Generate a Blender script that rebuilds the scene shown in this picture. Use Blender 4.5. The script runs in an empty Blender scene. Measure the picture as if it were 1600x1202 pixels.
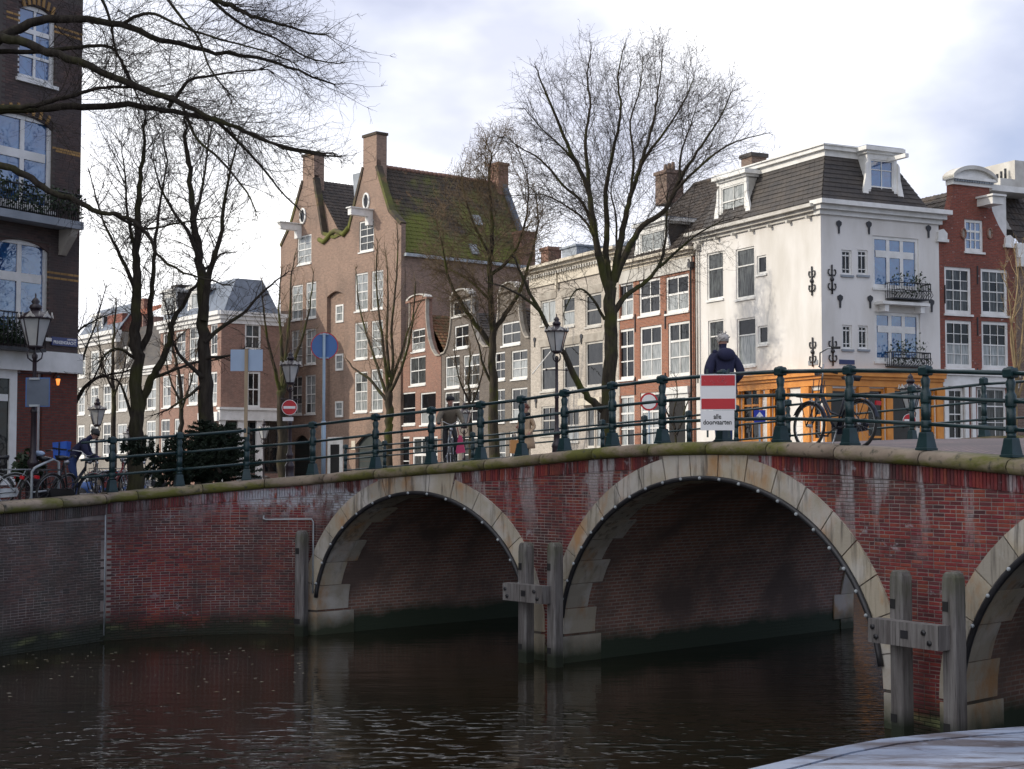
import bpy, bmesh, math, random
from mathutils import Vector, Matrix, Euler
from mathutils.bvhtree import BVHTree
C = bpy.context.scene
COL = C.collection
R = math.radians
rnd = random.Random(7)

# ------------------------------------------------------------------ camera
F, U0, V0 = 2400.0, 800.0, 601.0
PITCH = math.atan(127 / 2400)
EYE = 3.45
cam = bpy.data.cameras.new('camera')
cam.sensor_width = 36; cam.lens = 54; cam.clip_start = .1; cam.clip_end = 3000
camo = bpy.data.objects.new('camera', cam); COL.objects.link(camo)
camo.location = (0, 0, EYE); camo.rotation_euler = (R(90) + PITCH, 0, 0)
C.camera = camo

# ------------------------------------------------------------------ light
SUN_AZ = Vector((-1.0, -.2, 0)).normalized()
SUN_EL = R(27)
w = bpy.data.worlds.new('World'); C.world = w; w.use_nodes = True
nt = w.node_tree; nt.nodes.clear()
def wn(t, **k):
    n = nt.nodes.new(t)
    for a, b in k.items(): setattr(n, a, b)
    return n
wo = wn('ShaderNodeOutputWorld'); bg = wn('ShaderNodeBackground')
sky = wn('ShaderNodeTexSky', sky_type='NISHITA', sun_disc=False)
sky.sun_elevation = SUN_EL; sky.sun_rotation = math.atan2(SUN_AZ.x, SUN_AZ.y)
sky.air_density = 1.0; sky.dust_density = .4; sky.ozone_density = 3.0
tc = wn('ShaderNodeTexCoord'); mp = wn('ShaderNodeMapping')
mp.inputs['Location'].default_value = (.35, 1.7, .2); mp.inputs['Scale'].default_value = (1, 1, 1.9)
n1 = wn('ShaderNodeTexNoise'); n1.inputs['Scale'].default_value = 2.6; n1.inputs['Detail'].default_value = 7; n1.inputs['Roughness'].default_value = .52
n2 = wn('ShaderNodeTexNoise'); n2.inputs['Scale'].default_value = 3.4; n2.inputs['Detail'].default_value = 5
dt = wn('ShaderNodeVectorMath', operation='DOT_PRODUCT'); dt.inputs[1].default_value = (-1.0, .05, .2)
ad = wn('ShaderNodeMath', operation='MULTIPLY_ADD'); ad.inputs[1].default_value = .34
cr = wn('ShaderNodeValToRGB'); cr.color_ramp.elements[0].position = .34; cr.color_ramp.elements[1].position = .58
cr.color_ramp.elements[0].color = (.12, .12, .12, 1)
dt2 = wn('ShaderNodeMath', operation='MULTIPLY_ADD'); dt2.inputs[1].default_value = .10
r2 = wn('ShaderNodeValToRGB'); r2.color_ramp.elements[0].position = .42; r2.color_ramp.elements[1].position = .70
r2.color_ramp.elements[0].color = (.47, .49, .585, 1); r2.color_ramp.elements[1].color = (1.0, 1.0, 1.0, 1)
sc_ = wn('ShaderNodeVectorMath', operation='SCALE'); sc_.inputs['Scale'].default_value = 17.0
mx = wn('ShaderNodeMix', data_type='RGBA')
L = nt.links.new
L(tc.outputs['Generated'], mp.inputs['Vector']); L(mp.outputs[0], n1.inputs['Vector']); L(mp.outputs[0], n2.inputs['Vector'])
L(tc.outputs['Generated'], dt.inputs[0]); L(dt.outputs['Value'], ad.inputs[0]); L(n1.outputs['Fac'], ad.inputs[2]); L(ad.outputs[0], cr.inputs['Fac'])
L(dt.outputs['Value'], dt2.inputs[0]); L(n2.outputs['Fac'], dt2.inputs[2]); L(dt2.outputs[0], r2.inputs['Fac'])
L(r2.outputs['Color'], sc_.inputs[0]); L(cr.outputs['Color'], mx.inputs['Factor'])
skl = wn('ShaderNodeMix', data_type='RGBA'); skl.inputs['Factor'].default_value = .35; skl.inputs['B'].default_value = (8.8, 9.0, 12.5, 1)
L(sky.outputs[0], skl.inputs['A']); L(skl.outputs['Result'], mx.inputs['A']); L(sc_.outputs[0], mx.inputs['B']); L(mx.outputs['Result'], bg.inputs['Color'])
bg.inputs['Strength'].default_value = .1
L(bg.outputs[0], wo.inputs['Surface'])
sl = bpy.data.lights.new('sun', 'SUN'); sl.energy = 2.8; sl.angle = R(.6); sl.color = (1, .90, .76)
so = bpy.data.objects.new('sun', sl); COL.objects.link(so)
sd = Vector((SUN_AZ.x * math.cos(SUN_EL), SUN_AZ.y * math.cos(SUN_EL), math.sin(SUN_EL)))
so.rotation_euler = sd.to_track_quat('Z', 'Y').to_euler(); so.location = sd * 80
C.view_settings.view_transform = 'Standard'; C.view_settings.look = 'None'
C.view_settings.gamma = 1; C.view_settings.use_curve_mapping = False
C.view_settings.exposure = 0.05
C.cycles.max_bounces = 6; C.cycles.use_denoising = True

# ------------------------------------------------------------------ geometry helpers
_cp, _sp = math.cos(PITCH), math.sin(PITCH)
def ray(u, v):
    rx = (u - U0) / F; rz = (V0 - v) / F
    return Vector((rx, _cp - rz * _sp, _sp + rz * _cp))
def P(u, v, d):                       # the point at depth d metres that stands at pixel u, v
    r = ray(u, v); r = r * (d / r.y)
    return Vector((r.x, d, EYE + r.z))

MWI = {}
class M:
    def __init__(s): s.v = []; s.f = []; s.mi = []; s.sm = []; s.cur = 0; s.smooth = False
    def face(s, pts, m=None):
        b = len(s.v); s.v.extend(Vector(p) for p in pts); s.f.append(tuple(range(b, b + len(pts))))
        s.mi.append(s.cur if m is None else m); s.sm.append(False)
    def faces(s, verts, faces, smooth=False, m=None):
        b = len(s.v); s.v.extend(Vector(p) for p in verts)
        for f in faces:
            s.f.append(tuple(b + i for i in f)); s.mi.append(s.cur if m is None else m); s.sm.append(smooth)
    def hexa(s, c, m=None):           # 8 corners: bottom ring then top ring
        s.faces(c, [(3, 2, 1, 0), (4, 5, 6, 7), (0, 1, 5, 4), (1, 2, 6, 5), (2, 3, 7, 6), (3, 0, 4, 7)], m=m)
    def box(s, c, size, rz=0, ax=None, m=None):
        x, y, z = [q / 2 for q in size]
        if ax is None:
            cs, sn = math.cos(rz), math.sin(rz); ax = (Vector((cs, sn, 0)), Vector((-sn, cs, 0)), Vector((0, 0, 1)))
        c = Vector(c)
        k = [c + ax[0] * a * x + ax[1] * b * y + ax[2] * e * z for e in (-1, 1) for a, b in ((-1, -1), (1, -1), (1, 1), (-1, 1))]
        s.hexa(k, m=m)
    def tube(s, pts, rad, n=6, cap=True, m=None, smooth=True):
        pts = [Vector(p) for p in pts]
        if not hasattr(rad, '__len__'): rad = [rad] * len(pts)
        prev = None; vs = []; fs = []
        for i, p in enumerate(pts):
            t = (pts[min(i + 1, len(pts) - 1)] - pts[max(i - 1, 0)])
            t = t.normalized() if t.length > 1e-9 else Vector((0, 0, 1))
            if prev is None:
                a = t.cross(Vector((0, 0, 1)))
                if a.length < .05: a = t.cross(Vector((1, 0, 0)))
                a.normalize()
            else:
                a = prev - t * prev.dot(t); a.normalize()
            prev = a; b = t.cross(a)
            for k in range(n):
                q = 2 * math.pi * k / n
                vs.append(p + (a * math.cos(q) + b * math.sin(q)) * rad[i])
        for i in range(len(pts) - 1):
            for k in range(n):
                fs.append((i * n + k, i * n + (k + 1) % n, (i + 1) * n + (k + 1) % n, (i + 1) * n + k))
        if cap:
            fs.append(tuple(range(n - 1, -1, -1))); fs.append(tuple((len(pts) - 1) * n + k for k in range(n)))
        s.faces(vs, fs, smooth, m)
    def lathe(s, prof, o, n=12, sq=False, smooth=True, m=None, rz=0, sx=1, sy=1):
        o = Vector(o); vs = []; fs = []
        for r, z in prof:
            for k in range(n):
                q = 2 * math.pi * (k + (.5 if sq else 0)) / n + rz
                g = r * (1.41421 if sq and n == 4 else 1)
                vs.append(o + Vector((math.cos(q) * g * sx, math.sin(q) * g * sy, z)))
        for i in range(len(prof) - 1):
            for k in range(n):
                fs.append((i * n + k, i * n + (k + 1) % n, (i + 1) * n + (k + 1) % n, (i + 1) * n + k))
        fs.append(tuple(range(n - 1, -1, -1))); fs.append(tuple((len(prof) - 1) * n + k for k in range(n)))
        s.faces(vs, fs, smooth, m)
    def ball(s, c, r, n=8, m=None, sc=(1, 1, 1)):
        h = n // 2 + 1
        prof = [(max(1e-4, math.sin(math.pi * i / h)), -math.cos(math.pi * i / h)) for i in range(h + 1)]
        c = Vector(c); vs = []; fs = []
        for a, z in prof:
            for k in range(n):
                q = 2 * math.pi * k / n
                vs.append(c + Vector((a * math.cos(q) * r * sc[0], a * math.sin(q) * r * sc[1], z * r * sc[2])))
        for i in range(h):
            for k in range(n):
                fs.append((i * n + k, i * n + (k + 1) % n, (i + 1) * n + (k + 1) % n, (i + 1) * n + k))
        s.faces(vs, fs, True, m)
    def disc(s, c, ax, ay, r, n=24, m=None):
        s.face([Vector(c) + ax * math.cos(2 * math.pi * k / n) * r + ay * math.sin(2 * math.pi * k / n) * r for k in range(n)], m=m)
    def slab(s, pts, thick, m=None):  # polygon extruded along vector
        t = Vector(thick); pts = [Vector(p) for p in pts]; n = len(pts)
        s.faces(pts + [p + t for p in pts], [tuple(range(n - 1, -1, -1)), tuple(range(n, 2 * n))] +
                [(i, (i + 1) % n, n + (i + 1) % n, n + i) for i in range(n)], m=m)
    def mesh(s, name, mats, inv=None):
        me = bpy.data.meshes.new(name)
        vs = [inv @ v for v in s.v] if inv is not None else s.v
        me.from_pydata([tuple(v) for v in vs], [], s.f)
        for m_ in (mats if isinstance(mats, (list, tuple)) else [mats]): me.materials.append(m_)
        me.polygons.foreach_set('material_index', s.mi); me.polygons.foreach_set('use_smooth', s.sm)
        me.update(); return me
    def build(s, name, mats, parent=None, label=None, kind=None):
        inv = MWI.get(parent.name) if parent is not None else None
        o = bpy.data.objects.new(name, s.mesh(name, mats, inv)); COL.objects.link(o)
        if parent is not None: o.parent = parent; MWI[o.name] = inv
        if label: o['label'] = label
        if kind: o['kind'] = kind
        return o
    def thing(s, name, mats, label, cat, group=None, kind=None, base=None):
        if base is None:
            xs = [v.x for v in s.v]; ys = [v.y for v in s.v]; base = ((min(xs) + max(xs)) / 2, (min(ys) + max(ys)) / 2, min(v.z for v in s.v))
        inv = Matrix.Translation(-Vector(base))
        o = bpy.data.objects.new(name, s.mesh(name, mats, inv)); o.location = base; COL.objects.link(o)
        tag(o, label, cat, group, kind); MWI[o.name] = inv
        return o
def tag(o, label=None, cat=None, group=None, kind=None):
    if label: o['label'] = label
    if cat: o['category'] = cat
    if group: o['group'] = group
    if kind: o['kind'] = kind
    return o
def root(name, loc, rz=0, label=None, cat=None, group=None, kind=None):
    o = bpy.data.objects.new(name, None); o.empty_display_size = .2; o.location = loc; o.rotation_euler = (0, 0, rz); COL.objects.link(o)
    MWI[o.name] = (Matrix.Translation(Vector(loc)) @ Matrix.Rotation(rz, 4, 'Z')).inverted()
    return tag(o, label, cat, group, kind)
KIDS = {}
def copy_tree(o, parent=None):
    c = o.copy(); COL.objects.link(c)
    if parent is not None: c.parent = parent
    for ch in [x for x in KIDS.get(o.name, list(o.children))]: copy_tree(ch, c)
    return c
def clone(o, loc, rz, label, group=None, scale=None):
    c = copy_tree(o); c.location = loc; c.rotation_euler = (0, 0, rz); c['label'] = label
    if group: c['group'] = group
    if scale: c.scale = (scale,) * 3
    return c
def struct(mb, name, mat):
    return mb.build(name, mat, kind='structure')

# ------------------------------------------------------------------ materials
class NT:
    def __init__(s, name):
        s.m = bpy.data.materials.new(name); s.m.use_nodes = True; s.t = s.m.node_tree
        s.b = s.t.nodes['Principled BSDF']
    def n(s, t, ins=None, **k):
        x = s.t.nodes.new(t)
        for a, b in k.items(): setattr(x, a, b)
        for a, b in (ins or {}).items():
            if isinstance(b, bpy.types.NodeSocket): s.t.links.new(b, x.inputs[a])
            else: x.inputs[a].default_value = b
        return x
    def l(s, a, b): s.t.links.new(a, b)
    def mix(s, f, a, b, mode='MIX'):
        x = s.n('ShaderNodeMix', data_type='RGBA', blend_type=mode)
        for i, q in (('Factor', f), ('A', a), ('B', b)):
            if isinstance(q, bpy.types.NodeSocket): s.l(q, x.inputs[i])
            else: x.inputs[i].default_value = q if not hasattr(q, '__len__') else tuple(list(q)[:3]) + (1,)
        return x.outputs['Result']
    def math(s, op, a, b=0.0, c=None):
        x = s.n('ShaderNodeMath', operation=op)
        for i, q in enumerate((a, b) if c is None else (a, b, c)):
            if isinstance(q, bpy.types.NodeSocket): s.l(q, x.inputs[i])
            else: x.inputs[i].default_value = q
        return x.outputs[0]
    def ramp(s, f, p0, p1):
        x = s.n('ShaderNodeMapRange', {'Value': f, 'From Min': p0, 'From Max': p1}); return x.outputs[0]
    def noise(s, vec, scale, detail=4, rough=.55):
        return s.n('ShaderNodeTexNoise', {'Vector': vec, 'Scale': scale, 'Detail': detail, 'Roughness': rough}).outputs['Fac']
    def obj(s): return s.n('ShaderNodeTexCoord').outputs['Object']
    def pos(s): return s.n('ShaderNodeNewGeometry').outputs['Position']
    def xyz(s, v):
        x = s.n('ShaderNodeSeparateXYZ', {'Vector': v}); return x.outputs
    def stretch(s, v, sc):
        return s.n('ShaderNodeMapping', {'Vector': v, 'Scale': sc}).outputs[0]
    def bump(s, h, strength=.3, dist=.02):
        x = s.n('ShaderNodeBump', {'Height': h, 'Strength': strength, 'Distance': dist}); s.l(x.outputs[0], s.b.inputs['Normal'])
    def rand(s):
        a = s.n('ShaderNodeObjectInfo').outputs['Random']; b = s.n('ShaderNodeNewGeometry').outputs['Random Per Island']
        return s.math('FRACT', s.math('ADD', a, b))
    def out(s, col=None, rough=.7, metal=0, spec=None):
        if col is not None:
            if isinstance(col, bpy.types.NodeSocket): s.l(col, s.b.inputs['Base Color'])
            else: s.b.inputs['Base Color'].default_value = tuple(col) + (1,)
        if isinstance(rough, bpy.types.NodeSocket): s.l(rough, s.b.inputs['Roughness'])
        else: s.b.inputs['Roughness'].default_value = rough
        s.b.inputs['Metallic'].default_value = metal
        if spec is not None: s.b.inputs['Specular IOR Level'].default_value = spec
        return s.m
def dark(c, k): return tuple(x * k for x in c)
def pmat(name, c, c2=None, scale=3., rough=.7, bump=0., bscale=40., metal=0., rv=0., spec=None, st=None, lo=.35, hi=.65):
    t = NT(name); v = t.pos()
    if st: v = t.stretch(v, st)
    f = t.ramp(t.noise(v, scale, 5), lo, hi)
    col = t.mix(f, c, c2 if c2 else dark(c, .72))
    if rv:
        k = t.math('MULTIPLY_ADD', t.rand(), rv, 1 - rv / 2)
        col = t.mix(1.0, col, t.n('ShaderNodeCombineColor', {0: k, 1: k, 2: k}).outputs[0], 'MULTIPLY')
    if bump: t.bump(t.noise(v, bscale, 4), bump)
    return t.out(col, rough, metal, spec)
def brickmat(name, c1, c2, mortar, bw=.21, bh=.066, ms=.011, stain=(.05, .045, .04), sa=.45, white=0.):
    t = NT(name); o = t.obj(); x = t.xyz(o)
    nx = t.xyz(t.n('ShaderNodeTexCoord').outputs['Normal'])
    g = t.math('GREATER_THAN', t.math('ABSOLUTE', nx[0]), .6)
    u = t.math('ADD', t.math('MULTIPLY', x[0], t.math('SUBTRACT', 1.0, g)), t.math('MULTIPLY', x[1], g))
    vec = t.n('ShaderNodeCombineXYZ', {'X': u, 'Y': x[2], 'Z': 0.0}).outputs[0]
    b = t.n('ShaderNodeTexBrick', {'Vector': vec, 'Color1': c1 + (1,), 'Color2': c2 + (1,), 'Mortar': mortar + (1,), 'Scale': 1.0,
            'Mortar Size': ms, 'Mortar Smooth': .2, 'Brick Width': bw, 'Row Height': bh, 'Bias': -.1})
    col = b.outputs['Color']
    st = t.ramp(t.noise(t.stretch(o, (1, 1, .5)), .55, 6, .6), .48, .72)
    col = t.mix(t.math('MULTIPLY', st, sa), col, stain)
    k = t.math('MULTIPLY_ADD', t.noise(t.stretch(o, (1, 1, 2)), 5.5, 4, .8), 1.5, .25)
    col = t.mix(1.0, col, t.n('ShaderNodeCombineColor', {0: k, 1: k, 2: k}).outputs[0], 'MULTIPLY')
    if white:
        f = t.ramp(t.noise(t.stretch(vec, (1, 2.2, 1)), 3.1, 3, .7), .66, .70)
        col = t.mix(t.math('MULTIPLY', f, white), col, (.62, .58, .55))
    t.bump(t.math('SUBTRACT', 1.0, b.outputs['Fac']), .35, .008)
    return t.out(col, .85)
def glass(name, c, rough=.04, ior=1.8, c2=None, curt=0):
    t = NT(name); o = t.pos()
    col = t.mix(t.ramp(t.noise(t.stretch(o, (5, 5, .6)) if curt else o, 3., 2), .35, .65), c, c2 or dark(c, .5))
    t.b.inputs['IOR'].default_value = ior
    wv = t.noise(o, 1.7, 2); t.bump(wv, .2, .05)
    return t.out(col, rough)

MT = {}
MT['white'] = pmat('white_paint', (.78, .78, .76), (.64, .64, .61), 2.2, .5)
MT['cream'] = pmat('cream_paint', (.66, .60, .49), (.52, .47, .38), 1.6, .6)
MT['offwhite'] = pmat('weathered_white', (.58, .57, .53), (.42, .40, .36), 1.5, .6)
MT['wallwhite'] = pmat('white_render', (.74, .725, .70), (.60, .58, .54), .9, .8, .12, 25., st=(1, 1, .35))
MT['stone'] = pmat('pale_stone', (.40, .37, .32), (.28, .25, .21), 2., .85, .3, 14.)
MT['black'] = pmat('black_iron', (.018, .018, .02), (.03, .03, .035), 4., .45)
MT['rail'] = pmat('dark_green_paint', (.008, .027, .031), (.014, .040, .044), 6., .38, .12, 60., spec=.45)
MT['orange'] = pmat('orange_paint', (.72, .30, .055), (.60, .22, .03), 2., .45)
MT['slate'] = pmat('dark_slate', (.040, .037, .037), (.07, .06, .052), 1.1, .7, .3, 18., st=(1, 1, 3))
MT['lead'] = pmat('grey_lead', (.30, .33, .37), (.20, .23, .26), 1.2, .5)
MT['bluelead'] = pmat('blue_slate', (.13, .16, .21), (.08, .10, .13), 1.5, .55, .2, 20.)
MT['gutter'] = pmat('zinc', (.42, .46, .48), (.28, .31, .33), 3., .45)
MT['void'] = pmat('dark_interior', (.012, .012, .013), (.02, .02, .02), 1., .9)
MT['asphalt'] = pmat('street_paving', (.11, .10, .10), (.075, .07, .07), 2., .9, .3, 30.)
MT['b_ware'] = brickmat('warehouse_brick', (.27, .165, .12), (.18, .11, .082), (.30, .24, .19), sa=.55)
MT['b_orange'] = brickmat('orange_brick', (.34, .12, .06), (.25, .085, .045), (.26, .19, .15), sa=.15)
MT['b_red4'] = brickmat('red_brown_brick', (.27, .115, .075), (.19, .08, .055), (.25, .2, .16), sa=.3)
MT['b_dark'] = brickmat('dark_grey_brick', (.13, .105, .085), (.085, .07, .06), (.19, .17, .15), sa=.3)
MT['b_dark2'] = brickmat('grey_brown_brick', (.155, .13, .10), (.10, .085, .07), (.2, .18, .16), sa=.25)
MT['b_pale'] = brickmat('pale_grey_brick', (.46, .41, .35), (.34, .30, .25), (.5, .47, .42), sa=.25)
MT['b_red'] = brickmat('red_brick', (.27, .062, .036), (.18, .045, .03), (.17, .10, .08), sa=.35, white=.8)
MT['b_corner'] = brickmat('corner_house_brick', (.26, .125, .09), (.19, .095, .07), (.28, .22, .18), sa=.2)
MT['b_grey'] = brickmat('grey_house_brick', (.26, .24, .21), (.2, .18, .16), (.3, .28, .25), sa=.25)
MT['b_plain'] = brickmat('brown_house_brick', (.17, .10, .075), (.12, .075, .06), (.2, .17, .14), sa=.3)
MT['g_dark'] = glass('dark_glass', (.010, .012, .015), ior=1.42)
MT['g_mid'] = glass('curtained_glass', (.09, .10, .10), c2=(.018, .02, .022), ior=1.42, curt=1)
MT['g_pale'] = glass('curtain_and_sky_glass', (.36, .38, .38), c2=(.16, .18, .18), ior=1.6, curt=1)  # net curtains; on the warehouse panes, pale sky reflection put into the colour
MT['g_sky'] = glass('painted_sky_glass', (.02, .11, .27), ior=2.6, rough=.03, c2=(.015, .05, .17))  # blue of the reflected sky put into the base colour
MT['tile'] = pmat('dark_pantiles', (.075, .058, .046), (.035, .03, .027), 2.5, .8, .2, 30., rv=.3)
def mossy_tiles():
    t = NT('mossy_pantiles'); o = t.obj(); x = t.xyz(o)
    base = t.mix(t.ramp(t.noise(o, 1.6, 5), .35, .65), (.075, .055, .038), (.035, .03, .024))
    m = t.math('ADD', t.noise(t.stretch(o, (1, .8, 1)), .42, 6, .62), t.math('MULTIPLY', t.math('SUBTRACT', 16.5, x[2]), .035))
    col = t.mix(t.ramp(m, .36, .54), base, (.115, .125, .022))
    col = t.mix(t.ramp(t.noise(o, 1.1, 4), .58, .7), col, (.16, .10, .05))
    t.bump(t.noise(o, 12., 4), .4); return t.out(col, .9)
MT['mosstile'] = mossy_tiles()
MT['ivy'] = pmat('brown_creeper', (.17, .07, .03), (.07, .055, .02), 3., .9, .5, 14.)
MT['redtile'] = pmat('red_tiles', (.30, .10, .05), (.20, .07, .04), 2., .85)
def barkmat(name, c, c2, moss):
    t = NT(name); o = t.pos(); g = t.n('ShaderNodeNewGeometry')
    col = t.mix(t.ramp(t.noise(t.stretch(o, (6, 6, 1.2)), 2.5, 5), .35, .65), c, c2)
    f = t.math('MULTIPLY', t.ramp(t.noise(o, 1.1, 4), .47, .66), moss)
    col = t.mix(f, col, (.075, .085, .015))
    t.bump(t.noise(t.stretch(o, (5, 5, .8)), 6., 5), .6, .03); return t.out(col, .95, spec=.2)
MT['bark'] = barkmat('dark_bark', (.022, .018, .015), (.045, .038, .03), .35)
MT['bark2'] = barkmat('mossy_bark', (.03, .026, .02), (.06, .05, .036), .75)
MT['twig'] = pmat('dark_twigs', (.030, .024, .02), (.05, .04, .032), 2., .9, spec=.2)
MT['twig_b'] = pmat('brown_twigs', (.17, .125, .075), (.09, .066, .042), 2., .9, spec=.2)
MT['twig_y'] = pmat('yellowish_twigs', (.26, .19, .10), (.15, .11, .06), 2., .9)
# ------------------------------------------------------------------ bridge plan
class Curve:
    def __init__(s, pts, win=.35):
        s.p = [Vector(q) for q in pts]; s.S = [0.]; s.win = win
        for a, b in zip(s.p, s.p[1:]): s.S.append(s.S[-1] + (b - a).length)
    def lin(s, t):
        i = 0
        while i < len(s.S) - 2 and t > s.S[i + 1]: i += 1
        return s.p[i].lerp(s.p[i + 1], (t - s.S[i]) / (s.S[i + 1] - s.S[i]))
    def at(s, t):
        return sum((s.lin(t + k * s.win / 2) for k in (-2, -1, 0, 1, 2)), Vector((0, 0))) / 5
    def tan(s, t): return (s.at(t + .12) - s.at(t - .12)).normalized()
    def w(s, t, z, out=0.):
        p = s.at(t); d = s.tan(t)
        return Vector((p.x + d.y * out, p.y - d.x * out, z))
    def ax(s, t):
        d = s.tan(t); return Vector((d.x, d.y, 0)), Vector((-d.y, d.x, 0)), Vector((0, 0, 1))
    def s_of(s, u, out=0., lo=-2., hi=29.):
        m = (u - U0) / F
        for _ in range(50):
            k = (lo + hi) / 2; q = s.w(k, 0, out)
            if q.x - m * q.y < 0: lo = k
            else: hi = k
        return lo
BC = Curve([(-8.06, 30.6), (-7.14, 31.3), (-6.2, 31.75), (-5.1, 31.95), (-4.09, 31.7), (-2.6, 30.45), (-1.0, 28.95), (.16, 27.95), (.96, 27.05),
            (2.1, 25.25), (3.2, 23.5), (4.15, 21.9), (4.95, 20.45), (5.68, 19.3), (6.4, 18.1), (8.6, 14.6), (11.2, 10.4)])
QC = Curve([(-13.6, 19.6), (-9.31, 28.14), (-8.06, 30.6)], .02)
QL = QC.S[-1]
def lerp_tab(tab, t):
    if t <= tab[0][0]: return tab[0][1]
    for (a, x), (b, y) in zip(tab, tab[1:]):
        if t <= b: return x + (y - x) * (t - a) / (b - a)
    return tab[-1][1]
TOPT = [(0, 2.90), (3.1, 3.17), (5.7, 3.37), (9.2, 3.575), (11.5, 3.74), (13, 3.80), (14.6, 3.83), (16, 3.82), (17.2, 3.79), (18.3, 3.73), (20, 3.63), (21.3, 3.53), (25.8, 3.15), (30.8, 2.8)]
def top(s): return sum(lerp_tab(TOPT, s + k) for k in (-.8, -.4, 0, .4, .8)) / 5
GZ = 2.62; FZ = 1.75                          # near quay, and the lower street beyond the bridge
VD = Vector((.73, .684, 0))                    # the way the vaults run through the bridge
ARCH = [dict(c=7.4, a=2.9, b=2.44, z0=.5, n=15), dict(c=15.05, a=3.88, b=2.77, z0=.5, n=19), dict(c=23.1, a=2.85, b=2.44, z0=.5, n=15)]
RT = .385
def arch_z(s, t=0.):                           # height of the intrados (or extrados) above s, None outside
    for A in ARCH:
        k = (s - A['c']) / (A['a'] + t)
        if abs(k) < 1: return A['z0'] + (A['b'] + t) * math.sqrt(1 - k * k)
    return None

# bridge materials -------------------------------------------------
def bridge_brick(name, reds, green=.0):
    t = NT(name); p = t.pos(); x = t.xyz(p); r = t.rand()
    cr = t.n('ShaderNodeValToRGB'); e = cr.color_ramp.elements
    e[0].position = 0; e[0].color = reds[0] + (1,); e[1].position = 1; e[1].color = reds[-1] + (1,)
    for i, c in enumerate(reds[1:-1]):
        q = e.new((i + 1) / (len(reds) - 1)); q.color = c + (1,)
    t.l(r, cr.inputs['Fac'])
    col = cr.outputs['Color']
    big = t.ramp(t.noise(t.stretch(p, (1, 1, .7)), .6, 6, .65), .42, .60)
    col = t.mix(t.math('MULTIPLY', big, .78), col, (.050, .030, .030))
    # lime bloom that runs down from below the coping, in uneven drips
    n = t.noise(t.stretch(p, (1.6, 1.6, .32)), 1.5, 6, .65)
    hi = t.ramp(x[2], 2.1, 3.2)
    f = t.math('MULTIPLY', t.ramp(n, .52, .60), hi)
    col = t.mix(t.math('MULTIPLY', f, .75), col, (.40, .39, .40))
    n3 = t.noise(t.stretch(p, (1, 1, 1.4)), 3.7, 5, .7)
    f3 = t.math('MULTIPLY', t.ramp(n3, .60, .66), t.ramp(t.noise(p, .35, 2), .48, .58))
    col = t.mix(t.math('MULTIPLY', f3, .55), col, (.40, .40, .43))
    bl = t.math('MULTIPLY', t.math('MULTIPLY', t.ramp(x[2], 2.35, 2.62), t.ramp(x[2], 3.02, 2.92)), t.math('MULTIPLY', t.ramp(x[0], -6.6, -5.2), t.ramp(x[0], -2.4, -3.2)))
    bn = t.math('MULTIPLY', t.ramp(t.noise(t.stretch(p, (1.2, 1.2, .8)), 2.6, 6, .7), .47, .56), bl)
    col = t.mix(t.math('MULTIPLY', bn, .85), col, (.42, .45, .50))
    # wet foot and algae
    wet = t.ramp(t.math('ADD', x[2], t.math('MULTIPLY', t.noise(p, 1.3, 4), .5)), .72, .42)
    col = t.mix(t.math('MULTIPLY', wet, .92), col, (.016, .022, .012))
    lime = t.math('MULTIPLY', t.ramp(t.math('ABSOLUTE', t.math('SUBTRACT', t.math('ADD', x[2], t.math('MULTIPLY', t.noise(p, 1.1, 4), .3)), .36)), .08, .03), t.ramp(t.noise(p, .8, 4), .45, .6))
    col = t.mix(t.math('MULTIPLY', lime, .8), col, (.19, .21, .09))
    if green:
        g = t.ramp(t.noise(p, .9, 5), .40, .6)
        col = t.mix(t.math('MULTIPLY', g, green), col, (.05, .062, .052))
    k = t.math('MULTIPLY_ADD', t.noise(p, 22., 3), .7, .65)
    col = t.mix(1.0, col, t.n('ShaderNodeCombineColor', {0: k, 1: k, 2: k}).outputs[0], 'MULTIPLY')
    t.bump(t.noise(p, 60., 4), .5, .006); return t.out(col, .82)
MT['brick'] = bridge_brick('bridge_brick', [(.07, .024, .028), (.185, .026, .030), (.24, .036, .032), (.27, .062, .036), (.20, .025, .034), (.11, .034, .038)])
MT['qbrick'] = bridge_brick('quay_brick', [(.085, .062, .058), (.14, .085, .072), (.10, .078, .07), (.17, .095, .08), (.07, .06, .06)], .5)
def mortar():
    t = NT('mortar'); p = t.pos(); x = t.xyz(p)
    col = t.mix(t.ramp(t.noise(p, 1.2, 5), .38, .6), (.32, .28, .255), (.15, .125, .115))
    col = t.mix(t.ramp(x[2], .6, .3), col, (.02, .026, .014))
    return t.out(col, .95)
MT['mortar'] = mortar()
def coping():
    t = NT('coping_stone'); p = t.pos(); g = t.n('ShaderNodeNewGeometry'); x = t.xyz(p); k = t.rand()
    base = t.mix(t.ramp(t.noise(p, 2.3, 5), .35, .65), (.31, .255, .19), (.20, .16, .12))
    base = t.mix(t.math('MULTIPLY', k, .4), base, (.26, .19, .15))
    m = t.math('ADD', t.noise(t.stretch(p, (.55, .55, 1.5)), 1.3, 6, .65), t.math('MULTIPLY', t.xyz(g.outputs['Normal'])[2], -.05))
    col = t.mix(t.ramp(m, .43, .57), base, (.115, .115, .022))
    col = t.mix(t.ramp(t.noise(p, 9., 4), .58, .72), col, (.05, .05, .035))
    t.bump(t.noise(p, 26., 5), .4, .01); return t.out(col, .9)
MT['coping'] = coping()
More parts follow.
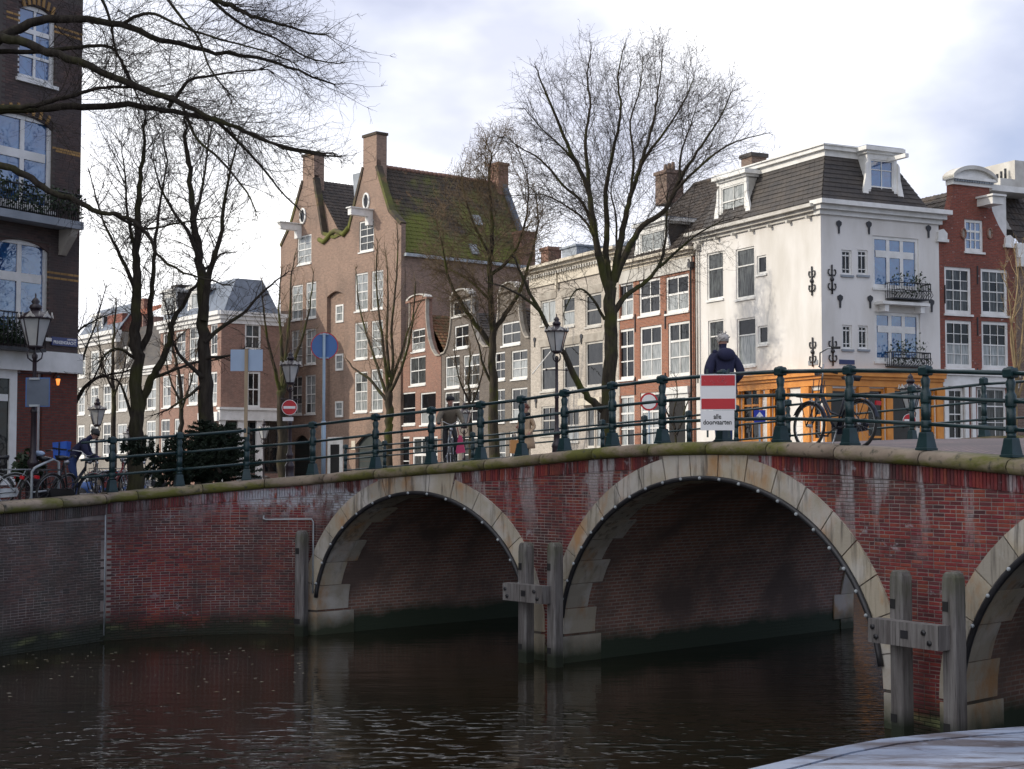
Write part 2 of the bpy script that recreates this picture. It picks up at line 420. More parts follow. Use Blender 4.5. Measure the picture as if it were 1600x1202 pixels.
def voussoir():
    t = NT('sandstone'); p = t.pos(); x = t.xyz(p); r = t.rand()
    base = t.mix(r, (.48, .415, .31), (.35, .32, .27))
    ru = t.ramp(t.noise(t.stretch(p, (1, 1, .55)), 1.9, 6, .6), .5, .66)
    col = t.mix(t.math('MULTIPLY', ru, .75), base, (.42, .21, .07))
    pale = t.math('MULTIPLY', t.ramp(t.noise(p, 1.3, 5), .48, .62), .7)
    col = t.mix(pale, col, (.55, .53, .50))
    st = t.math('MULTIPLY', t.ramp(t.noise(t.stretch(p, (6, 6, .6)), 1.2, 6, .65), .52, .66), t.ramp(x[2], .6, 2.8))
    col = t.mix(t.math('MULTIPLY', st, .8), col, (.07, .06, .05))
    col = t.mix(t.ramp(t.math('ADD', x[2], t.math('MULTIPLY', t.noise(p, 2., 4), .5)), .75, .35), col, (.04, .05, .028))
    t.bump(t.noise(p, 30., 5), .45, .012); return t.out(col, .85)
MT['vous'] = voussoir()
def vault():
    t = NT('vault_brick'); p = t.pos(); x0 = t.xyz(p)
    m = t.n('ShaderNodeMapping', {'Vector': p, 'Rotation': (0, 0, -math.atan2(VD.y, VD.x))}).outputs[0]
    x = t.xyz(m)
    vec = t.n('ShaderNodeCombineXYZ', {'X': x[0], 'Y': x[2], 'Z': 0.}).outputs[0]
    b = t.n('ShaderNodeTexBrick', {'Vector': vec, 'Color1': (.34, .165, .12, 1), 'Color2': (.22, .115, .09, 1), 'Mortar': (.36, .31, .27, 1), 'Scale': 1., 'Mortar Size': .010, 'Brick Width': .22, 'Row Height': .066})
    col = t.mix(t.ramp(t.noise(p, .7, 5), .42, .62), b.outputs['Color'], (.14, .10, .085))
    col = t.mix(t.ramp(t.math('ADD', x0[2], t.math('MULTIPLY', t.noise(p, 1.3, 4), .5)), .80, .55), col, (.03, .045, .026))
    t.bump(t.math('SUBTRACT', 1., b.outputs['Fac']), .5, .012); return t.out(col, .9)
MT['vault'] = vault()
def wood(name, c, c2, green=0., st=(9, 9, .7)):
    t = NT(name); p = t.pos(); x = t.xyz(p); g = t.n('ShaderNodeNewGeometry')
    n = t.noise(t.stretch(p, st), 1.6, 6, .65)
    col = t.mix(t.ramp(n, .35, .65), c, c2)
    col = t.mix(t.ramp(t.noise(t.stretch(p, (st[0] * 3, st[1] * 3, st[2])), 2., 4), .60, .70), col, dark(c2, .35))
    if green:
        up = t.math('MULTIPLY', t.ramp(x[2], 1.55, 2.3), t.ramp(t.noise(p, 2.2, 4), .35, .6))
        col = t.mix(t.math('MULTIPLY', up, green), col, (.075, .085, .03))
        col = t.mix(t.ramp(x[2], .42, .18), col, (.016, .022, .012))
    t.bump(n, .6, .015); return t.out(col, .9)
MT['pile'] = wood('weathered_oak', (.21, .20, .195), (.09, .08, .078), .8)
MT['pole'] = wood('bare_wood', (.42, .33, .22), (.34, .26, .17))
def water():
    t = NT('canal_water'); p = t.pos(); x = t.xyz(p)
    def wv(rot, sx, sy, scale, det=3, rough=.5): return t.noise(t.n('ShaderNodeMapping', {'Vector': p, 'Rotation': (0, 0, R(rot)), 'Scale': (sx, sy, 1)}).outputs[0], scale, det, rough)
    near = t.ramp(x[1], 23.0, 18.0)
    patch = t.ramp(t.noise(p, .22, 2), .34, .58)
    right = t.ramp(t.math('SUBTRACT', x[0], t.math('MULTIPLY', x[1], .13)), .6, 2.4)
    swell = t.math('MULTIPLY', wv(-8, .6, 1.5, 1.1, 3), .012)
    fine = t.math('MULTIPLY', wv(6, .7, 2.0, 4.5, 3), .0035)
    crest = t.math('MULTIPLY', t.math('MULTIPLY', t.ramp(wv(-14, .85, 1.6, 3.0, 2, .45), .54, .74), t.math('MULTIPLY', near, patch)), .085)
    side = t.math('MULTIPLY', t.math('MULTIPLY', wv(-6, .5, 2.2, 3.4, 3, .5), right), .03)
    h = t.math('ADD', t.math('ADD', swell, fine), t.math('ADD', crest, side))
    t.bump(h, 1., 1.)
    t.b.inputs['IOR'].default_value = 1.333
    return t.out(t.mix(t.ramp(t.noise(p, .3, 3), .35, .65), (.020, .0145, .008), (.013, .012, .007)), .02)
MT['water'] = water()

# ------------------------------------------------------------------ setting
m = M(); m.face([(-500, -60, 0), (500, -60, 0), (500, 900, 0), (-500, 900, 0)]); struct(m, 'canal_water', MT['water'])
FAR = [(16.5, 16.2, 3.72), (12.3, 22.7, 3.93), (8.9, 28, 3.93), (6.2, 32.2, 3.72), (3.5, 36.8, 3.52), (.85, 41, 3.36), (-3.75, 45, 3.02), (-8.5, 49.5, GZ + .03)]
FC = Curve([(p[0], p[1]) for p in FAR], .5)
def farz(s):
    return lerp_tab([(FC.S[i], FAR[i][2]) for i in range(len(FAR))], s)
def ground_block(name, pts, z, mat):
    m = M(); n = len(pts)
    top_ = [(x, y, z) for x, y in pts]; bot = [(x, y, -1.2) for x, y in pts]
    m.faces(top_ + bot, [tuple(range(n))] + [(i, n + i, n + (i + 1) % n, (i + 1) % n) for i in range(n)])
    return struct(m, name, mat)
bq = [BC.w(0, 0, -.3), BC.w(2, 0, -.3), BC.w(3.4, 0, -.3), BC.w(4.3, 0, -.3)]
qv = QC.tan(5.)
g1 = [(-13.6 - .25, 19.7), (-9.31 - .25, 28.2), (-8.06 - .22, 30.7)] + [(q.x, q.y) for q in bq] + [(bq[-1].x + VD.x * 8.3, bq[-1].y + VD.y * 8.3), (3.2, 43.2), (2.0, 47.0), (-700, 47.0), (-700, 19.7)]
ground_block('quay_street', g1, GZ, MT['asphalt'])
ground_block('street', [(3.2, 43.2), (6, 48.1), (15.6, 52.8), (40, 64.7), (160, 123), (700, 400), (700, 900), (-700, 900), (-700, 47.01), (2.0, 47.01)], FZ, MT['asphalt'])
m = M(); m.hexa([(-700, 47.02, 0), (2., 47.02, 0), (5., 55, 0), (-700, 55, 0), (-700, 47.02, GZ - .002), (2., 47.02, GZ - .002), (5., 55, FZ + .004), (-700, 55, FZ + .004)]); struct(m, 'street_ramp', MT['asphalt'])
q1 = BC.w(25.95, 0, -.3); q2 = BC.w(30.6, 0, -.3)
ground_block('quay_ground', [(q2.x, q2.y), (60, q2.y), (60, 40), (q1.x + VD.x * 8.3, q1.y + VD.y * 8.3), (q1.x, q1.y)], GZ, MT['asphalt'])

m = M()
rg = random.Random(5)
for k in range(110):
    u, v = rg.uniform(0, 480), 1012 + abs(rg.gauss(0, 40)); r = ray(u, v); c = Vector((0, 0, EYE)) + r * ((.008 - EYE) / r.z); q = rg.uniform(0, 6.28); L_ = rg.uniform(.015, .05)
    a = Vector((math.cos(q), math.sin(q), 0)) * L_; b_ = Vector((-math.sin(q), math.cos(q), 0)) * L_ * rg.uniform(.3, .7); m.face([c - a, c - b_, c + a, c + b_])
m.build('floating_leaves', pmat('floating_leaves', (.45, .43, .36), (.25, .2, .1), 9., .6), kind='stuff')
# ------------------------------------------------------------------ bridge
BR = root('canal_bridge', (1.0, 27.0, 0), 0, 'red brick canal bridge with three stone-ringed arches and a mossy coping', 'bridge')
def spandrel(m, curve, s0, s1, z_top, step=.06, arches=True, zb=-.9, out=0.):
    n = int((s1 - s0) / step); ss = [s0 + (s1 - s0) * i / n for i in range(n + 1)]
    vs = []; fs = []
    def zl(s):
        if not arches: return zb
        z = arch_z(s); return zb if z is None else z
    for a, b in zip(ss, ss[1:]):
        mid = (a + b) / 2; za = zl(mid)
        if za is not zb and za is not None and arches:
            a_, b_ = arch_z(a), arch_z(b)
            if a_ is None: a_ = ARCH[0]['z0']
            if b_ is None: b_ = ARCH[0]['z0']
        else: a_ = b_ = zb
        k = len(vs)
        vs += [curve.w(a, a_, out), curve.w(b, b_, out), curve.w(b, z_top(b), out), curve.w(a, z_top(a), out)]
        fs.append((k, k + 1, k + 2, k + 3))
    m.faces(vs, fs)
m = M(); spandrel(m, BC, 0, 30.5, lambda s: top(s) - .1); m.build('masonry_core', MT['mortar'], BR)
# vaults
m = M()
for A in ARCH:
    prof = [(A['c'] - A['a'], -.9)] + [(A['c'] - A['a'] * math.cos(math.pi * i / 36), A['z0'] + A['b'] * math.sin(math.pi * i / 36)) for i in range(37)] + [(A['c'] + A['a'], -.9)]
    a0 = [BC.w(s, z, -.01) for s, z in prof]
    for j in range(len(prof) - 1):
        m.faces([a0[j], a0[j + 1], a0[j + 1] + VD * 8.7, a0[j] + VD * 8.7], [(0, 1, 2, 3)], smooth=True)
m.build('vault', MT['vault'], BR)
def brick_mesh(L_, H_, D_):
    m = M(); x, z = L_ / 2, H_ / 2; c = .004
    f = [(-x + c, -D_, -z + c), (x - c, -D_, -z + c), (x - c, -D_, z - c), (-x + c, -D_, z - c)]
    b = [(-x, -D_ + c, -z), (x, -D_ + c, -z), (x, -D_ + c, z), (-x, -D_ + c, z)]
    k = [(-x, .01, -z), (x, .01, -z), (x, .01, z), (-x, .01, z)]
    m.faces(f + b + k, [(0, 1, 2, 3)] + [(4 + i, 4 + (i + 1) % 4, (i + 1) % 4, i) for i in range(4)] + [(8 + i, 8 + (i + 1) % 4, 4 + (i + 1) % 4, 4 + i) for i in range(4)])
    return m
def lay_bricks(parent, mat, rows, place, nearest, limit=300, bl=.21, bh=.055, depth=.012):
    """rows: list of (s, z, half?); PLACE(s, z) gives the point and axes; the LIMIT nearest become parts of their own, the rest one part."""
    rows.sort(key=nearest)
    protos = {}
    joined = M()
    for i, (s, z, ln, hh) in enumerate(rows):
        o, (ax, ay, az) = place(s, z)
        dz = depth * (.30 + .55 * rnd.random()) + (.014 if hh > .1 else 0); tl = rnd.uniform(-.01, .01)
        bm = brick_mesh(ln - .012, hh - .011, dz)
        if i < limit:
            key = (round(ln, 3), round(hh, 3), int(dz * 400))
            if key not in protos:
                protos[key] = bm.mesh('brick', mat)
            b = bpy.data.objects.new('brick', protos[key]); COL.objects.link(b); b.parent = parent
            mw = Matrix((ax, ay, az)).transposed().to_4x4() @ Matrix.Rotation(tl, 4, 'Y'); mw.translation = o
            b.matrix_local = MWI[parent.name] @ mw
        else:
            joined.faces([o + ax * (v.x + tl * v.z) + ay * v.y + az * (v.z - tl * v.x) for v in bm.v], bm.f)
    if joined.v: joined.build('brickwork', mat, parent, kind='stuff')
rows = []
zr = -.06; j = 0
while zr < 3.75:
    s = .02 + (.095 if j % 2 else 0)
    while s < 23.6:
        ln = .19 if rnd.random() < .8 else .095
        c = s + ln / 2
        if zr < top(c) - .365:
            e = arch_z(c, RT - .10); crown = 13.88 < c < 16.30 and zr > 3.0
            if (e is None or zr > e) and not crown: rows.append((c, zr, ln, .0515))
        s += ln
    zr += .0515; j += 1
# soldier course under the coping
s = .05
while s < 23.6:
    zt = top(s) - .312
    if not (13.86 < s < 16.32) and not (arch_z(s, RT) or 0) > zt + .05: rows.append((s, zt, .058, .215))
    s += .058
lay_bricks(BR, MT['brick'], rows, lambda s, z: (BC.w(s, z, 0), BC.ax(s)), lambda q: (BC.at(q[0]).length if q[3] < .1 and q[2] > .2 else 99))
# stone rings
for ai, A in enumerate(ARCH):
    n = A['n']
    zb_ = [(-.55, .02), (.02, A['z0'])]
    for side in (-1, 1):
        for k, (za, zc) in enumerate([(-.8, -.02), (-.01, .46)]):
            m = M(); e = A['c'] + side * A['a']; o_ = e + side * (RT + (.12 if k == 0 else .02))
            dp = [.75, .95][k]
            p = [BC.w(e, za, .03), BC.w(o_, za, .03), BC.w(o_, zc, .03), BC.w(e, zc, .03)]
            if side < 0: p = [p[1], p[0], p[3], p[2]]
            i_ = p if side > 0 else p
            q = [x + VD * dp for x in p]
            e2 = BC.w(e - side * .025, za, .03)
            off = e2 - BC.w(e, za, .03)
            pp = [x + off for x in p]; qq = [x + off for x in q]
            m.hexa([pp[0], pp[1], qq[1], qq[0], pp[3], pp[2], qq[2], qq[3]]); m.build('springer', MT['vous'], BR)
    for k in range(n):
        g = .006
        t0 = math.pi * k / n + g / 2; t1 = math.pi * (k + 1) / n - g / 2
        m = M(); dp = .56 if k % 2 else .80
        prof = []
        for tt in (t0, (t0 + t1) / 2, t1):
            ci, si = -math.cos(tt), math.sin(tt)
            prof.append((A['c'] + (A['a'] - .025) * ci, A['z0'] + (A['b'] - .025) * si, A['c'] + (A['a'] + RT) * ci, A['z0'] + (A['b'] + RT) * si))
        cap = None
        if ai == 1 and 13.95 < (prof[0][2] + prof[2][2]) / 2 < 16.25: cap = 3.58
        if ai == 0 and 6.7 < (prof[0][2] + prof[2][2]) / 2 < 8.6: cap = 'top'
        fr = []
        for out in (.035, None):
            r1 = []; r2_ = []
            for si_, zi_, so_, zo_ in prof:
                zo2 = zo_ if cap is None else (top(so_) - .21)
                a = BC.w(si_, zi_, .035); b = BC.w(so_, zo2, .035)
                if out is None: a = a + VD * dp; b = b + VD * .3
                r1.append(a); r2_.append(b)
            fr.append((r1, r2_))
        (i0, o0), (i1, o1) = fr
        vs = i0 + o0 + i1 + o1                    # 0-2 in, 3-5 out, 6-8 in back, 9-11 out back
        fs = [(0, 1, 4, 3), (1, 2, 5, 4), (1, 0, 6, 7), (2, 1, 7, 8), (3, 4, 10, 9), (4, 5, 11, 10), (0, 3, 9, 6), (2, 8, 11, 5), (6, 9, 10, 7), (7, 10, 11, 8)]
        m.faces(vs, fs); m.build('voussoir', MT['vous'], BR)
# quoins at the far end of each vault
for ai, A in enumerate(ARCH):
    for side in (-1, 1):
        for k in range(5):
            za, zb2 = -.3 + .52 * k, .21 + .52 * k; q = lambda z: A['c'] + side * ((A['a'] if z < A['z0'] else A['a'] * math.sqrt(max(0, 1 - ((z - A['z0']) / A['b']) ** 2))) - .03)
            ln = (.45, .7)[k % 2]; m = M()
            p0, p1 = BC.w(q(za), za, 0) + VD * 8.72, BC.w(q(zb2), zb2, 0) + VD * 8.72; s2 = BC.ax(A['c'])[0] * side * .25
            m.hexa([p0, p0 - VD * ln, p0 - VD * ln + s2, p0 + s2, p1, p1 - VD * ln, p1 - VD * ln + s2, p1 + s2] if side < 0 else [p0 - VD * ln, p0, p0 + s2, p0 - VD * ln + s2, p1 - VD * ln, p1, p1 + s2, p1 - VD * ln + s2]); m.build('quoin', MT['vous'], BR)
# coping stones
def cop_stone(curve, s0, s1, zt, parent, name='coping_stone'):
    m = M(); n = max(2, int((s1 - s0) / .25)); g = .008
    sec = [(-.40, -.205), (.055, -.205), (.095, -.19), (.12, -.16), (.128, -.12), (.118, -.07), (.085, -.03), (.03, -.008), (-.05, 0), (-.40, 0)]
    vs = []; fs = []; k = len(sec)
    for i in range(n + 1):
        s = s0 + g + (s1 - s0 - 2 * g) * i / n; e = .012 if i in (0, n) else 0
        for o_, z_ in sec: vs.append(curve.w(s, zt(s) + z_ * (1 - e * 2) - (e if z_ > -.1 else 0) * .6, o_ - (e if o_ > 0 else 0)))
    for i in range(n):
        for j in range(k): fs.append((i * k + j, i * k + (j + 1) % k, (i + 1) * k + (j + 1) % k, (i + 1) * k + j))
    fs += [tuple(range(k)), tuple(n * k + j for j in range(k - 1, -1, -1))]
    m.faces(vs, fs, smooth=True); return m.build(name, MT['coping'], parent)
cs = [0.0, .62, 2.0, 3.3]
while cs[-1] < 29: cs.append(cs[-1] + rnd.choice([1.42, 1.5, 1.58, 1.46]))
for a, b in zip(cs, cs[1:]): cop_stone(BC, a, b, top, BR)
# deck
m = M(); vs = []; fs = []; N = 44; SEG = 6
for i in range(N + 1):
    s = 30.4 * i / N
    fs_ = FC.S[-1] * (1 - i / N) if False else None
    a = BC.w(s, top(s) - .06, -.38)
    f = max(0., min(FC.S[-1], lerp_tab([(0, FC.S[-1]), (4.5, FC.S[6]), (10, FC.S[4] - .3), (13, FC.S[3]), (20, FC.S[1] + 1.6), (25, FC.S[0] + 1), (30.4, -.0)], s)))
    b2 = FC.at(f); b = Vector((b2.x, b2.y, farz(f)))
    for j in range(SEG + 1):
        q = a.lerp(b, j / SEG); q.z += .05 * math.sin(math.pi * j / SEG); vs.append(q)
for i in range(N):
    for j in range(SEG):
        k = i * (SEG + 1) + j; fs.append((k, k + 1, k + SEG + 2, k + SEG + 1))
def cobble():
    t = NT('bridge_paving'); p = t.pos()
    mm = t.n('ShaderNodeMapping', {'Vector': p, 'Rotation': (0, 0, R(-57))}).outputs[0]
    b = t.n('ShaderNodeTexBrick', {'Vector': mm, 'Color1': (.24, .17, .155, 1), 'Color2': (.19, .145, .14, 1), 'Mortar': (.10, .085, .08, 1), 'Scale': 1., 'Mortar Size': .012, 'Brick Width': .2, 'Row Height': .10})
    t.bump(t.math('SUBTRACT', 1., b.outputs['Fac']), .6, .01); return t.out(t.mix(t.ramp(t.noise(p, 1.1, 4), .4, .6), b.outputs['Color'], (.13, .105, .10)), .8)
MT['cobble'] = cobble()
m.faces(vs, fs, smooth=True); m.build('deck', MT['cobble'], BR)
DECK = BVHTree.FromPolygons([tuple(v) for v in vs], fs)
def gz(x, y):
    h = DECK.ray_cast(Vector((x, y, 20)), Vector((0, 0, -1)))
    b = GZ if y < 47 else (FZ if y > 55 or x > 4 else GZ + (FZ - GZ) * (y - 47) / 8)
    return max(b, h[0].z) if h[0] is not None else b
# far coping
m = M()
for a, b in zip([i * .5 for i in range(int(FC.S[-2] * 2))], [i * .5 + .5 for i in range(int(FC.S[-2] * 2))]):
    pa, pb = FC.at(a), FC.at(b); ta, tb = FC.tan(a), FC.tan(b)
    for_ = []
    for p, t, s in ((pa, ta, a), (pb, tb, b)):
        nn = Vector((-t.y, t.x)); z = farz(s)
        for_ += [Vector((p.x + nn.x * .2, p.y + nn.y * .2, z - .3)), Vector((p.x - nn.x * .2, p.y - nn.y * .2, z - .3)), Vector((p.x - nn.x * .2, p.y - nn.y * .2, z + .06)), Vector((p.x + nn.x * .2, p.y + nn.y * .2, z + .06))]
    m.hexa(for_)
m.build('far_coping', MT['coping'], BR)
# cable of white bulbs under the ring of each arch
for ai, A in enumerate(ARCH):
    pts = []
    for i in range(49):
        tt = math.pi * (.035 + .93 * i / 48)
        pts.append(BC.w(A['c'] - (A['a'] - .01) * math.cos(tt), A['z0'] + (A['b'] - .01) * math.sin(tt), .07))
    m = M(); m.tube(pts, .043, 6); cable = m.build('light_cable', MT['black'], BR)
    for i in range(2, 48, 2 if ai == 1 else 3):
        q = pts[i] + BC.ax(A['c'])[1] * -.05
        m = M(); m.ball(q, .027, 8); m.build('bulb', MT['gutter'], cable)

# quay wall at the far left -------------------------------------------------
QW = root('quay_wall', (-9.3, 28.2, 0), 0, 'dark grey-green brick quay wall that meets the bridge at a straight joint', 'wall')
qtop = lambda s: 2.90 - (QL - s) * .045
m = M(); spandrel(m, QC, 0, QL, lambda s: qtop(s) - .1, .5, False); m.build('masonry_core', MT['mortar'], QW)
rows = []; zr = -.06; j = 0
while zr < 2.4:
    s = 4.2 + (.095 if j % 2 else 0)
    while s < QL - .14:
        ln = .19 if rnd.random() < .8 else .095
        if zr < qtop(s) - .365: rows.append((s + ln / 2, zr, ln, .0515))
        s += ln
    zr += .0515; j += 1
s = 4.2
while s < QL - .05: rows.append((s, qtop(s) - .312, .058, .215)); s += .058
lay_bricks(QW, MT['qbrick'], rows, lambda s, z: (QC.w(s, z, 0), QC.ax(s)), lambda q: (QC.at(q[0]).length if q[3] < .1 and q[2] > .2 else 99))
for a, b in zip([2, 3.5, 5, 6.5, 8, 9.5, 11, 12.2], [3.5, 5, 6.5, 8, 9.5, 11, 12.2, QL + .02]): cop_stone(QC, a, b, qtop, QW)

# railings -------------------------------------------------
def post_mesh(h=1.1, sc=1.):
    m = M(); k = sc
    m.lathe([(.118 * k, 0), (.118 * k, .03), (.108 * k, .035), (.084 * k, .17), (.078 * k, .22), (.07 * k, .24)], (0, 0, 0), 4, True, False, rz=math.pi / 4 * 0)
    m.lathe([(.07 * k, .24), (.066 * k, .30)], (0, 0, 0), 12)
    m.lathe([(.074 * k, .30), (.082 * k, .31), (.082 * k, .38), (.074 * k, .39)], (0, 0, 0), 12)
    m.lathe([(.072 * k, .39), (.068 * k, .62)], (0, 0, 0), 12)
    m.lathe([(.078 * k, .62), (.084 * k, .63), (.084 * k, .75), (.074 * k, .77), (.056 * k, .80), (.06 * k, .83), (.075 * k, .92), (.05 * k, .955), (.05 * k, .98)], (0, 0, 0), 12)
    m.lathe([(.065 * k, .975), (.078 * k, .99), (.078 * k, 1.075), (.062 * k, 1.10)], (0, 0, 0), 4, True, False)
    m.lathe([(.06 * k, 1.0985), (.03 * k, 1.115)], (0, 0, 0), 8)
    return m
def railing(name, label, pts, axes, hs=(1.035, .69, .345), r=.026, sc=.86):
    rt = root(name, pts[len(pts) // 2], 0, label, 'railing', 'green bridge railings')
    pm = post_mesh(sc=sc).mesh('post', MT['rail'])
    for p, a in zip(pts, axes):
        o = bpy.data.objects.new('post', pm); COL.objects.link(o); o.parent = rt
        o.matrix_local = MWI[rt.name] @ (Matrix.Translation(p) @ Matrix.Rotation(a, 4, 'Z'))
    for a, b in zip(pts, pts[1:]):
        for h in hs:
            m = M(); e = (b - a) * .012
            m.tube([a + Vector((0, 0, h)) + e, b + Vector((0, 0, h)) - e], r * (1.15 if h == hs[0] else 1), 8); m.build('rail', MT['rail'], rt)
    return rt
us = [176, 281, 386, 489, 587, 674, 751, 815, 882, 957, 1035, 1130, 1220, 1328, 1447, 1580]
ss = [BC.s_of(u, -.12) for u in us]; ss += [ss[-1] + 1.42 * k for k in (1, 2, 3)]
pts = [BC.w(s, top(s) - .005, -.12) for s in ss]
axs = [math.atan2(BC.tan(s).y, BC.tan(s).x) for s in ss]
NEAR = railing('bridge_railing', 'dark green cast iron railing along the near edge of the bridge', pts, axs)
m = M()
for h in (1.035, .69, .345):
    d = (BC.tan(.1)); a = pts[0] + Vector((0, 0, h)); m.tube([a, a - Vector((.58, .42, .06)) * .9], .026, 8)
m.build('end_rail', MT['rail'], NEAR)
fs_ = [FC.S[0] + .4 + 1.75 * k for k in range(22) if FC.S[0] + .4 + 1.75 * k < FC.S[-2] + 4]
pts = [Vector((FC.at(s).x, FC.at(s).y, farz(s) + .06)) for s in fs_]
axs = [math.atan2(FC.tan(s).y, FC.tan(s).x) for s in fs_]
railing('bridge_railing', 'thinner green railing along the far side of the bridge, beyond the man and the bicycle', pts, axs, (.98, .66, .33), .022, .72)

# oak piles -------------------------------------------------
def pile(u, out, zt, parent=None, wd=.215, green=True, k=None):
    s = BC.s_of(u, out); ax = BC.ax(s if k is None else k); o = BC.w(s, 0, out)
    m = M(); h = wd / 2
    prof = []
    for z, sh in ((-1.2, 1), (zt - .16, 1), (zt - .07, .93), (zt - .02, .74), (zt, .45)):
        prof.append([o + ax[0] * (x * sh * h * (1 if True else 1)) + ax[1] * (y * h * (.55 + .45 * sh)) + Vector((0, 0, z)) for x, y in ((-1, -.8), (-.8, -1), (.8, -1), (1, -.8), (1, .8), (.8, 1), (-.8, 1), (-1, .8))])
    n = 8; vs = sum(prof, []); fs = []
    for i in range(len(prof) - 1):
        for q in range(n): fs.append((i * n + q, i * n + (q + 1) % n, (i + 1) * n + (q + 1) % n, (i + 1) * n + q))
    fs.append(tuple((len(prof) - 1) * n + q for q in range(n)))
    m.faces(vs, fs)
    return m, o, ax, h
def notch_shade(m, o, ax, h, z, w_=.085, hh=.12):
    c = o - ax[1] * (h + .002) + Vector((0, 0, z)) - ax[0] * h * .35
    m.box(c, (w_, .012, hh), ax=ax)  # flat dark plate, painted as the shade inside a hole
def pile_frame(us, tops, out, beam_z, label, ext):
    r_ = root('mooring_piles', BC.w(BC.s_of(us[0], out), 0, out), 0, label, 'mooring piles', 'oak pile frames in front of the bridge piers')
    pos_ = []
    ka = BC.s_of(sum(us) / 2, out)
    for u, zt in zip(us, tops):
        m, o, ax, h = pile(u, out, zt, k=ka); p_ = m.build('pile', MT['pile'], r_); pos_.append((o, ax, h))
        m = M(); notch_shade(m, o, ax, h, zt - .42); m.build('mortise_shade', MT['void'], p_); m = M(); notch_shade(m, o, ax, h, .28, .1, .1); m.build('mortise_shade', MT['void'], p_)
    (o0, ax, h), (o1, _, _) = pos_
    d = (o1 - o0); a = o0 - d.normalized() * ext[0] - ax[1] * (h + .10); b = o1 + d.normalized() * ext[1] - ax[1] * (h + .10)
    m = M(); c = (a + b) / 2 + Vector((0, 0, beam_z)); dn = d.normalized()
    m.box(c, ((b - a).length, .2, .30), ax=(dn, Vector((-dn.y, dn.x, 0)), Vector((0, 0, 1)))); be = m.build('cross_beam', MT['pile'], r_)
    nn = Vector((-dn.y, dn.x, 0))
    for f in (.07, .12, .80, .88):
        m = M(); m.tube([c + dn * (f - .5) * (b - a).length - nn * .098 + Vector((0, 0, .05 if f in (.07, .8) else -.07)), c + dn * (f - .5) * (b - a).length - nn * .118 + Vector((0, 0, .05 if f in (.07, .8) else -.07))], .035, 8); m.build('bolt', MT['black'], be)
    m = M(); m.box(c - nn * .102 + dn * .03, (.12, .01, .1), ax=(dn, nn, Vector((0, 0, 1)))); m.build('tag_plate', MT['black'], be)
pile_frame((822, 867), (2.10, 2.13), .42, 1.24, 'pair of oak piles with a cross beam between the small and middle arches', (.28, .02))
pile_frame((1404, 1486), (2.13, 2.16), .5, 1.37, 'pair of oak piles with a cross beam, nearest the boat deck', (.27, .03))
m, o, ax, h = pile(473, .28, 2.13); r_ = root('mooring_pile', o, 0, 'single grey oak pile standing before the abutment with a thin pipe above it', 'mooring pile')
p_ = m.build('pile', MT['pile'], r_); m = M(); notch_shade(m, o, ax, h, 1.72); m.build('mortise_shade', MT['void'], p_); m = M(); notch_shade(m, o, ax, h, .3, .14, .1); m.build('mortise_shade', MT['void'], p_)
m = M(); s0, s1 = BC.s_of(413, .05), BC.s_of(491, .05)
m.tube([BC.w(s0, 2.42, .02), BC.w(s0, 2.36, .06), BC.w(s0 + .05, 2.34, .06), BC.w(s1 - .04, 2.36, .06), BC.w(s1, 2.3, .06), BC.w(s1, .85, .06)], .018, 6)
m.thing('conduit_pipe', MT['gutter'], 'thin grey pipe bent along the bridge brickwork above the single pile', 'pipe')
# joint line between quay wall and bridge
m = M(); m.tube([BC.w(-.02, .1, .012), BC.w(-.02, 2.62, .012)], .014, 5); m.build('joint_pipe', MT['gutter'], BR)
# boat deck, lower right
def zpix(u, v, z):
    r = ray(u, v); return Vector((0, 0, EYE)) + r * ((z - EYE) / r.z)
def deckmat():
    t = NT('worn_blue_deck_paint'); p = t.pos()
    n = t.noise(t.n('ShaderNodeMapping', {'Vector': p, 'Rotation': (0, 0, R(24)), 'Scale': (.55, 2.6, 1)}).outputs[0], 1.3, 6, .65)
    col = t.mix(t.ramp(n, .43, .55), (.25, .30, .40), (.085, .075, .085))
    col = t.mix(t.ramp(t.noise(p, 7., 5), .58, .7), col, (.17, .18, .23))
    wetn = t.ramp(t.noise(p, 1.1, 4), .45, .6)
    t.bump(t.noise(p, 9., 5), .25, .01)
    return t.out(col, t.math('MULTIPLY_ADD', wetn, .35, .3))
MT['deckpaint'] = deckmat()
BZ = 1.0
edge = [zpix(u, v, BZ) for u, v in [(1100, 1221), (1168, 1202), (1235, 1186), (1300, 1169), (1375, 1155), (1440, 1148), (1520, 1141), (1600, 1135), (1720, 1127), (1900, 1116)]]
BT = root('moored_boat', edge[5], 0, 'rounded boat deck in worn blue-grey paint, moored before the bridge', 'boat')
inner = Vector((6.0, 8.0, BZ))
m = M()
for a, b in zip(edge, edge[1:]):
    m.hexa([a - Vector((0, 0, .16)), b - Vector((0, 0, .16)), (b + (inner - b) * .035) - Vector((0, 0, .16)), (a + (inner - a) * .035) - Vector((0, 0, .16)), a, b, b + (inner - b) * .035, a + (inner - a) * .035])
m.build('rubbing_strake', MT['deckpaint'], BT)
m = M()
for a, b in zip(edge, edge[1:]):
    a2 = a + (inner - a) * .06; b2 = b + (inner - b) * .06
    m.face([a2 - Vector((0, 0, .1)), b2 - Vector((0, 0, .1)), Vector((b2.x, b2.y, -.3)) + (inner - b) * .05, Vector((a2.x, a2.y, -.3)) + (inner - a) * .05])
m.build('hull', MT['black'], BT)
ring = [q + (inner - q) * .04 for q in edge]
ctr = [q + (inner - q) * .22 for q in edge]; inn = [q + (inner - q) * .9 for q in edge]
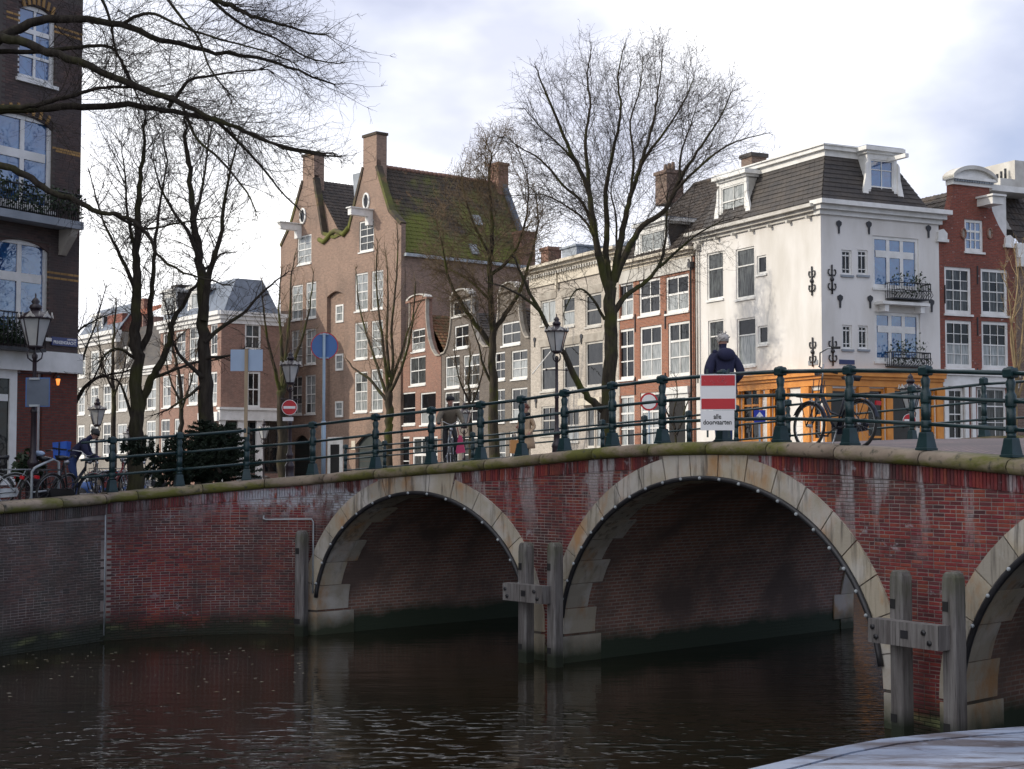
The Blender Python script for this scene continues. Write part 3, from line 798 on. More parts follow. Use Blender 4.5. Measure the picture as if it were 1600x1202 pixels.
def plank(a, b, c, d, lift=0.):
    m = M(); z = Vector((0, 0, lift)); k = Vector((0, 0, -.04))
    m.hexa([a + k, b + k, c + k, d + k, a + z, b + z, c + z, d + z]); m.build('deck_plank', MT['deckpaint'], BT)
for i, (a, b) in enumerate(zip(range(0, 9), range(1, 10))):
    def g(p, q, t): return p + (q - p) * t
    e = .004
    plank(g(ring[a], ring[b], e), g(ring[a], ring[b], 1 - e), g(ctr[a], ctr[b], 1 - e), g(ctr[a], ctr[b], e), -.006)
    plank(g(ctr[a], ctr[b], e), g(ctr[a], ctr[b], 1 - e), g(inn[a], inn[b], 1 - e), g(inn[a], inn[b], e), -.010)
# ------------------------------------------------------------------ houses
class Face:
    def __init__(s, A, B, house=None):
        s.a = Vector(A).to_2d() if len(A) > 2 else Vector(A); s.b = Vector(B); s.d = (s.b - s.a).normalized(); s.L = (s.b - s.a).length
        s.n = Vector((s.d.y, -s.d.x))
    def w(s, t, z, out=0.):
        return Vector((s.a.x + s.d.x * t + s.n.x * out, s.a.y + s.d.y * t + s.n.y * out, z))
    def px(s, u, v, out=0.):
        r = ray(u, v); a = s.a + s.n * out
        k = (a.x * s.n.x + a.y * s.n.y) / (r.x * s.n.x + r.y * s.n.y)
        q = r * k; return ((q.x - s.a.x) * s.d.x + (q.y - s.a.y) * s.d.y, q.z + EYE)
    def z(s, u, v): return s.px(u, v)[1]
    def s(s, u): return s.px(u, 600)[0]
    def rect(s, u0, v0, u1, v1):
        c = (u0 + u1) / 2; return (s.px(u0, 600)[0], s.z(c, v1), s.px(u1, 600)[0], s.z(c, v0))
    def ax(s): return Vector((s.d.x, s.d.y, 0)), Vector((-s.n.x, -s.n.y, 0)), Vector((0, 0, 1))
    def box(s, m, s0, z0, s1, z1, o0, o1, mi=None):
        m.hexa([s.w(s0, z0, o1), s.w(s1, z0, o1), s.w(s1, z0, o0), s.w(s0, z0, o0), s.w(s0, z1, o1), s.w(s1, z1, o1), s.w(s1, z1, o0), s.w(s0, z1, o0)], m=mi)
    def size_px(s, t, z): # pixels per metre there
        return F / s.w(t, z).y
def line_face(C0, d, uA, uB):
    """the facade between pixel columns uA and uB on the vertical plane through C0 along d"""
    f = Face(C0, (C0[0] + d[0], C0[1] + d[1]))
    a, b = f.s(uA), f.s(uB); return Face(f.w(a, 0).to_2d(), f.w(b, 0).to_2d())
def house(name, label, f, cat='house', group=None):
    r_ = root(name, (f.a.x, f.a.y, FZ), math.atan2(f.d.y, f.d.x), label, cat, group); return r_
def wall(r_, f, left, right, ops, mat, name='wall', rev=.16, thick=.35, out=0.):
    """wall with outline LEFT / RIGHT ([(s, z)] upwards) and rectangular openings OPS (s0, z0, s1, z1), with reveals"""
    zs = sorted(set([round(z, 4) for _, z in left] + [round(z, 4) for _, z in right] + [round(z, 4) for o in ops for z in (o[1], o[3])]))
    z_lo, z_hi = max(left[0][1], right[0][1]), min(left[-1][1], right[-1][1])
    def at(pts, z):
        for (a, za), (b, zb) in zip(pts, pts[1:]):
            if za - 1e-6 <= z <= zb + 1e-6 and zb - za > 1e-6: return a + (b - a) * (z - za) / (zb - za)
        return pts[-1][0] if z > pts[-1][1] else pts[0][0]
    m = M()
    for za, zb in zip(zs, zs[1:]):
        if za < z_lo - 1e-4 or zb > z_hi + 1e-4: continue
        mid = (za + zb) / 2; e = 1e-4
        here = sorted(o for o in ops if o[1] < mid < o[3])
        L0, L1, R0, R1 = at(left, za + e), at(left, zb - e), at(right, za + e), at(right, zb - e)
        cur = (L0, L1)
        for o in here:
            m.face([f.w(cur[0], za, out), f.w(o[0], za, out), f.w(o[0], zb, out), f.w(cur[1], zb, out)]); cur = (o[2], o[2])
        m.face([f.w(cur[0], za, out), f.w(R0, za, out), f.w(R1, zb, out), f.w(cur[1], zb, out)])
        m.face([f.w(L0, za, out), f.w(L1, zb, out), f.w(L1, zb, out - thick), f.w(L0, za, out - thick)])
        m.face([f.w(R0, za, out - thick), f.w(R1, zb, out - thick), f.w(R1, zb, out), f.w(R0, za, out)])
        for pts in (left, right):
            pass
    for o in ops:
        s0, z0, s1, z1 = o; r0, r1 = out, out - rev
        m.face([f.w(s0, z0, r0), f.w(s1, z0, r0), f.w(s1, z0, r1), f.w(s0, z0, r1)])
        m.face([f.w(s0, z1, r1), f.w(s1, z1, r1), f.w(s1, z1, r0), f.w(s0, z1, r0)])
        m.face([f.w(s0, z0, r1), f.w(s0, z1, r1), f.w(s0, z1, r0), f.w(s0, z0, r0)])
        m.face([f.w(s1, z0, r0), f.w(s1, z1, r0), f.w(s1, z1, r1), f.w(s1, z0, r1)])
    return m.build(name, mat, r_)
def body(r_, f, z1, depth, mat, top_mat=None, z0=FZ - .3, s0=0., s1=None):
    s1 = f.L if s1 is None else s1; m = M(); i = -.3
    m.face([f.w(s0, z0, i), f.w(s0, z1, i), f.w(s0, z1, -depth), f.w(s0, z0, -depth)])
    m.face([f.w(s1, z0, -depth), f.w(s1, z1, -depth), f.w(s1, z1, i), f.w(s1, z0, i)])
    m.face([f.w(s1, z0, -depth), f.w(s0, z0, -depth), f.w(s0, z1, -depth), f.w(s1, z1, -depth)])
    m.face([f.w(s0, z1, i), f.w(s1, z1, i), f.w(s1, z1, -depth), f.w(s0, z1, -depth)])
    return m.build('outer_walls', mat, r_)
def window(r_, f, o, cols=2, rows=2, gl='g_dark', fr='white', fw=.075, bar=.03, back=.05, sill=True, mid=True, name='window', rowf=None, sillm=None, depth=.06, out=0.):
    s0, z0, s1, z1 = o; m = M(); a, b = out - back, out - back - depth
    f.box(m, s0, z0, s1, z0 + fw * 1.2, b, a); f.box(m, s0, z1 - fw, s1, z1, b, a)
    f.box(m, s0, z0 + fw * 1.2, s0 + fw, z1 - fw, b, a); f.box(m, s1 - fw, z0 + fw * 1.2, s1, z1 - fw, b, a)
    i0, i1, j0, j1 = s0 + fw, s1 - fw, z0 + fw * 1.2, z1 - fw
    xs = [i0 + (i1 - i0) * k / cols for k in range(cols + 1)]
    rf = rowf or [k / rows for k in range(rows + 1)]
    zs = [j0 + (j1 - j0) * k for k in rf]
    for x in xs[1:-1]: f.box(m, x - bar / 2, j0, x + bar / 2, j1, b + .02, a - .014)
    for k, z in enumerate(zs[1:-1]):
        h = bar * (1.7 if mid and k == (len(zs) - 2) // 2 else 1) / 2
        for x0, x1 in zip(xs, xs[1:]):
            f.box(m, x0 + bar / 2 - .001, z - h, x1 - bar / 2 + .001, z + h, b + .018, a - .012)
    wo_ = m.build(name, MT[fr], r_)
    pp = f.size_px((s0 + s1) / 2, z0)
    gk = gl if isinstance(gl, (list, tuple)) else [gl]
    gm = MT[rnd.choice(gk)]
    sep = (i1 - i0) / cols * pp > 8 and (j1 - j0) / (len(zs) - 1) * pp > 9
    g = M(); half = len(gk) > 1 and rnd.random() < .3; half_z = j0 + (j1 - j0) * rnd.choice((.3, .45))
    for x0, x1 in zip(xs, xs[1:]):
        for y0, y1 in zip(zs, zs[1:]):
            if sep: g = M()
            t = rnd.uniform(-.01, .01)
            if sep: g.face([f.w(x0, y0, b + .012 + t), f.w(x1, y0, b + .012 - t), f.w(x1, y1, b + .012 - t), f.w(x0, y1, b + .012 + t)])
            if sep: g.build('pane', MT['g_pale'] if (half and y0 < half_z) else (gm if rnd.random() < .8 else MT[rnd.choice(gk)]), wo_)
    if not sep:
        g.face([f.w(i0, j0, b + .012), f.w(i1, j0, b + .012), f.w(i1, j1, b + .012), f.w(i0, j1, b + .012)]); g.build('pane', gm, wo_)
    if sill:
        m = M(); f.box(m, s0 - .06, z0 - .09, s1 + .06, z0 - .002, out - .1, out + .07); m.build('sill', MT[sillm or fr], wo_)
    return wo_
def cornice(r_, f, z, s0, s1, h=.5, out=.4, mat='white', name='cornice', steps=3):
    m = M()
    for k in range(steps):
        a = z - h + h * k / steps; f.box(m, s0 - (.02 + out * .6 * (k + 1) / steps), a, s1 + (.02 + out * .6 * (k + 1) / steps), a + h / steps - .002, -.28, out * ((k + 1) / steps) ** 1.4)
    return m.build(name, MT[mat], r_)
def roof(r_, p00, p10, p01, p11, mat, tw=.24, ch=.30, name='roof_tiles', wave=.028, step=.03):
    """pantiles on the quad p00-p10 (eaves) / p01-p11 (ridge): real rows with laps and a wave across"""
    W = ((p10 - p00).length + (p11 - p01).length) / 2; H = ((p01 - p00).length + (p11 - p10).length) / 2
    nt_ = max(2, int(W / tw)); nc = max(2, int(H / ch)); n = (p10 - p00).cross(p01 - p00).normalized()
    if n.z < 0: n = -n
    vs = []; fs = []; wv = [0, .9, 1, .25]; cols = nt_ * 4
    for j in range(nc):
        for e in (0, 1):
            t = (j + e) / nc
            for i in range(cols + 1):
                q = i / cols; a = p00.lerp(p10, q); b = p01.lerp(p11, q)
                jig = .008 * math.sin(j * 7.3 + (i // 4) * 3.1)
                vs.append(a.lerp(b, t) + n * (wave * wv[i % 4] + (step if e == 0 else 0) + .01 + jig))
    for r__ in range(2 * nc - 1):
        for i in range(cols):
            k = r__ * (cols + 1) + i; fs.append((k, k + 1, k + cols + 2, k + cols + 1))
    m = M(); m.faces(vs, fs, smooth=False); return m.build(name, MT[mat], r_, kind='stuff')
def flat(r_, pts, mat, name='roof', thick=.06):
    m = M(); p = [Vector(q) for q in pts]; n = (p[1] - p[0]).cross(p[2] - p[0]).normalized()
    if n.z < 0: n = -n
    m.slab(p, n * thick); return m.build(name, MT[mat], r_)
def chimney(r_, f, s0, s1, z0, z1, o0, o1, mat, cap=None, name='chimney'):
    m = M(); f.box(m, s0, z0, s1, z1, o1, o0); c = m.build(name, MT[mat], r_)
    m = M(); f.box(m, s0 - .07, z1 - .02, s1 + .07, z1 + .16, o1 - .07, o0 + .07); m.build('chimney_cap', MT[cap or mat], c); return c
def anchor(r_, f, u, v, mat='black'):
    s, z = f.px(u, v); m = M()
    m.slab([f.w(s + x, z + y, .02) for x, y in ((-.035, -.26), (.035, -.26), (.045, 0), (.13, .1), (.13, .2), (0, .27), (-.13, .2), (-.13, .1), (-.045, 0))], f.ax()[1] * -.03); m.build('wall_anchor', MT[mat], r_)
def scroll_anchor(r_, f, s, z):
    m = M(); m.tube([f.w(s, z - .58, .04), f.w(s, z + .58, .04)], .035, 6)
    for sg in (-1, 1):
        for zz in (.28, -.28):
            m.tube([f.w(s, z + zz - .08, .04), f.w(s + sg * .12, z + zz - .13, .04), f.w(s + sg * .19, z + zz - .02, .04), f.w(s + sg * .17, z + zz + .11, .04), f.w(s + sg * .11, z + zz + .1, .04)], .028, 5)
    m.ball(f.w(s, z, .04), .09, 8); m.build('wall_anchor', MT['black'], r_)
def downpipe(r_, f, s, z0, z1, mat='gutter', out=.12):
    m = M(); m.tube([f.w(s, z0, out), f.w(s, z1 - .3, out), f.w(s, z1, out + .12)], .05, 6); m.box(f.w(s, z1 - .25, out), (.24, .2, .25), ax=f.ax()); m.build('downpipe', MT[mat], r_)
def block_front(r_, f, z1, wins, mat, left=None, right=None, thick=.35):
    """rectangular front with windows given in pixels: (u0, v0, u1, v1, cols, rows, glass, extra)"""
    ops = [f.rect(*w_[:4]) for w_ in wins]
    wall(r_, f, left or [(0, FZ - .3), (0, z1)], right or [(f.L, FZ - .3), (f.L, z1)], ops, MT[mat], thick=thick)
    for o, w_ in zip(ops, wins): window(r_, f, o, w_[4], w_[5], w_[6], **(w_[7] if len(w_) > 7 else {}))

SC, SD = (12.1, 60.0), (.447, -.894)          # corner of the white house; the street front runs along SD
PALE = ['g_pale', 'g_mid']; DK = ['g_dark', 'g_dark', 'g_mid']

# --- white corner house
f = line_face(SC, SD, 1088, 1285)
WH = house('corner_house', 'white rendered corner house with slate mansard roof and an orange shop front', f)
f2 = Face((f.b.x, f.b.y), (f.b.x + .894 * 6.05, f.b.y + .447 * 6.05)); f2.L = f2.s(1470); f2.b = f2.w(f2.L, 0).to_2d()
zc = f2.z(1285, 318); shop = f.z(1220, 588)
wl = [(1106, 394, 1131, 468, 1, 2, 'g_mid', dict(rowf=[0, .66, 1])), (1151, 387, 1180, 466, 1, 2, 'g_mid', dict(rowf=[0, .66, 1])), (1184, 399, 1199, 428, 1, 1, 'g_dark'),
      (1107, 500, 1131, 572, 1, 2, 'g_mid', dict(rowf=[0, .66, 1])), (1152, 497, 1181, 572, 1, 2, DK, dict(rowf=[0, .66, 1])), (1185, 509, 1200, 538, 1, 1, 'g_dark')]
sl_ = [(1158, 604, 1188, 690), (1206, 606, 1230, 740), (1268, 610, 1282, 690)]
ops = [f.rect(*w_[:4]) for w_ in wl] + [f.rect(*q) for q in sl_]
wall(WH, f, [(0, FZ - .3), (0, zc)], [(f.L, FZ - .3), (f.L, zc)], ops, MT['wallwhite'], thick=.003)
for w_ in wl: window(WH, f, f.rect(*w_[:4]), *w_[4:7], **(w_[7] if len(w_) > 7 else {}))
for q, (c_, r__) in zip(sl_, ((2, 3), (1, 2), (1, 2))): window(WH, f, f.rect(*q), c_, r__, 'g_dark', fr='orange', fw=.11, bar=.05, sill=False, name='shop_window')
wr = [(1317, 391, 1333, 430, 2, 3, 'g_dark', dict(rowf=[0, .17, .83, 1], sillm='lead')), (1342, 391, 1358, 430, 2, 3, 'g_dark', dict(rowf=[0, .17, .83, 1], sillm='lead')),
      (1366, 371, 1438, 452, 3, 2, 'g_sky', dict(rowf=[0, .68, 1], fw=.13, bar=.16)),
      (1317, 508, 1332, 546, 2, 3, 'g_dark', dict(rowf=[0, .17, .83, 1], sillm='lead')), (1342, 509, 1357, 546, 2, 3, 'g_dark', dict(rowf=[0, .17, .83, 1], sillm='lead')),
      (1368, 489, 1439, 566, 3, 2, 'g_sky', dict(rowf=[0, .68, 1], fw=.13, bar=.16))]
sr = [(1296, 607, 1338, 700), (1354, 607, 1382, 760), (1393, 607, 1430, 700), (1436, 607, 1460, 700)]
ops = [f2.rect(*w_[:4]) for w_ in wr] + [f2.rect(*q) for q in sr]
wall(WH, f2, [(0, FZ - .3), (0, zc)], [(f2.L, FZ - .3), (f2.L, zc)], ops, MT['wallwhite'], thick=.003)
for w_ in wr: window(WH, f2, f2.rect(*w_[:4]), *w_[4:7], **w_[7])
for q, (c_, r__) in zip(sr, ((1, 2), (1, 2), (1, 1), (2, 2))): window(WH, f2, f2.rect(*q), c_, r__, 'g_dark', fr='orange', fw=.11, bar=.05, sill=False, name='shop_window')
m = M(); D = f2.L
m.face([f.w(0, FZ, -D), f.w(0, zc, -D), f.w(0, zc, -.3), f.w(0, FZ, -.3)]); m.face([f.w(f.L, FZ, -D), f.w(0, FZ, -D), f.w(0, zc, -D), f.w(f.L, zc, -D)]); m.face([f.w(0, zc - .1, 0), f.w(f.L, zc - .1, 0), f.w(f.L, zc - .1, -D), f.w(0, zc - .1, -D)])
m.build('outer_walls', MT['wallwhite'], WH)
for fc, a, b in ((f, f.s(1153) , f.L - .02), (f2, .02, f2.L)):
    m = M()
    for k, (h0, h1, o_) in enumerate(((-.05, .22, .12), (.22, .34, .22), (.34, .5, .34), (.5, .56, .38))): fc.box(m, a - (o_ if fc is f2 else 0), shop - .45 + h0, b + (o_ if fc is f else 0), shop - .45 + h1 - .002, .0, o_)
    m.build('shop_fascia', MT['orange'], WH)
for fc, pl in ((f, ((1153, 1157.5), (1188.5, 1191), (1201, 1206), (1230.5, 1233), (1257, 1267))), (f2, ((1288, 1295), (1339, 1353), (1383, 1392), (1461, 1471)))):
    for a, b in pl:
        m = M(); a, b = fc.s(a), fc.s(b); fc.box(m, a, FZ, b, shop - .52, .0, .1); fc.box(m, a - .05, shop - .8, b + .05, shop - .53, .0, .16); fc.box(m, a - .04, FZ, b + .04, FZ + .5, 0., .14); m.build('pilaster', MT['orange'], WH)
for fc, q in ((f, (1158, 1188)), (f2, (1296, 1338)), (f2, (1393, 1460))):
    m = M(); fc.box(m, fc.s(q[0]), FZ, fc.s(q[1]), fc.z(sum(q) / 2, 691 if fc is f else 702), 0., .06); m.build('shop_panel', MT['orange'], WH)
cornice(WH, f, zc - .0, 0, f.L - .35, .42, .45, 'offwhite'); cornice(WH, f2, zc + .12, 0, f2.L, .55, .5, 'white')
m = M()
for k in range(7): f.box(m, .5 + k * (f.L - 1.2) / 6, zc - .52, .62 + k * (f.L - 1.2) / 6, zc - .41, 0, .24)
m.build('brackets', MT['offwhite'], WH, kind='stuff')
# mansard
zt = P(1295, 244, 61.6).z; ins = .25; it = 1.15
def wp(x, y, z): return f.w(x, z, -y)
b4 = [wp(.1, ins, zc + .05), wp(f.L - ins, ins, zc + .05), wp(f.L - ins, D - .1, zc + .05), wp(.1, D - .1, zc + .05)]
t4 = [wp(.1, it, zt), wp(f.L - it, it, zt), wp(f.L - it, D - 1.4, zt), wp(.1, D - 1.4, zt)]
m = M()
for i in range(4): m.face([b4[i], b4[(i + 1) % 4], t4[(i + 1) % 4], t4[i]])
m.face(t4); m.build('mansard_roof', MT['slate'], WH)
for i in (0, 1, 2):
    m = M(); n_ = 11
    for r__ in range(n_):
        t0, t1 = r__ / n_, (r__ + 1) / n_
        a, b, c_, d_ = b4[i].lerp(t4[i], t0), b4[(i + 1) % 4].lerp(t4[(i + 1) % 4], t0), b4[(i + 1) % 4].lerp(t4[(i + 1) % 4], t1), b4[i].lerp(t4[i], t1)
        n = (b - a).cross(c_ - b).normalized(); nc = max(2, int((b - a).length / .3))
        for k in range(nc):
            p, q = (k + .02) / nc, (k + .98) / nc; li = n * (.028 + rnd.uniform(0, .014))
            m.faces([a.lerp(b, p) + li, a.lerp(b, q) + li, d_.lerp(c_, q) + n * .006, d_.lerp(c_, p) + n * .006, a.lerp(b, p), a.lerp(b, q)], [(0, 1, 2, 3), (4, 5, 1, 0)])
    m.build('roof_slates', MT['slate'], WH, kind='stuff')
m = M()
for k, (h0, h1, o_) in enumerate(((-.02, .22, .06), (.22, .38, .22), (.38, .44, .3))):
    c = [wp(.1, it - o_, 0), wp(f.L - it + o_, it - o_, 0), wp(f.L - it + o_, D - 1.4, 0), wp(.1, D - 1.4, 0)]
    m.hexa([q + Vector((0, 0, zt + h0)) for q in c] + [q + Vector((0, 0, zt + h1 - .002)) for q in c])
m.build('roof_edge', MT['white'], WH)
def dormer(r_, fc, u0, u1, v0, v1, set_, dep, cols, rows, gl, side='white', roofm='lead', cap=True, kw={}, volute=True):
    s0, z0 = fc.px(u0, v1, -set_); s1, z1 = fc.px(u1, v0, -set_); m = M()
    fb = Face(fc.w(0, 0, -set_).to_2d(), fc.w(fc.L, 0, -set_).to_2d())
    mk = m
    fb.box(mk, s0, z0, s0 + .12, z1 - .2, -dep, -.12); fb.box(mk, s1 - .12, z0, s1, z1 - .2, -dep, -.12); fb.box(mk, s0, z1 - .25, s1, z1 - .2, -dep, -.12)
    d_ = mk.build('dormer', MT[side], r_)
    ft = M(); w_ = .16; i0, i1 = s0 + w_, s1 - w_
    fb.box(ft, s0, z0, i0, z1 - .2, -.12, 0.); fb.box(ft, i1, z0, s1, z1 - .2, -.12, 0.); fb.box(ft, i0, z1 - .42, i1, z1 - .2, -.12, 0.); fb.box(ft, i0, z0, i1, z0 + .14, -.12, 0.)
    if volute:
        h = z1 - z0
        for sg, x in ((-1, s0), (1, s1)):
            ft.slab([fb.w(x + sg * q, z0 + h * t, -.04) for q, t in ((0, .0), (.30, .0), (.34, .1), (.24, .3), (.13, .5), (.1, .72), (0, .78))], fb.ax()[1] * -.1 if sg > 0 else fb.ax()[1] * -.1)
    ft.build('dormer_front', MT['white'], d_)
    m = M()
    if cap:
        fb.box(m, s0 - .1, z1 - .2, s1 + .1, z1 - .1, -dep, .1); fb.box(m, s0 - .25, z1 - .1, s1 + .25, z1 + .06, -dep, .25)
        m.build('dormer_cornice', MT['white'], d_)
    m = M(); fb.box(m, s0 - .2, z1 + .062, s1 + .2, z1 + .1, -dep, .2); m.build('dormer_roof', MT[roofm], d_)
    window(r_, fb, (i0, z0 + .14, i1, z1 - .42), cols, rows, gl, back=.03, fw=.06, sill=False, name='dormer_window', **kw)
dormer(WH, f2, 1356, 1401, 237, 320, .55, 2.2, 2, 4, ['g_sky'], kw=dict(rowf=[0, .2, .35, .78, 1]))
dormer(WH, f, 1124, 1166, 268, 347, .5, 2.2, 2, 2, ['g_pale'], side='offwhite')
m = M(); s_, z_ = f2.px(1390, 250, -.5); f2.box(m, s_ - .09, z_ - .08, s_ + .09, z_ + .08, -.6, .55); m.build('hoist_beam', MT['white'], WH)
s_, z_ = f.px(1175, 262, -2.2); chimney(WH, f, s_ - .4, s_ + .4, zt + .3, f.px(1175, 247, -2.2)[1], -1.9, -2.7, 'b_plain', 'slate')
for u, v in ((1310, 355), (1357, 356), (1450, 362), (1312, 471), (1359, 472), (1455, 478)): anchor(WH, f2, u, v)
for v in (437, 549):
    scroll_anchor(WH, f, f.L - .55, f.z(1283, v)); scroll_anchor(WH, f2, .5, f2.z(1300, v))
downpipe(WH, f, .3, shop, zc - .4, 'offwhite')
for u, v, w_ in ((1323, 566, .75), (1271, 567, .6)):
    fc = f2 if u > 1300 else f; s_, z_ = fc.px(u, v); m = M(); fc.box(m, s_ - w_ / 2, z_ - .09, s_ + w_ / 2, z_ + .09, .0, .03); m.build('name_plate', pmat('blue_enamel', (.02, .03, .13), (.015, .025, .10), 1., .3) if u > 1300 else MT['lead'], WH)
def balcony(r_, fc, u0, u1, vt, vb, out=.55, plants=True):
    s0, z1 = fc.px(u0, vt); s1, z0 = fc.px(u1, vb); m = M()
    fc.box(m, s0, z0 - .05, s1, z0, 0, out); b = m.build('balcony', MT['black'], r_)
    n = int((s1 - s0) / .13); m = M()
    for k in range(n + 1):
        s = s0 + (s1 - s0) * k / n
        m.tube([fc.w(s, z0, out - .03), fc.w(s + .03, z0 + (z1 - z0) * .25, out + .10), fc.w(s - .03, z0 + (z1 - z0) * .6, out), fc.w(s, z1, out - .02)], .014, 4)
        if k % 2: m.tube([fc.w(s - .1, z0 + (z1 - z0) * .45, out + .06), fc.w(s, z0 + (z1 - z0) * .62, out + .02), fc.w(s + .1, z0 + (z1 - z0) * .45, out + .06)], .012, 4)
    for k in range(5):
        for s in (s0, s1): m.tube([fc.w(s, z0, out * k / 4), fc.w(s, z1, out * k / 4)], .014, 4)
    m.build('balusters', MT['black'], b, kind='stuff')
    m = M(); m.tube([fc.w(s0, z1, .0), fc.w(s0, z1, out), fc.w(s1, z1, out), fc.w(s1, z1, 0)], .025, 6); m.tube([fc.w(s0, z0 + .3, out + .06), fc.w(s1, z0 + .3, out + .06)], .018, 5); m.build('handrail', MT['black'], b)
    if plants:
        m = M()
        for k in range(160):
            c = fc.w(rnd.uniform(s0 + .1, s1 - .1), z0 + abs(rnd.gauss(0, .28)) + (0.1 if rnd.random() < .5 else .6), rnd.uniform(.1, out + .1)); a = Vector((rnd.gauss(0, 1), rnd.gauss(0, 1), rnd.gauss(0, 1))).normalized() * .07; q = Vector((rnd.gauss(0, 1), rnd.gauss(0, 1), rnd.gauss(0, 1))).normalized() * .05
            m.face([c - a, c + q, c + a, c - q])
        m.build('foliage', MT['leaf'], b, kind='stuff')
MT['leaf'] = pmat('dark_leaves', (.03, .05, .02), (.015, .03, .012), 5., .6, rv=.6)
MT['needle'] = pmat('fir_needles', (.016, .032, .014), (.008, .018, .009), 6., .7, rv=.5)
balcony(WH, f2, 1383, 1440, 443, 470); balcony(WH, f2, 1383, 1441, 551, 574, .5)
m = M(); s0, s1 = f2.s(1368), f2.s(1442); z_ = f2.z(1405, 474); f2.box(m, s0, z_ - .12, s1, z_, 0, .5); f2.box(m, s0 + .2, z_ - .4, s0 + .4, z_ - .12, 0, .4); f2.box(m, s1 - .4, z_ - .4, s1 - .2, z_ - .12, 0, .4); m.build('balcony_slab', MT['white'], WH)

# --- brick house with white cornice
f = line_face(SC, SD, 969, 1086)
BH = house('brick_house', 'orange brick house with white sash windows and a tiled roof, beside the white corner house', f)
zc = f.z(1030, 400); kw = dict(fw=.12, bar=.055)
wl = [(u0, v0, u1, v1, 2, 2, DK, kw) for u0, v0, u1, v1 in ((1041, 430, 1077, 488), (999, 436, 1032, 492), (966, 442, 990, 497))] + \
     [(u0, v0, u1, v1, 2, 3, DK, kw) for u0, v0, u1, v1 in ((1044, 503, 1078, 588), (1000, 509, 1034, 591), (966, 514, 991, 593))] + \
     [(u0, v0, u1, v1, 2, 3, ['g_dark', 'g_pale'], kw) for u0, v0, u1, v1 in ((1000, 613, 1036, 700), (966, 618, 991, 700))]
block_front(BH, f, zc, wl, 'b_orange')
m = M(); s0, s1, z_ = f.s(1044), f.s(1078), f.z(1060, 605); f.box(m, s0, FZ, s1, z_, 0, .1); f.box(m, s0 - .1, z_ - .3, s1 + .1, z_, 0, .2); m.build('door_frame', MT['white'], BH)
m = M(); f.box(m, s0 + .25, FZ, s1 - .25, z_ - .5, .09, .12); m.build('door', MT['void'], BH)
body(BH, f, zc - .05, 8, MT['b_orange'])
m = M(); fz = f.z(1030, 432); f.box(m, .05, fz, f.L - .15, zc - .35, 0, .07); m.build('frieze', MT['offwhite'], BH)
cornice(BH, f, zc + .05, 0, f.L - .1, .4, .45, 'cream')
for u, v in ((993, 505), (1040, 500), (993, 603), (1040, 597)):
    s_, z_ = f.px(u, v); m = M(); f.box(m, s_ - .03, z_ - .42, s_ + .03, z_ + .42, 0, .05); m.build('wall_anchor', MT['black'], BH)
zr = P(1040, 290, 75.5).z; ro = -4.3
roof(BH, f.w(-.05, zc + .02, .15), f.w(f.L - .05, zc + .02, .15), f.w(-.05, zr, ro), f.w(f.L - .05, zr, ro), 'tile')
m = M(); m.face([f.w(0, zc, -.2), f.w(0, zr - .05, ro), f.w(0, zc, -8)]); m.face([f.w(f.L, zc, -.2), f.w(f.L, zr - .05, ro), f.w(f.L, zc, -8)]); m.face([f.w(0, zr - .02, ro), f.w(f.L, zr - .02, ro), f.w(f.L, zc, -8.1), f.w(0, zc, -8.1)]); m.build('gable_walls', MT['b_orange'], BH)
m = M(); m.tube([f.w(0, zr + .06, ro), f.w(f.L, zr + .06, ro)], .12, 6); m.build('ridge_tiles', MT['tile'], BH)
m = M(); m.slab([f.w(-.12, zc, .2), f.w(-.12, zr + .12, ro), f.w(-.12, zr - .2, ro), f.w(-.12, zc - .3, .1)], Vector((f.d.x, f.d.y, 0)) * .1); m.build('barge_board', MT['slate'], BH)
dormer(BH, f, 998, 1041, 342, 402, .12, 2.6, 2, 1, ['g_pale'], side='slate', roofm='bluelead')
s_, z_ = f.px(1046, 300, -4.3); chimney(BH, f, s_ - .55, s_ + .55, zr - .6, f.px(1038, 276, -4.3)[1], -3.8, -4.8, 'b_plain', 'b_plain')
m = M()
for k in range(3): m.lathe([(.09, 0), (.11, .25), (.08, .5)], f.w(s_ - .35 + .35 * k, f.px(1038, 276, -4.3)[1] + .1, -4.3), 8)
m.build('chimney_pots', MT['b_plain'], BH, kind='stuff')
downpipe(BH, f, f.L - .12, FZ, zc - .5, 'black')

# --- pale grey house
f = line_face(SC, SD, 829, 968)
PH = house('pale_house', 'pale grey brick house with tall dark windows and a cream dentilled cornice', f)
zc = f.z(895, 407); kw = dict(fw=.09, bar=.04, fr='offwhite')
wl = [(u0, v0, u1, v1, c_, r__, DK, kw) for u0, v0, u1, v1, c_, r__ in ((845, 469, 868, 507, 2, 1), (879, 464, 898, 510, 1, 2), (915, 459, 940, 510, 1, 2), (845, 542, 868, 611, 1, 2), (880, 539, 905, 608, 1, 2), (915, 534, 942, 604, 1, 2), (846, 635, 868, 680, 2, 2), (884, 640, 904, 690, 2, 2), (916, 636, 928, 700, 1, 2), (930, 636, 942, 700, 1, 2))]
block_front(PH, f, zc, wl, 'b_pale'); body(PH, f, zc - .05, 9, MT['b_pale'])
m = M(); f.box(m, .05, f.z(895, 437), f.L - .05, zc - .4, 0, .1); f.box(m, f.L * .33, f.z(860, 455), f.L * .33 + .18, zc - .42, .1, .2); m.build('attic_frieze', MT['cream'], PH)
cornice(PH, f, zc + .1, 0, f.L - .05, .45, .55, 'cream')
m = M()
for k in range(34): f.box(m, .1 + k * (f.L - .3) / 34, zc - .52, .22 + k * (f.L - .3) / 34, zc - .36, .1, .28)
m.build('dentils', MT['offwhite'], PH, kind='stuff')
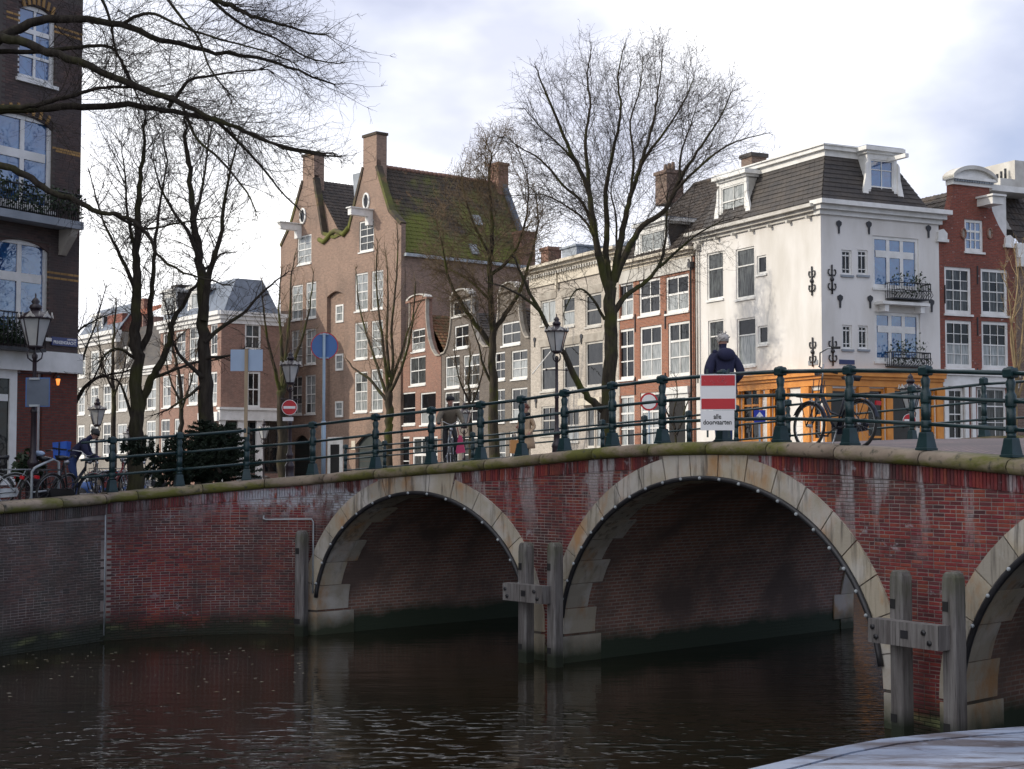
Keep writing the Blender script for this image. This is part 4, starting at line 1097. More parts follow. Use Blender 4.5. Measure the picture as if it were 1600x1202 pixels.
for u0, v0, u1, v1, *_ in wl[:6]:
    m = M(); s0, z0, s1, z1 = f.rect(u0, v0, u1, v1); m.slab([f.w(x, z, .0) for x, z in ((s0 - .1, z1 + .02), (s1 + .1, z1 + .02), (s1 + .22, z1 + .42), (s0 - .22, z1 + .42))], f.ax()[1] * -.03); m.build('lintel', MT['stone'], PH)
m = M(); s0, s1, z_ = f.s(912), f.s(946), f.z(930, 622); f.box(m, s0, z_ - .35, s1, z_, 0, .35); m.build('door_canopy', MT['cream'], PH)
flat(PH, [f.w(.1, zc + .05, -.1), f.w(f.L, zc + .05, -.1), f.w(f.L, zc + 1.5, -4.5), f.w(.1, zc + 1.5, -4.5)], 'bluelead')
m = M(); m.face([f.w(.1, zc, -9), f.w(f.L, zc, -9), f.w(f.L, zc + 1.5, -4.5), f.w(.1, zc + 1.5, -4.5)]); m.build('rear_roof', MT['bluelead'], PH)
s_, z_ = f.px(892, 398, -1.2); m = M(); f.box(m, s_ - .8, zc, s_ + .8, z_ + .35, -2.8, -1.1); f.box(m, s_ - .9, z_ + .352, s_ + .9, z_ + .45, -2.9, -1.); m.build('roof_hatch', MT['lead'], PH)
s_, z_ = f.px(861, 392, -2.); chimney(PH, f, s_ - .45, s_ + .45, zc, z_, -1.6, -2.4, 'b_red4')
for u, v in ((836, 535), (909, 530), (838, 630), (872, 540)): anchor(PH, f, u, v)
m = M(); s_, z_ = f.px(877, 560); m.tube([f.w(s_, z_ + .9, .1), f.w(s_ + .4, z_ - .9, 1.9)], .03, 5); pole_ = m.build('flag_pole', MT['white'], PH)

# --- three gabled houses
def neck_house(name, label, uA, uB, mat, ped, neck, sh_v, zhook, wins, trim='offwhite', roofm='tile', ground=None):
    f = line_face(SC, SD, uA, uB); r_ = house(name, label, f)
    u0, u1, vt, vb = ped; n0, n1 = f.s(neck[0]), f.s(neck[1]); zn = f.z((u0 + u1) / 2, vb); zs = f.z((uA + uB) / 2, sh_v)
    q = .12
    def curve(edge, nk):
        return [(edge, FZ - .3), (edge, zs), (edge + (nk - edge) * .32, zs + .04), (edge + (nk - edge) * .58, zs + (zn - zs) * .12), (edge + (nk - edge) * .8, zs + (zn - zs) * .30), (edge + (nk - edge) * .93, zs + (zn - zs) * .5), (nk, zs + (zn - zs) * .72), (nk, zn)]
    lf, rt = curve(0, n0), curve(f.L, n1)
    ops = [f.rect(*w_[:4]) for w_ in wins]
    wall(r_, f, lf, rt, ops, MT[mat])
    for o, w_ in zip(ops, wins): window(r_, f, o, w_[4], w_[5], w_[6], **(w_[7] if len(w_) > 7 else dict(fw=.11, bar=.04)))
    for pts in (lf, rt):
        m = M(); pp = [f.w(s, z, .02) for s, z in pts[1:]]
        for a, b in zip(pp, pp[1:]):
            t = (b - a).normalized(); nn = Vector((f.d.x, f.d.y, 0)); o_ = Vector((-f.n.x, -f.n.y, 0)); side = t.cross(o_) * .045
            m.hexa([a - side - o_ * .08, b - side - o_ * .08, b + side - o_ * .08, a + side - o_ * .08, a - side + o_ * .14, b - side + o_ * .14, b + side + o_ * .14, a + side + o_ * .14])
        m.build('gable_coping', MT['stone'], r_)
    m = M(); a, b = f.s(u0), f.s(u1); f.box(m, a - .1, zn, b + .1, zn + .14, -.3, .14); top_z = f.z((u0 + u1) / 2, vt); h = top_z - zn - .14; c = (a + b) / 2; hw = (b - a) / 2
    arc = [(c - hw * math.cos(math.pi * k / 10), zn + .14 + h * math.sin(math.pi * k / 10)) for k in range(11)]
    m.slab([f.w(s, z, .05) for s, z in [(c + (s - c) * .82, zn + .14 + (z - zn - .14) * .8) for s, z in arc]], f.ax()[1] * .3); pd = m.build('pediment', MT[mat if trim == 'offwhite' else trim], r_)
    m = M()
    for (s, z), (s2, z2) in zip(arc, arc[1:]): m.hexa([f.w(c + (s - c) * .8, zn + .14 + (z - zn - .14) * .78, .16), f.w(c + (s2 - c) * .8, zn + .14 + (z2 - zn - .14) * .78, .16), f.w(s2, z2, .16), f.w(s, z, .16), f.w(c + (s - c) * .8, zn + .14 + (z - zn - .14) * .78, -.3), f.w(c + (s2 - c) * .8, zn + .14 + (z2 - zn - .14) * .78, -.3), f.w(s2, z2, -.3), f.w(s, z, -.3)])
    m.build('pediment_moulding', MT['offwhite'], r_)
    zrg = zn - .9; c = f.L / 2
    roof(r_, f.w(0, zs - .1, -.4), f.w(0, zs - .1, -9), f.w(c, zrg, -.4), f.w(c, zrg, -9), roofm); roof(r_, f.w(f.L, zs - .1, -9), f.w(f.L, zs - .1, -.4), f.w(c, zrg, -9), f.w(c, zrg, -.4), roofm)
    body(r_, f, zs - .12, 9, MT[mat])
    return r_, f
kw0 = dict(fw=.10, bar=.035)
g4, f4 = neck_house('gabled_house', 'narrow red-brown brick house with a neck gable, beside the brick warehouse', 626, 689, 'b_red4', (637, 668, 460, 471), (641, 667), 560, 0,
    [(643, 514, 664, 549, 2, 3, ['g_mid', 'g_dark'], kw0), (640, 557, 665, 602, 2, 2, 'g_mid', kw0), (627, 613, 649, 664, 1, 2, DK, kw0), (657, 613, 681, 664, 1, 2, DK, kw0), (645, 682, 684, 740, 3, 2, 'g_mid', dict(fw=.14, bar=.09)), (627, 682, 640, 760, 1, 2, 'g_dark', dict(fw=.14))], roofm='ivy')
g5, f5 = neck_house('gabled_house', 'dark brick neck gable house with an open attic hatch, middle of three gables', 690, 765, 'b_dark', (706, 736, 451, 466), (706, 739), 547, 0,
    [(707, 469, 735, 493, 1, 1, 'g_dark', dict(fr='offwhite', fw=.1)), (710, 508, 732, 544, 2, 2, DK, kw0), (696, 556, 718, 606, 2, 3, PALE, kw0), (724, 554, 749, 604, 2, 3, PALE, kw0), (695, 612, 718, 662, 2, 3, DK, kw0), (724, 610, 749, 661, 2, 3, DK, kw0), (700, 682, 716, 760, 1, 2, 'g_dark', dict(fw=.16)), (722, 682, 752, 740, 2, 2, 'g_mid', dict(fw=.12))])
g6, f6 = neck_house('gabled_house', 'dark grey-brown neck gable house with large scrolls, beside the pale house', 766, 828, 'b_dark2', (783, 810, 440, 456), (780, 812), 532, 0,
    [(784, 503, 813, 539, 2, 2, 'g_dark', kw0), (773, 550, 789, 594, 2, 3, DK, kw0), (799, 547, 824, 592, 2, 3, DK, kw0), (773, 608, 789, 660, 2, 3, DK, kw0), (799, 606, 824, 658, 2, 3, DK, kw0), (772, 676, 790, 740, 1, 2, 'g_mid', dict(fw=.13)), (796, 674, 808, 760, 1, 2, 'g_dark', dict(fw=.16)), (812, 674, 826, 740, 1, 2, 'g_mid', dict(fw=.13))])

# --- warehouse with twin gables
WD = (.63, -.777); wc = (-7.2, 98.2)
f = line_face(wc, WD, 437, 626); WA = house('warehouse', 'tall brown brick warehouse with twin gables, chimneys and a mossy tiled roof', f, 'warehouse')
S = f.s; ze = f.z(531, 366)                     # valley
pw = dict(fw=.10, bar=.04)
wins = []
for (ua, ub), rows_ in (((455, 472), ((446, 500), (516, 572), (588, 648))), ((477, 493), ((441, 497), (514, 569), (586, 647))), ((554, 574), ((427, 486), (504, 561), (581, 644))), ((580, 598), ((423, 483), (501, 558), (577, 643)))):
    for k, (va, vb) in enumerate(rows_): wins.append((ua, va, ub, vb, 2, 4, 'g_pale' if k < 2 else PALE, pw))
def arched(uA, vA): return None
niche = (S(510), f.z(523, 660), S(537), f.z(523, 455))
archs = [(S(457), FZ - .3, S(487), f.z(472, 680)), (S(556), FZ - .3, S(599), f.z(578, 677))]
door_ = (S(517), FZ - .3, S(533), f.z(525, 690))
at = [(463, 368, 485, 413, 2, 4, PALE, pw), (560, 345, 583, 393, 2, 4, PALE, pw)]
lower = [f.rect(*w_[:4]) for w_ in wins]
zsplit = f.z(480, 420)
wall(WA, f, [(0, FZ - .3), (0, zsplit)], [(f.L, FZ - .3), (f.L, zsplit)], lower + [niche, door_] + archs, MT['b_ware'], rev=.3)
for o, w_ in zip(lower, wins): window(WA, f, o, *w_[4:7], **w_[7])
m = M(); f.box(m, niche[0], niche[1], niche[2], niche[3], -.3, -.26); m.build('niche', MT['b_ware'], WA)
for va, vb in ((476, 504), (553, 579), (627, 652)):
    fn = Face(f.w(0, 0, -.24).to_2d(), f.w(f.L, 0, -.24).to_2d()); window(WA, fn, f.rect(520, va, 532, vb), 1, 2, PALE, back=-.05, fw=.12, sill=False)
m = M(); n_ = 8; s0, s1 = niche[0] - .02, niche[2] + .02; z_ = niche[3]
m.slab([f.w(s0, z_ + .02, .0)] + [f.w(s0 + (s1 - s0) * k / n_, z_ - .35 + .33 * math.sin(math.pi * k / n_), .0) for k in range(n_ + 1)] + [f.w(s1, z_ + .02, .0)], f.ax()[1] * .2); m.build('niche_arch', MT['b_ware'], WA)
for a in archs:
    m = M(); f.box(m, a[0], a[1], a[2], a[3], -.3, -.25); g_ = m.build('warehouse_door', pmat('dark_green_door', (.03, .04, .04), (.02, .03, .03), 2., .6), WA)
    m = M()
    for k in range(7): f.box(m, a[0] + .05, FZ + .3 + k * .42, a[2] - .05, FZ + .34 + k * .42, -.25, -.22)
    m.build('door_rail', MT['slate'], g_, kind='stuff')
    m = M(); s0, s1 = a[0] - .02, a[2] + .02; z_ = a[3] + .02; h = .75
    m.slab([f.w(s0, z_, 0)] + [f.w(s0 + (s1 - s0) * k / 10, z_ - h + h * .96 * math.sin(math.pi * k / 10), 0) for k in range(11)] + [f.w(s1, z_, 0)], f.ax()[1] * .2); m.build('door_arch', MT['b_ware'], WA)
    for s in (a[0] - .25, a[2] + .25):
        m = M(); f.box(m, s - .22, z_ - 1.1, s + .22, z_ - .5, 0, .03); m.build('imposts', MT['cream'], WA)
m = M(); f.box(m, door_[0] - .3, FZ, door_[2] + .3, door_[3] + .3, -.04, .05); m.build('door_frame', MT['white'], WA)
m = M(); f.box(m, door_[0] + .1, FZ, door_[2] - .1, door_[3] - .2, .04, .07); m.build('door', MT['void'], WA)
# gables: left one and right one above zsplit
gl_ = dict(l=[(0, zsplit), (0, f.z(437, 385)), (S(452), f.z(452, 352)), (S(471), f.z(472, 283)), (S(471), f.z(472, 276))],
           r=[(S(521), zsplit), (S(521), f.z(521, 371)), (S(503), f.z(503, 365)), (S(489), f.z(488, 279)), (S(489), f.z(488, 274))])
gr_ = dict(l=[(S(521) + .001, zsplit), (S(521) + .001, f.z(521, 371)), (S(543), f.z(543, 360)), (S(566), f.z(566, 262)), (S(566), f.z(566, 252))],
           r=[(f.L, zsplit), (f.L, f.z(624, 350)), (S(608), f.z(608, 330)), (S(587), f.z(587, 260)), (S(587), f.z(587, 250))])
for g_, o, aw in ((gl_, f.rect(*at[0][:4]), at[0]), (gr_, f.rect(*at[1][:4]), at[1])):
    zt_ = min(g_['l'][-1][1], g_['r'][-1][1]); g_['l'][-1] = (g_['l'][-1][0], zt_); g_['r'][-1] = (g_['r'][-1][0], zt_)
    wall(WA, f, g_['l'], g_['r'], [o], MT['b_ware'], name='gable', rev=.25); window(WA, f, o, *aw[4:7], **aw[7])
    for pts in (g_['l'], g_['r']):
        m = M(); pp = [f.w(s, z, .02) for s, z in pts[1:-1]]
        for a, b in zip(pp, pp[1:]):
            t = (b - a).normalized(); o_ = Vector((-f.n.x, -f.n.y, 0)); side = t.cross(o_) * .11
            m.hexa([a - side - o_ * .06, b - side - o_ * .06, b + side - o_ * .06, a + side - o_ * .06, a - side + o_ * .4, b - side + o_ * .4, b + side + o_ * .4, a + side + o_ * .4])
        m.build('gable_coping', MT['mosstile'], WA)
m = M(); sv = [(S(498), 370), (S(505), 376), (S(511), 371), (S(517), 364), (S(524), 362), (S(531), 366), (S(536), 371), (S(544), 362)]
pp = [f.w(s, f.z(520, v), .06) for s, v in sv]; m.tube(pp, .17, 6); m.build('valley_coping', MT['mosstile'], WA)
for (u, v) in ((474, 338), (573, 315)):
    s_, z_ = f.px(u, v); m = M(); ax_ = Vector((f.d.x, f.d.y, 0)); m.face([f.w(s_, z_, .02) + ax_ * math.cos(2 * math.pi * k / 16) * .3 + Vector((0, 0, math.sin(2 * math.pi * k / 16) * .46)) for k in range(16)])
    wo_ = m.build('oval_window', MT['g_dark'], WA)
    m = M(); m.tube([f.w(s_, z_, .05) + ax_ * math.cos(2 * math.pi * k / 16) * .34 + Vector((0, 0, math.sin(2 * math.pi * k / 16) * .52)) for k in range(17)], .08, 6); m.build('oval_frame', MT['white'], wo_)
for (u, v) in ((449, 356), (560, 334)):
    s_, z_ = f.px(u + 20, v); m = M(); f.box(m, s_ - .2, z_ - .25, s_ + .2, z_ + .2, 0, 1.7); f.box(m, s_ - .2, z_ - .8, s_ + .2, z_ - .25, 0, .35); f.box(m, s_ - .3, z_ + .2, s_ + .3, z_ + .27, 0, 1.8); m.build('hoist_beam', MT['white'], WA)
# right-hand side wall, roofs
f3 = Face((f.b.x, f.b.y), (f.b.x + .777 * 11.5, f.b.y + .63 * 11.5)); f3.L = f3.s(838); f3.b = f3.w(f3.L, 0).to_2d(); D = f3.L
zev = f3.z(626, 397)
m = M(); m.face([f3.w(0.3, FZ, 0), f3.w(D, FZ, 0), f3.w(D, zev, 0), f3.w(0.3, zev, 0)]); m.face([f.w(0, FZ, -.3), f.w(0, zsplit, -.3), f.w(0, zsplit, -D), f.w(0, FZ, -D)]); m.face([f.w(0, FZ, -D), f.w(f.L, FZ, -D), f.w(f.L, zev, -D), f.w(0, zev, -D)]); m.face([f.w(0, zsplit, -.3), f.w(f.L, zsplit, -.3), f.w(f.L, zsplit, -D), f.w(0, zsplit, -D)])
m.build('side_wall', MT['b_ware'], WA)
m = M(); f3.box(m, .2, zev - .12, D, zev + .08, -.05, .28); m.build('gutter', MT['gutter'], WA)
sr = S(577); zrg = f.z(577, 256)
zrg = P(700, 262, 101.5).z
roof(WA, f.w(f.L - .05, zev + .05, -.35), f.w(f.L - .05, zev + .05, -D), f.w(sr, zrg, -.35), f.w(sr, zrg, -D), 'mosstile', .26, .32)
sv_ = S(531); zv = f.z(531, 372)
roof(WA, f.w(sv_, zv - .3, -D), f.w(sv_, zv - .3, -.35), f.w(sr, zrg, -D), f.w(sr, zrg, -.35), 'tile', .26, .32)
sl2 = S(480); zl2 = f.z(480, 281)
roof(WA, f.w(sv_, zv - .3, -.35), f.w(sv_, zv - .3, -D), f.w(sl2, zl2, -.35), f.w(sl2, zl2, -D), 'tile', .26, .32)
roof(WA, f.w(0, f.z(437, 385), -D), f.w(0, f.z(437, 385), -.35), f.w(sl2, zl2, -D), f.w(sl2, zl2, -.35), 'tile', .26, .32)
m = M()
for pts in ([(0, f.z(437, 385)), (sl2, zl2), (sl2, zsplit), (0, zsplit)], [(sv_, zv - .3), (sv_, zsplit), (sl2, zsplit), (sl2, zl2)], [(sr, zrg), (sr, zsplit), (sv_, zsplit), (sv_, zv - .3)], [(f.L - .05, zev), (f.L - .05, zsplit - .5), (sr, zsplit - .5), (sr, zrg)]):
    m.face([f.w(s, z - .03, -.36) for s, z in pts])
m.build('gable_backing', MT['b_ware'], WA)
m = M(); n_ = 30
for k in range(n_): a, b = -.3 - (D - .3) * k / n_, -.3 - (D - .3) * (k + .96) / n_; m.tube([f.w(sr, zrg + .04, a), f.w(sr, zrg + .07, b)], .15, 6)
m.build('ridge_tiles', MT['b_red4'], WA, kind='stuff')
m = M(); m.face([f.w(0, zsplit, -D), f.w(sl2, zl2, -D), f.w(sv_, zv, -D)]); m.face([f.w(sv_, zv, -D), f.w(sr, zrg, -D), f.w(f.L, zev, -D)]); m.build('rear_gables', MT['b_ware'], WA)
# blue-grey lead dormer between the gables
a, b = S(527), S(558); m = M(); z0_, z1_ = f.z(540, 366), f.z(540, 266)
m.hexa([f.w(a + .6, z0_ - .5, -1.2), f.w(a + 1.3, z0_ - .5, -1.2), f.w(a + 1.3, z0_ - .5, -6), f.w(a + .6, z0_ - .5, -6), f.w(a - .1, z1_, -1.2), f.w(b, z1_, -1.2), f.w(b, z1_, -6), f.w(a - .1, z1_, -6)])
m.build('valley_dormer', MT['lead'], WA)
for (ua, ub, v0_, v1_) in ((471, 489, 282, 244), (566, 587, 258, 213)):
    chimney(WA, f, S(ua), S(ub), f.z(ua, v0_) - 1.2, f.z((ua + ub) / 2, v1_), .02, -.8, 'b_ware', 'mosstile')
chimney(WA, f, sr - .55, sr + .55, zrg - .8, P(787, 243, 104).z, -D + .9, -D, 'b_red4', 'b_red4')
chimney(WA, f, f.L - .9, f.L + .02, zev - .3, P(834, 366, 105).z, -D + 1.3, -D + .1, 'b_red4', 'b_red4')
chimney(WA, f, sr - 1.3, sr - .5, zrg - 1.2, P(725, 265, 103).z, -6, -7, 'b_red4', 'b_red4')
m = M(); a_, b_ = f.w(f.L - .2, zev + .3, -D + .1), f.w(sr + .4, zrg - .2, -D + .1); m.slab([a_, b_, b_ + Vector((0, 0, .45)), a_ + Vector((0, 0, .45))], Vector((-f.n.x, -f.n.y, 0)) * -.4); m.build('verge_flashing', MT['bluelead'], WA)
for (u, v) in ((752, 332), (740, 382)):
    t = (v - 262) / (400 - 262); s_ = sr + (f.L - sr) * t; z_ = zrg + (zev - zrg) * t; o_ = -7.5 if v < 350 else -6.2
    m = M(); n = Vector((f.d.x * .8, f.d.y * .8, .6)); c = f.w(s_, z_, o_) + n * .12
    ax_ = (Vector((f.d.x, f.d.y, -(zrg - zev) / (f.L - sr))).normalized(), Vector((-f.n.x, -f.n.y, 0)), None); nz = ax_[0].cross(ax_[1]).normalized()
    m.box(c, (.8, .6, .12), ax=(ax_[0], ax_[1], nz)); m.build('skylight', MT['g_pale'], WA)

# --- red house with a neck gable, beside the white one
f = Face((f2.b.x, f2.b.y), (f2.b.x + .894 * 5, f2.b.y + .447 * 5)); f.L = f.s(1589); f.b = f.w(f.L, 0).to_2d()
RH = house('gabled_house', 'red brick neck gable house with an arched white pediment, beside the white corner house', f)
zs = f.z(1527, 379); zn = f.z(1522, 291); kw = dict(fw=.13, bar=.03)
S = f.s
L_ = [(0, FZ - .3), (0, zs), (S(1474), f.z(1474, 371)), (S(1483), f.z(1483, 348)), (S(1490), f.z(1490, 320)), (S(1493), f.z(1493, 306)), (S(1493), zn)]
R_ = [(f.L, FZ - .3), (f.L, zs), (S(1575), f.z(1575, 371)), (S(1564), f.z(1564, 352)), (S(1555), f.z(1555, 330)), (S(1551), f.z(1551, 308)), (S(1551), zn)]
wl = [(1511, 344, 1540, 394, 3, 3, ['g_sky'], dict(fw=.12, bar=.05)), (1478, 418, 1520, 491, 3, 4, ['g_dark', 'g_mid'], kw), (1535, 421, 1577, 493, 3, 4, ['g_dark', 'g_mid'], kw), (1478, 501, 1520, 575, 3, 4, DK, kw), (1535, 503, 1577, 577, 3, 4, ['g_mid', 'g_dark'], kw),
      (1480, 606, 1506, 690, 2, 2, DK, dict(fw=.13)), (1526, 606, 1572, 690, 3, 3, ['g_mid'], dict(fw=.1))]
ops = [f.rect(*w_[:4]) for w_ in wl]; wall(RH, f, L_, R_, ops, MT['b_red'])
for o, w_ in zip(ops, wl): window(RH, f, o, w_[4], w_[5], w_[6], **w_[7])
m = M(); z_ = f.z(1530, 588); f.box(m, .03, z_ - .45, f.L, z_, 0, .12); f.box(m, .03, z_, f.L, z_ + .08, 0, .22)
for u in (1476, 1508, 1519, 1578): s_ = S(u); f.box(m, s_ - .1, FZ, s_ + .1, z_ - .45, 0, .1)
m.build('shop_front', MT['white'], RH)
m = M(); a, b = S(1488), S(1557); zb = f.z(1522, 284); f.box(m, a + .12, zn - .02, b - .12, zb, -.35, .1); f.box(m, a, zb, b, zb + .12, -.4, .25); m.build('pediment_base', MT['white'], RH)
c = (a + b) / 2; hw = (b - a) / 2; h = f.z(1522, 264) - zb - .1
arc = [(c - hw * math.cos(math.pi * (.12 + .76 * k / 14)) / math.cos(math.pi * .12), zb + .12 + h * (math.sin(math.pi * (.12 + .76 * k / 14)) - math.sin(math.pi * .12)) / (1 - math.sin(math.pi * .12))) for k in range(15)]
m = M(); m.slab([f.w(s, z, .1) for s, z in arc], f.ax()[1] * .4); m.build('pediment', MT['white'], RH)
m = M()
for (s, z), (s2_, z2) in zip(arc, arc[1:]): m.hexa([f.w(s, z - .1, .28), f.w(s2_, z2 - .1, .28), f.w(s2_, z2 - .1, -.4), f.w(s, z - .1, -.4), f.w(s, z + .06, .28), f.w(s2_, z2 + .06, .28), f.w(s2_, z2 + .06, -.4), f.w(s, z + .06, -.4)])
m.build('pediment_moulding', MT['offwhite'], RH)
m = M()
for k in range(16): s_ = a + .2 + (b - a - .4) * k / 15; f.box(m, s_ - .045, zb - .08, s_ + .045, zb - .002, .1, .2)
m.build('dentils', MT['lead'], RH, kind='stuff')
s_, z_ = f.px(1535, 318); m = M(); f.box(m, s_ - .3, z_ - .16, s_ + .3, z_ + .16, 0, .9); f.box(m, s_ - .38, z_ + .162, s_ + .38, z_ + .24, -.0, 1.0); m.build('hoist_beam', MT['white'], RH)
for u in (1505, 1546):
    s_, z_ = f.px(u, 365); m = M(); ax_ = Vector((f.d.x, f.d.y, 0)); m.face([f.w(s_, z_, .012) + ax_ * math.cos(2 * math.pi * k / 16) * .1 + Vector((0, 0, math.sin(2 * math.pi * k / 16) * .18)) for k in range(16)]); ow = m.build('oval_panel', MT['stone'], RH)
    m = M(); m.tube([f.w(s_, z_, .03) + ax_ * math.cos(2 * math.pi * k / 16) * .12 + Vector((0, 0, math.sin(2 * math.pi * k / 16) * .21)) for k in range(17)], .04, 6); m.build('oval_frame', MT['b_red4'], ow)
for u, sg in ((1474, 1), (1579, -1)):
    s_ = S(u); m = M(); f.box(m, s_ - .3, zs - .12, s_ + .3, zs + .0, -.2, .14); m.slab([f.w(s_ + x, zs + y, .1) for x, y in ((-.24, .002), (.24, .002), (.26, .25), (.05, .42), (-.22, .3))], f.ax()[1] * .3); m.build('shoulder_stone', MT['white'], RH)
for u, v in ((1476, 460), (1527, 510), (1527, 430), (1527, 590)):
    s_, z_ = f.px(u, v); m = M(); f.box(m, s_ - .025, z_ - .38, s_ + .025, z_ + .38, 0, .04); m.build('wall_anchor', MT['black'], RH)
zrg = f.z(1500, 300) + .3; c = f.L / 2
roof(RH, f.w(0, zs + .2, -9), f.w(0, zs + .2, -.4), f.w(c, zrg, -9), f.w(c, zrg, -.4), 'tile'); roof(RH, f.w(f.L, zs + .2, -.4), f.w(f.L, zs + .2, -9), f.w(c, zrg, -.4), f.w(c, zrg, -9), 'tile')
body(RH, f, zs + .1, 9, MT['b_red'])
s_, z_ = f.px(1533, 612); m = M(); s_, z_ = f.px(1535, 612); m.tube([f.w(s_, z_, .06) + Vector((f.d.x, f.d.y, 0)) * math.cos(R(40 + 280 * k / 12)) * .13 + Vector((0, 0, math.sin(R(40 + 280 * k / 12)) * .17)) for k in range(13)], .035, 5); m.build('shop_letter', MT['white'], RH)

# --- house at the right-hand edge
fr_ = Face((f.b.x, f.b.y), (f.b.x + .894 * 7, f.b.y + .447 * 7))
EH = house('edge_house', 'grey-brown brick house with a white dormer, cut off by the picture edge', fr_); S = fr_.s
zs = fr_.z(1595, 385)
eo = [(s, z, s + 1.15, z + h) for s in (.75, 2.7, 4.9) for z, h in ((zs - 3.2, 2.0), (zs - 5.9, 2.1), (FZ + .6, 2.2))]
wall(EH, fr_, [(0, FZ - .3), (0, zs)], [(7, FZ - .3), (7, zs)], eo, MT['b_plain'])
for o in eo: window(EH, fr_, o, 2, 3, DK, fw=.1, bar=.035); body(EH, fr_, zs, 9, MT['b_plain'])
m = M(); fr_.box(m, .02, zs - .5, 7, zs + .1, -.3, .15); fr_.box(m, .05, zs - .9, .3, zs - .5, 0, .3); m.build('cornice', MT['white'], EH)
roof(EH, fr_.w(.2, zs + .1, 0), fr_.w(7, zs + .1, 0), fr_.w(.2, zs + 2.4, -1.4), fr_.w(7, zs + 2.4, -1.4), 'tile')
m = M(); fr_.box(m, -.75, zs, .05, zs + 2.3, -3.5, -.5); fr_.box(m, -1.1, zs + 2.3, 1.6, zs + 2.55, -3.6, -.1); m.build('dormer', MT['white'], EH)
m = M(); q0, zq = fr_.px(1563, 278, -4.); fr_.box(m, q0 + .9, zs + 1.5, q0 + 6, zq + .9, -6, -4.); fr_.box(m, q0, zs + 1.5, q0 + .899, zq, -6, -4.); m.build('roof_block', MT['offwhite'], EH)
m = M()
for k in range(3): m.tube([fr_.w(q0 + .2 + .25 * k, zq - .05, -4.4), fr_.w(q0 + .2 + .25 * k, zq + .25 + .15 * k, -4.4)], .06, 6)
m.build('flue_pipes', MT['black'], EH, kind='stuff')

# --- distant houses at the left
C8 = P(345, 700, 101); f8 = line_face((C8.x, C8.y), (.583, -.812), 250, 345)
KH = house('corner_house', 'brown brick corner house with slate blue roof, behind the blank square sign', f8)
f9 = Face((f8.b.x, f8.b.y), (f8.b.x + .812, f8.b.y + .583)); f9.L = f9.s(440); f9.b = f9.w(f9.L, 0).to_2d(); kw = dict(fw=.13, bar=.045)
zc = f9.z(346, 488)
wl = [(u0, v0, u1, v1, 2, 3, PALE, kw) for u0, v0, u1, v1 in ((254, 521, 268, 568), (274, 518, 289, 566), (295, 511, 311, 563), (328, 506, 339, 556), (254, 587, 267, 637), (274, 585, 287, 635), (294, 582, 309, 632), (328, 581, 339, 633), (252, 655, 266, 710), (273, 654, 286, 710))]
block_front(KH, f8, zc, wl, 'b_corner', thick=.003)
wl = [(382, 506, 407, 547, 2, 2, 'g_mid', kw), (386, 581, 407, 637, 2, 2, 'g_dark', kw)]
ops = [f9.rect(*w_[:4]) for w_ in wl]; vo = [f9.rect(352, 658, 372, 740), f9.rect(380, 658, 402, 740), f9.rect(408, 658, 436, 740)]
wall(KH, f9, [(0, FZ - .3), (0, zc)], [(f9.L, FZ - .3), (f9.L, zc)], ops + vo, MT['b_corner'], thick=.003)
for o, w_ in zip(ops, wl): window(KH, f9, o, *w_[4:7], **w_[7])
for o in vo: window(KH, f9, o, 2, 2, 'g_dark', fr='slate', fw=.1, sill=False, name='shop_window')
m = M(); z_ = f9.z(385, 641); f9.box(m, -.2, z_ - .7, f9.L, z_, 0, .35); f9.box(m, -.3, z_, f9.L, z_ + .15, 0, .5)
for u in (348, 376, 405): s_ = f9.s(u); f9.box(m, s_ - .25, FZ, s_ + .25, z_ - .7, 0, .2)
m.build('shop_front', MT['white'], KH)
m = M(); z_ = f8.z(325, 645); f8.box(m, f8.L * .72, z_ - .6, f8.L + .2, z_, 0, .35); m.build('shop_fascia', MT['white'], KH)
cornice(KH, f8, zc + .1, 0, f8.L, .8, .4, 'white'); cornice(KH, f9, zc + .1, 0, f9.L, .8, .4, 'white')
D = f9.L; zt = P(390, 437, 105).z
def kp(x, y, z): return f8.w(x, z, -y)
b4 = [kp(.1, .2, zc), kp(f8.L - .2, .2, zc), kp(f8.L - .2, D, zc), kp(.1, D, zc)]; t4 = [kp(.1, 2.2, zt), kp(f8.L - 2.4, 2.2, zt), kp(f8.L - 2.4, D - .3, zt), kp(.1, D - .3, zt)]
m = M()
for i in range(4): m.face([b4[i], b4[(i + 1) % 4], t4[(i + 1) % 4], t4[i]])
m.face(t4); m.build('roof', MT['bluelead'], KH)
m = M(); m.face([kp(0, .3, FZ), kp(0, .3, zc), kp(0, D, zc), kp(0, D, FZ)]); m.face([kp(0, D, FZ), kp(0, D, zc), kp(f8.L, D, zc), kp(f8.L, D, FZ)]); m.build('outer_walls', MT['b_corner'], KH)
dormer(KH, f8, 255, 275, 452, 492, .8, 2.5, 2, 1, PALE, side='slate'); dormer(KH, f8, 297, 312, 447, 487, .8, 2.5, 2, 1, PALE, side='slate')
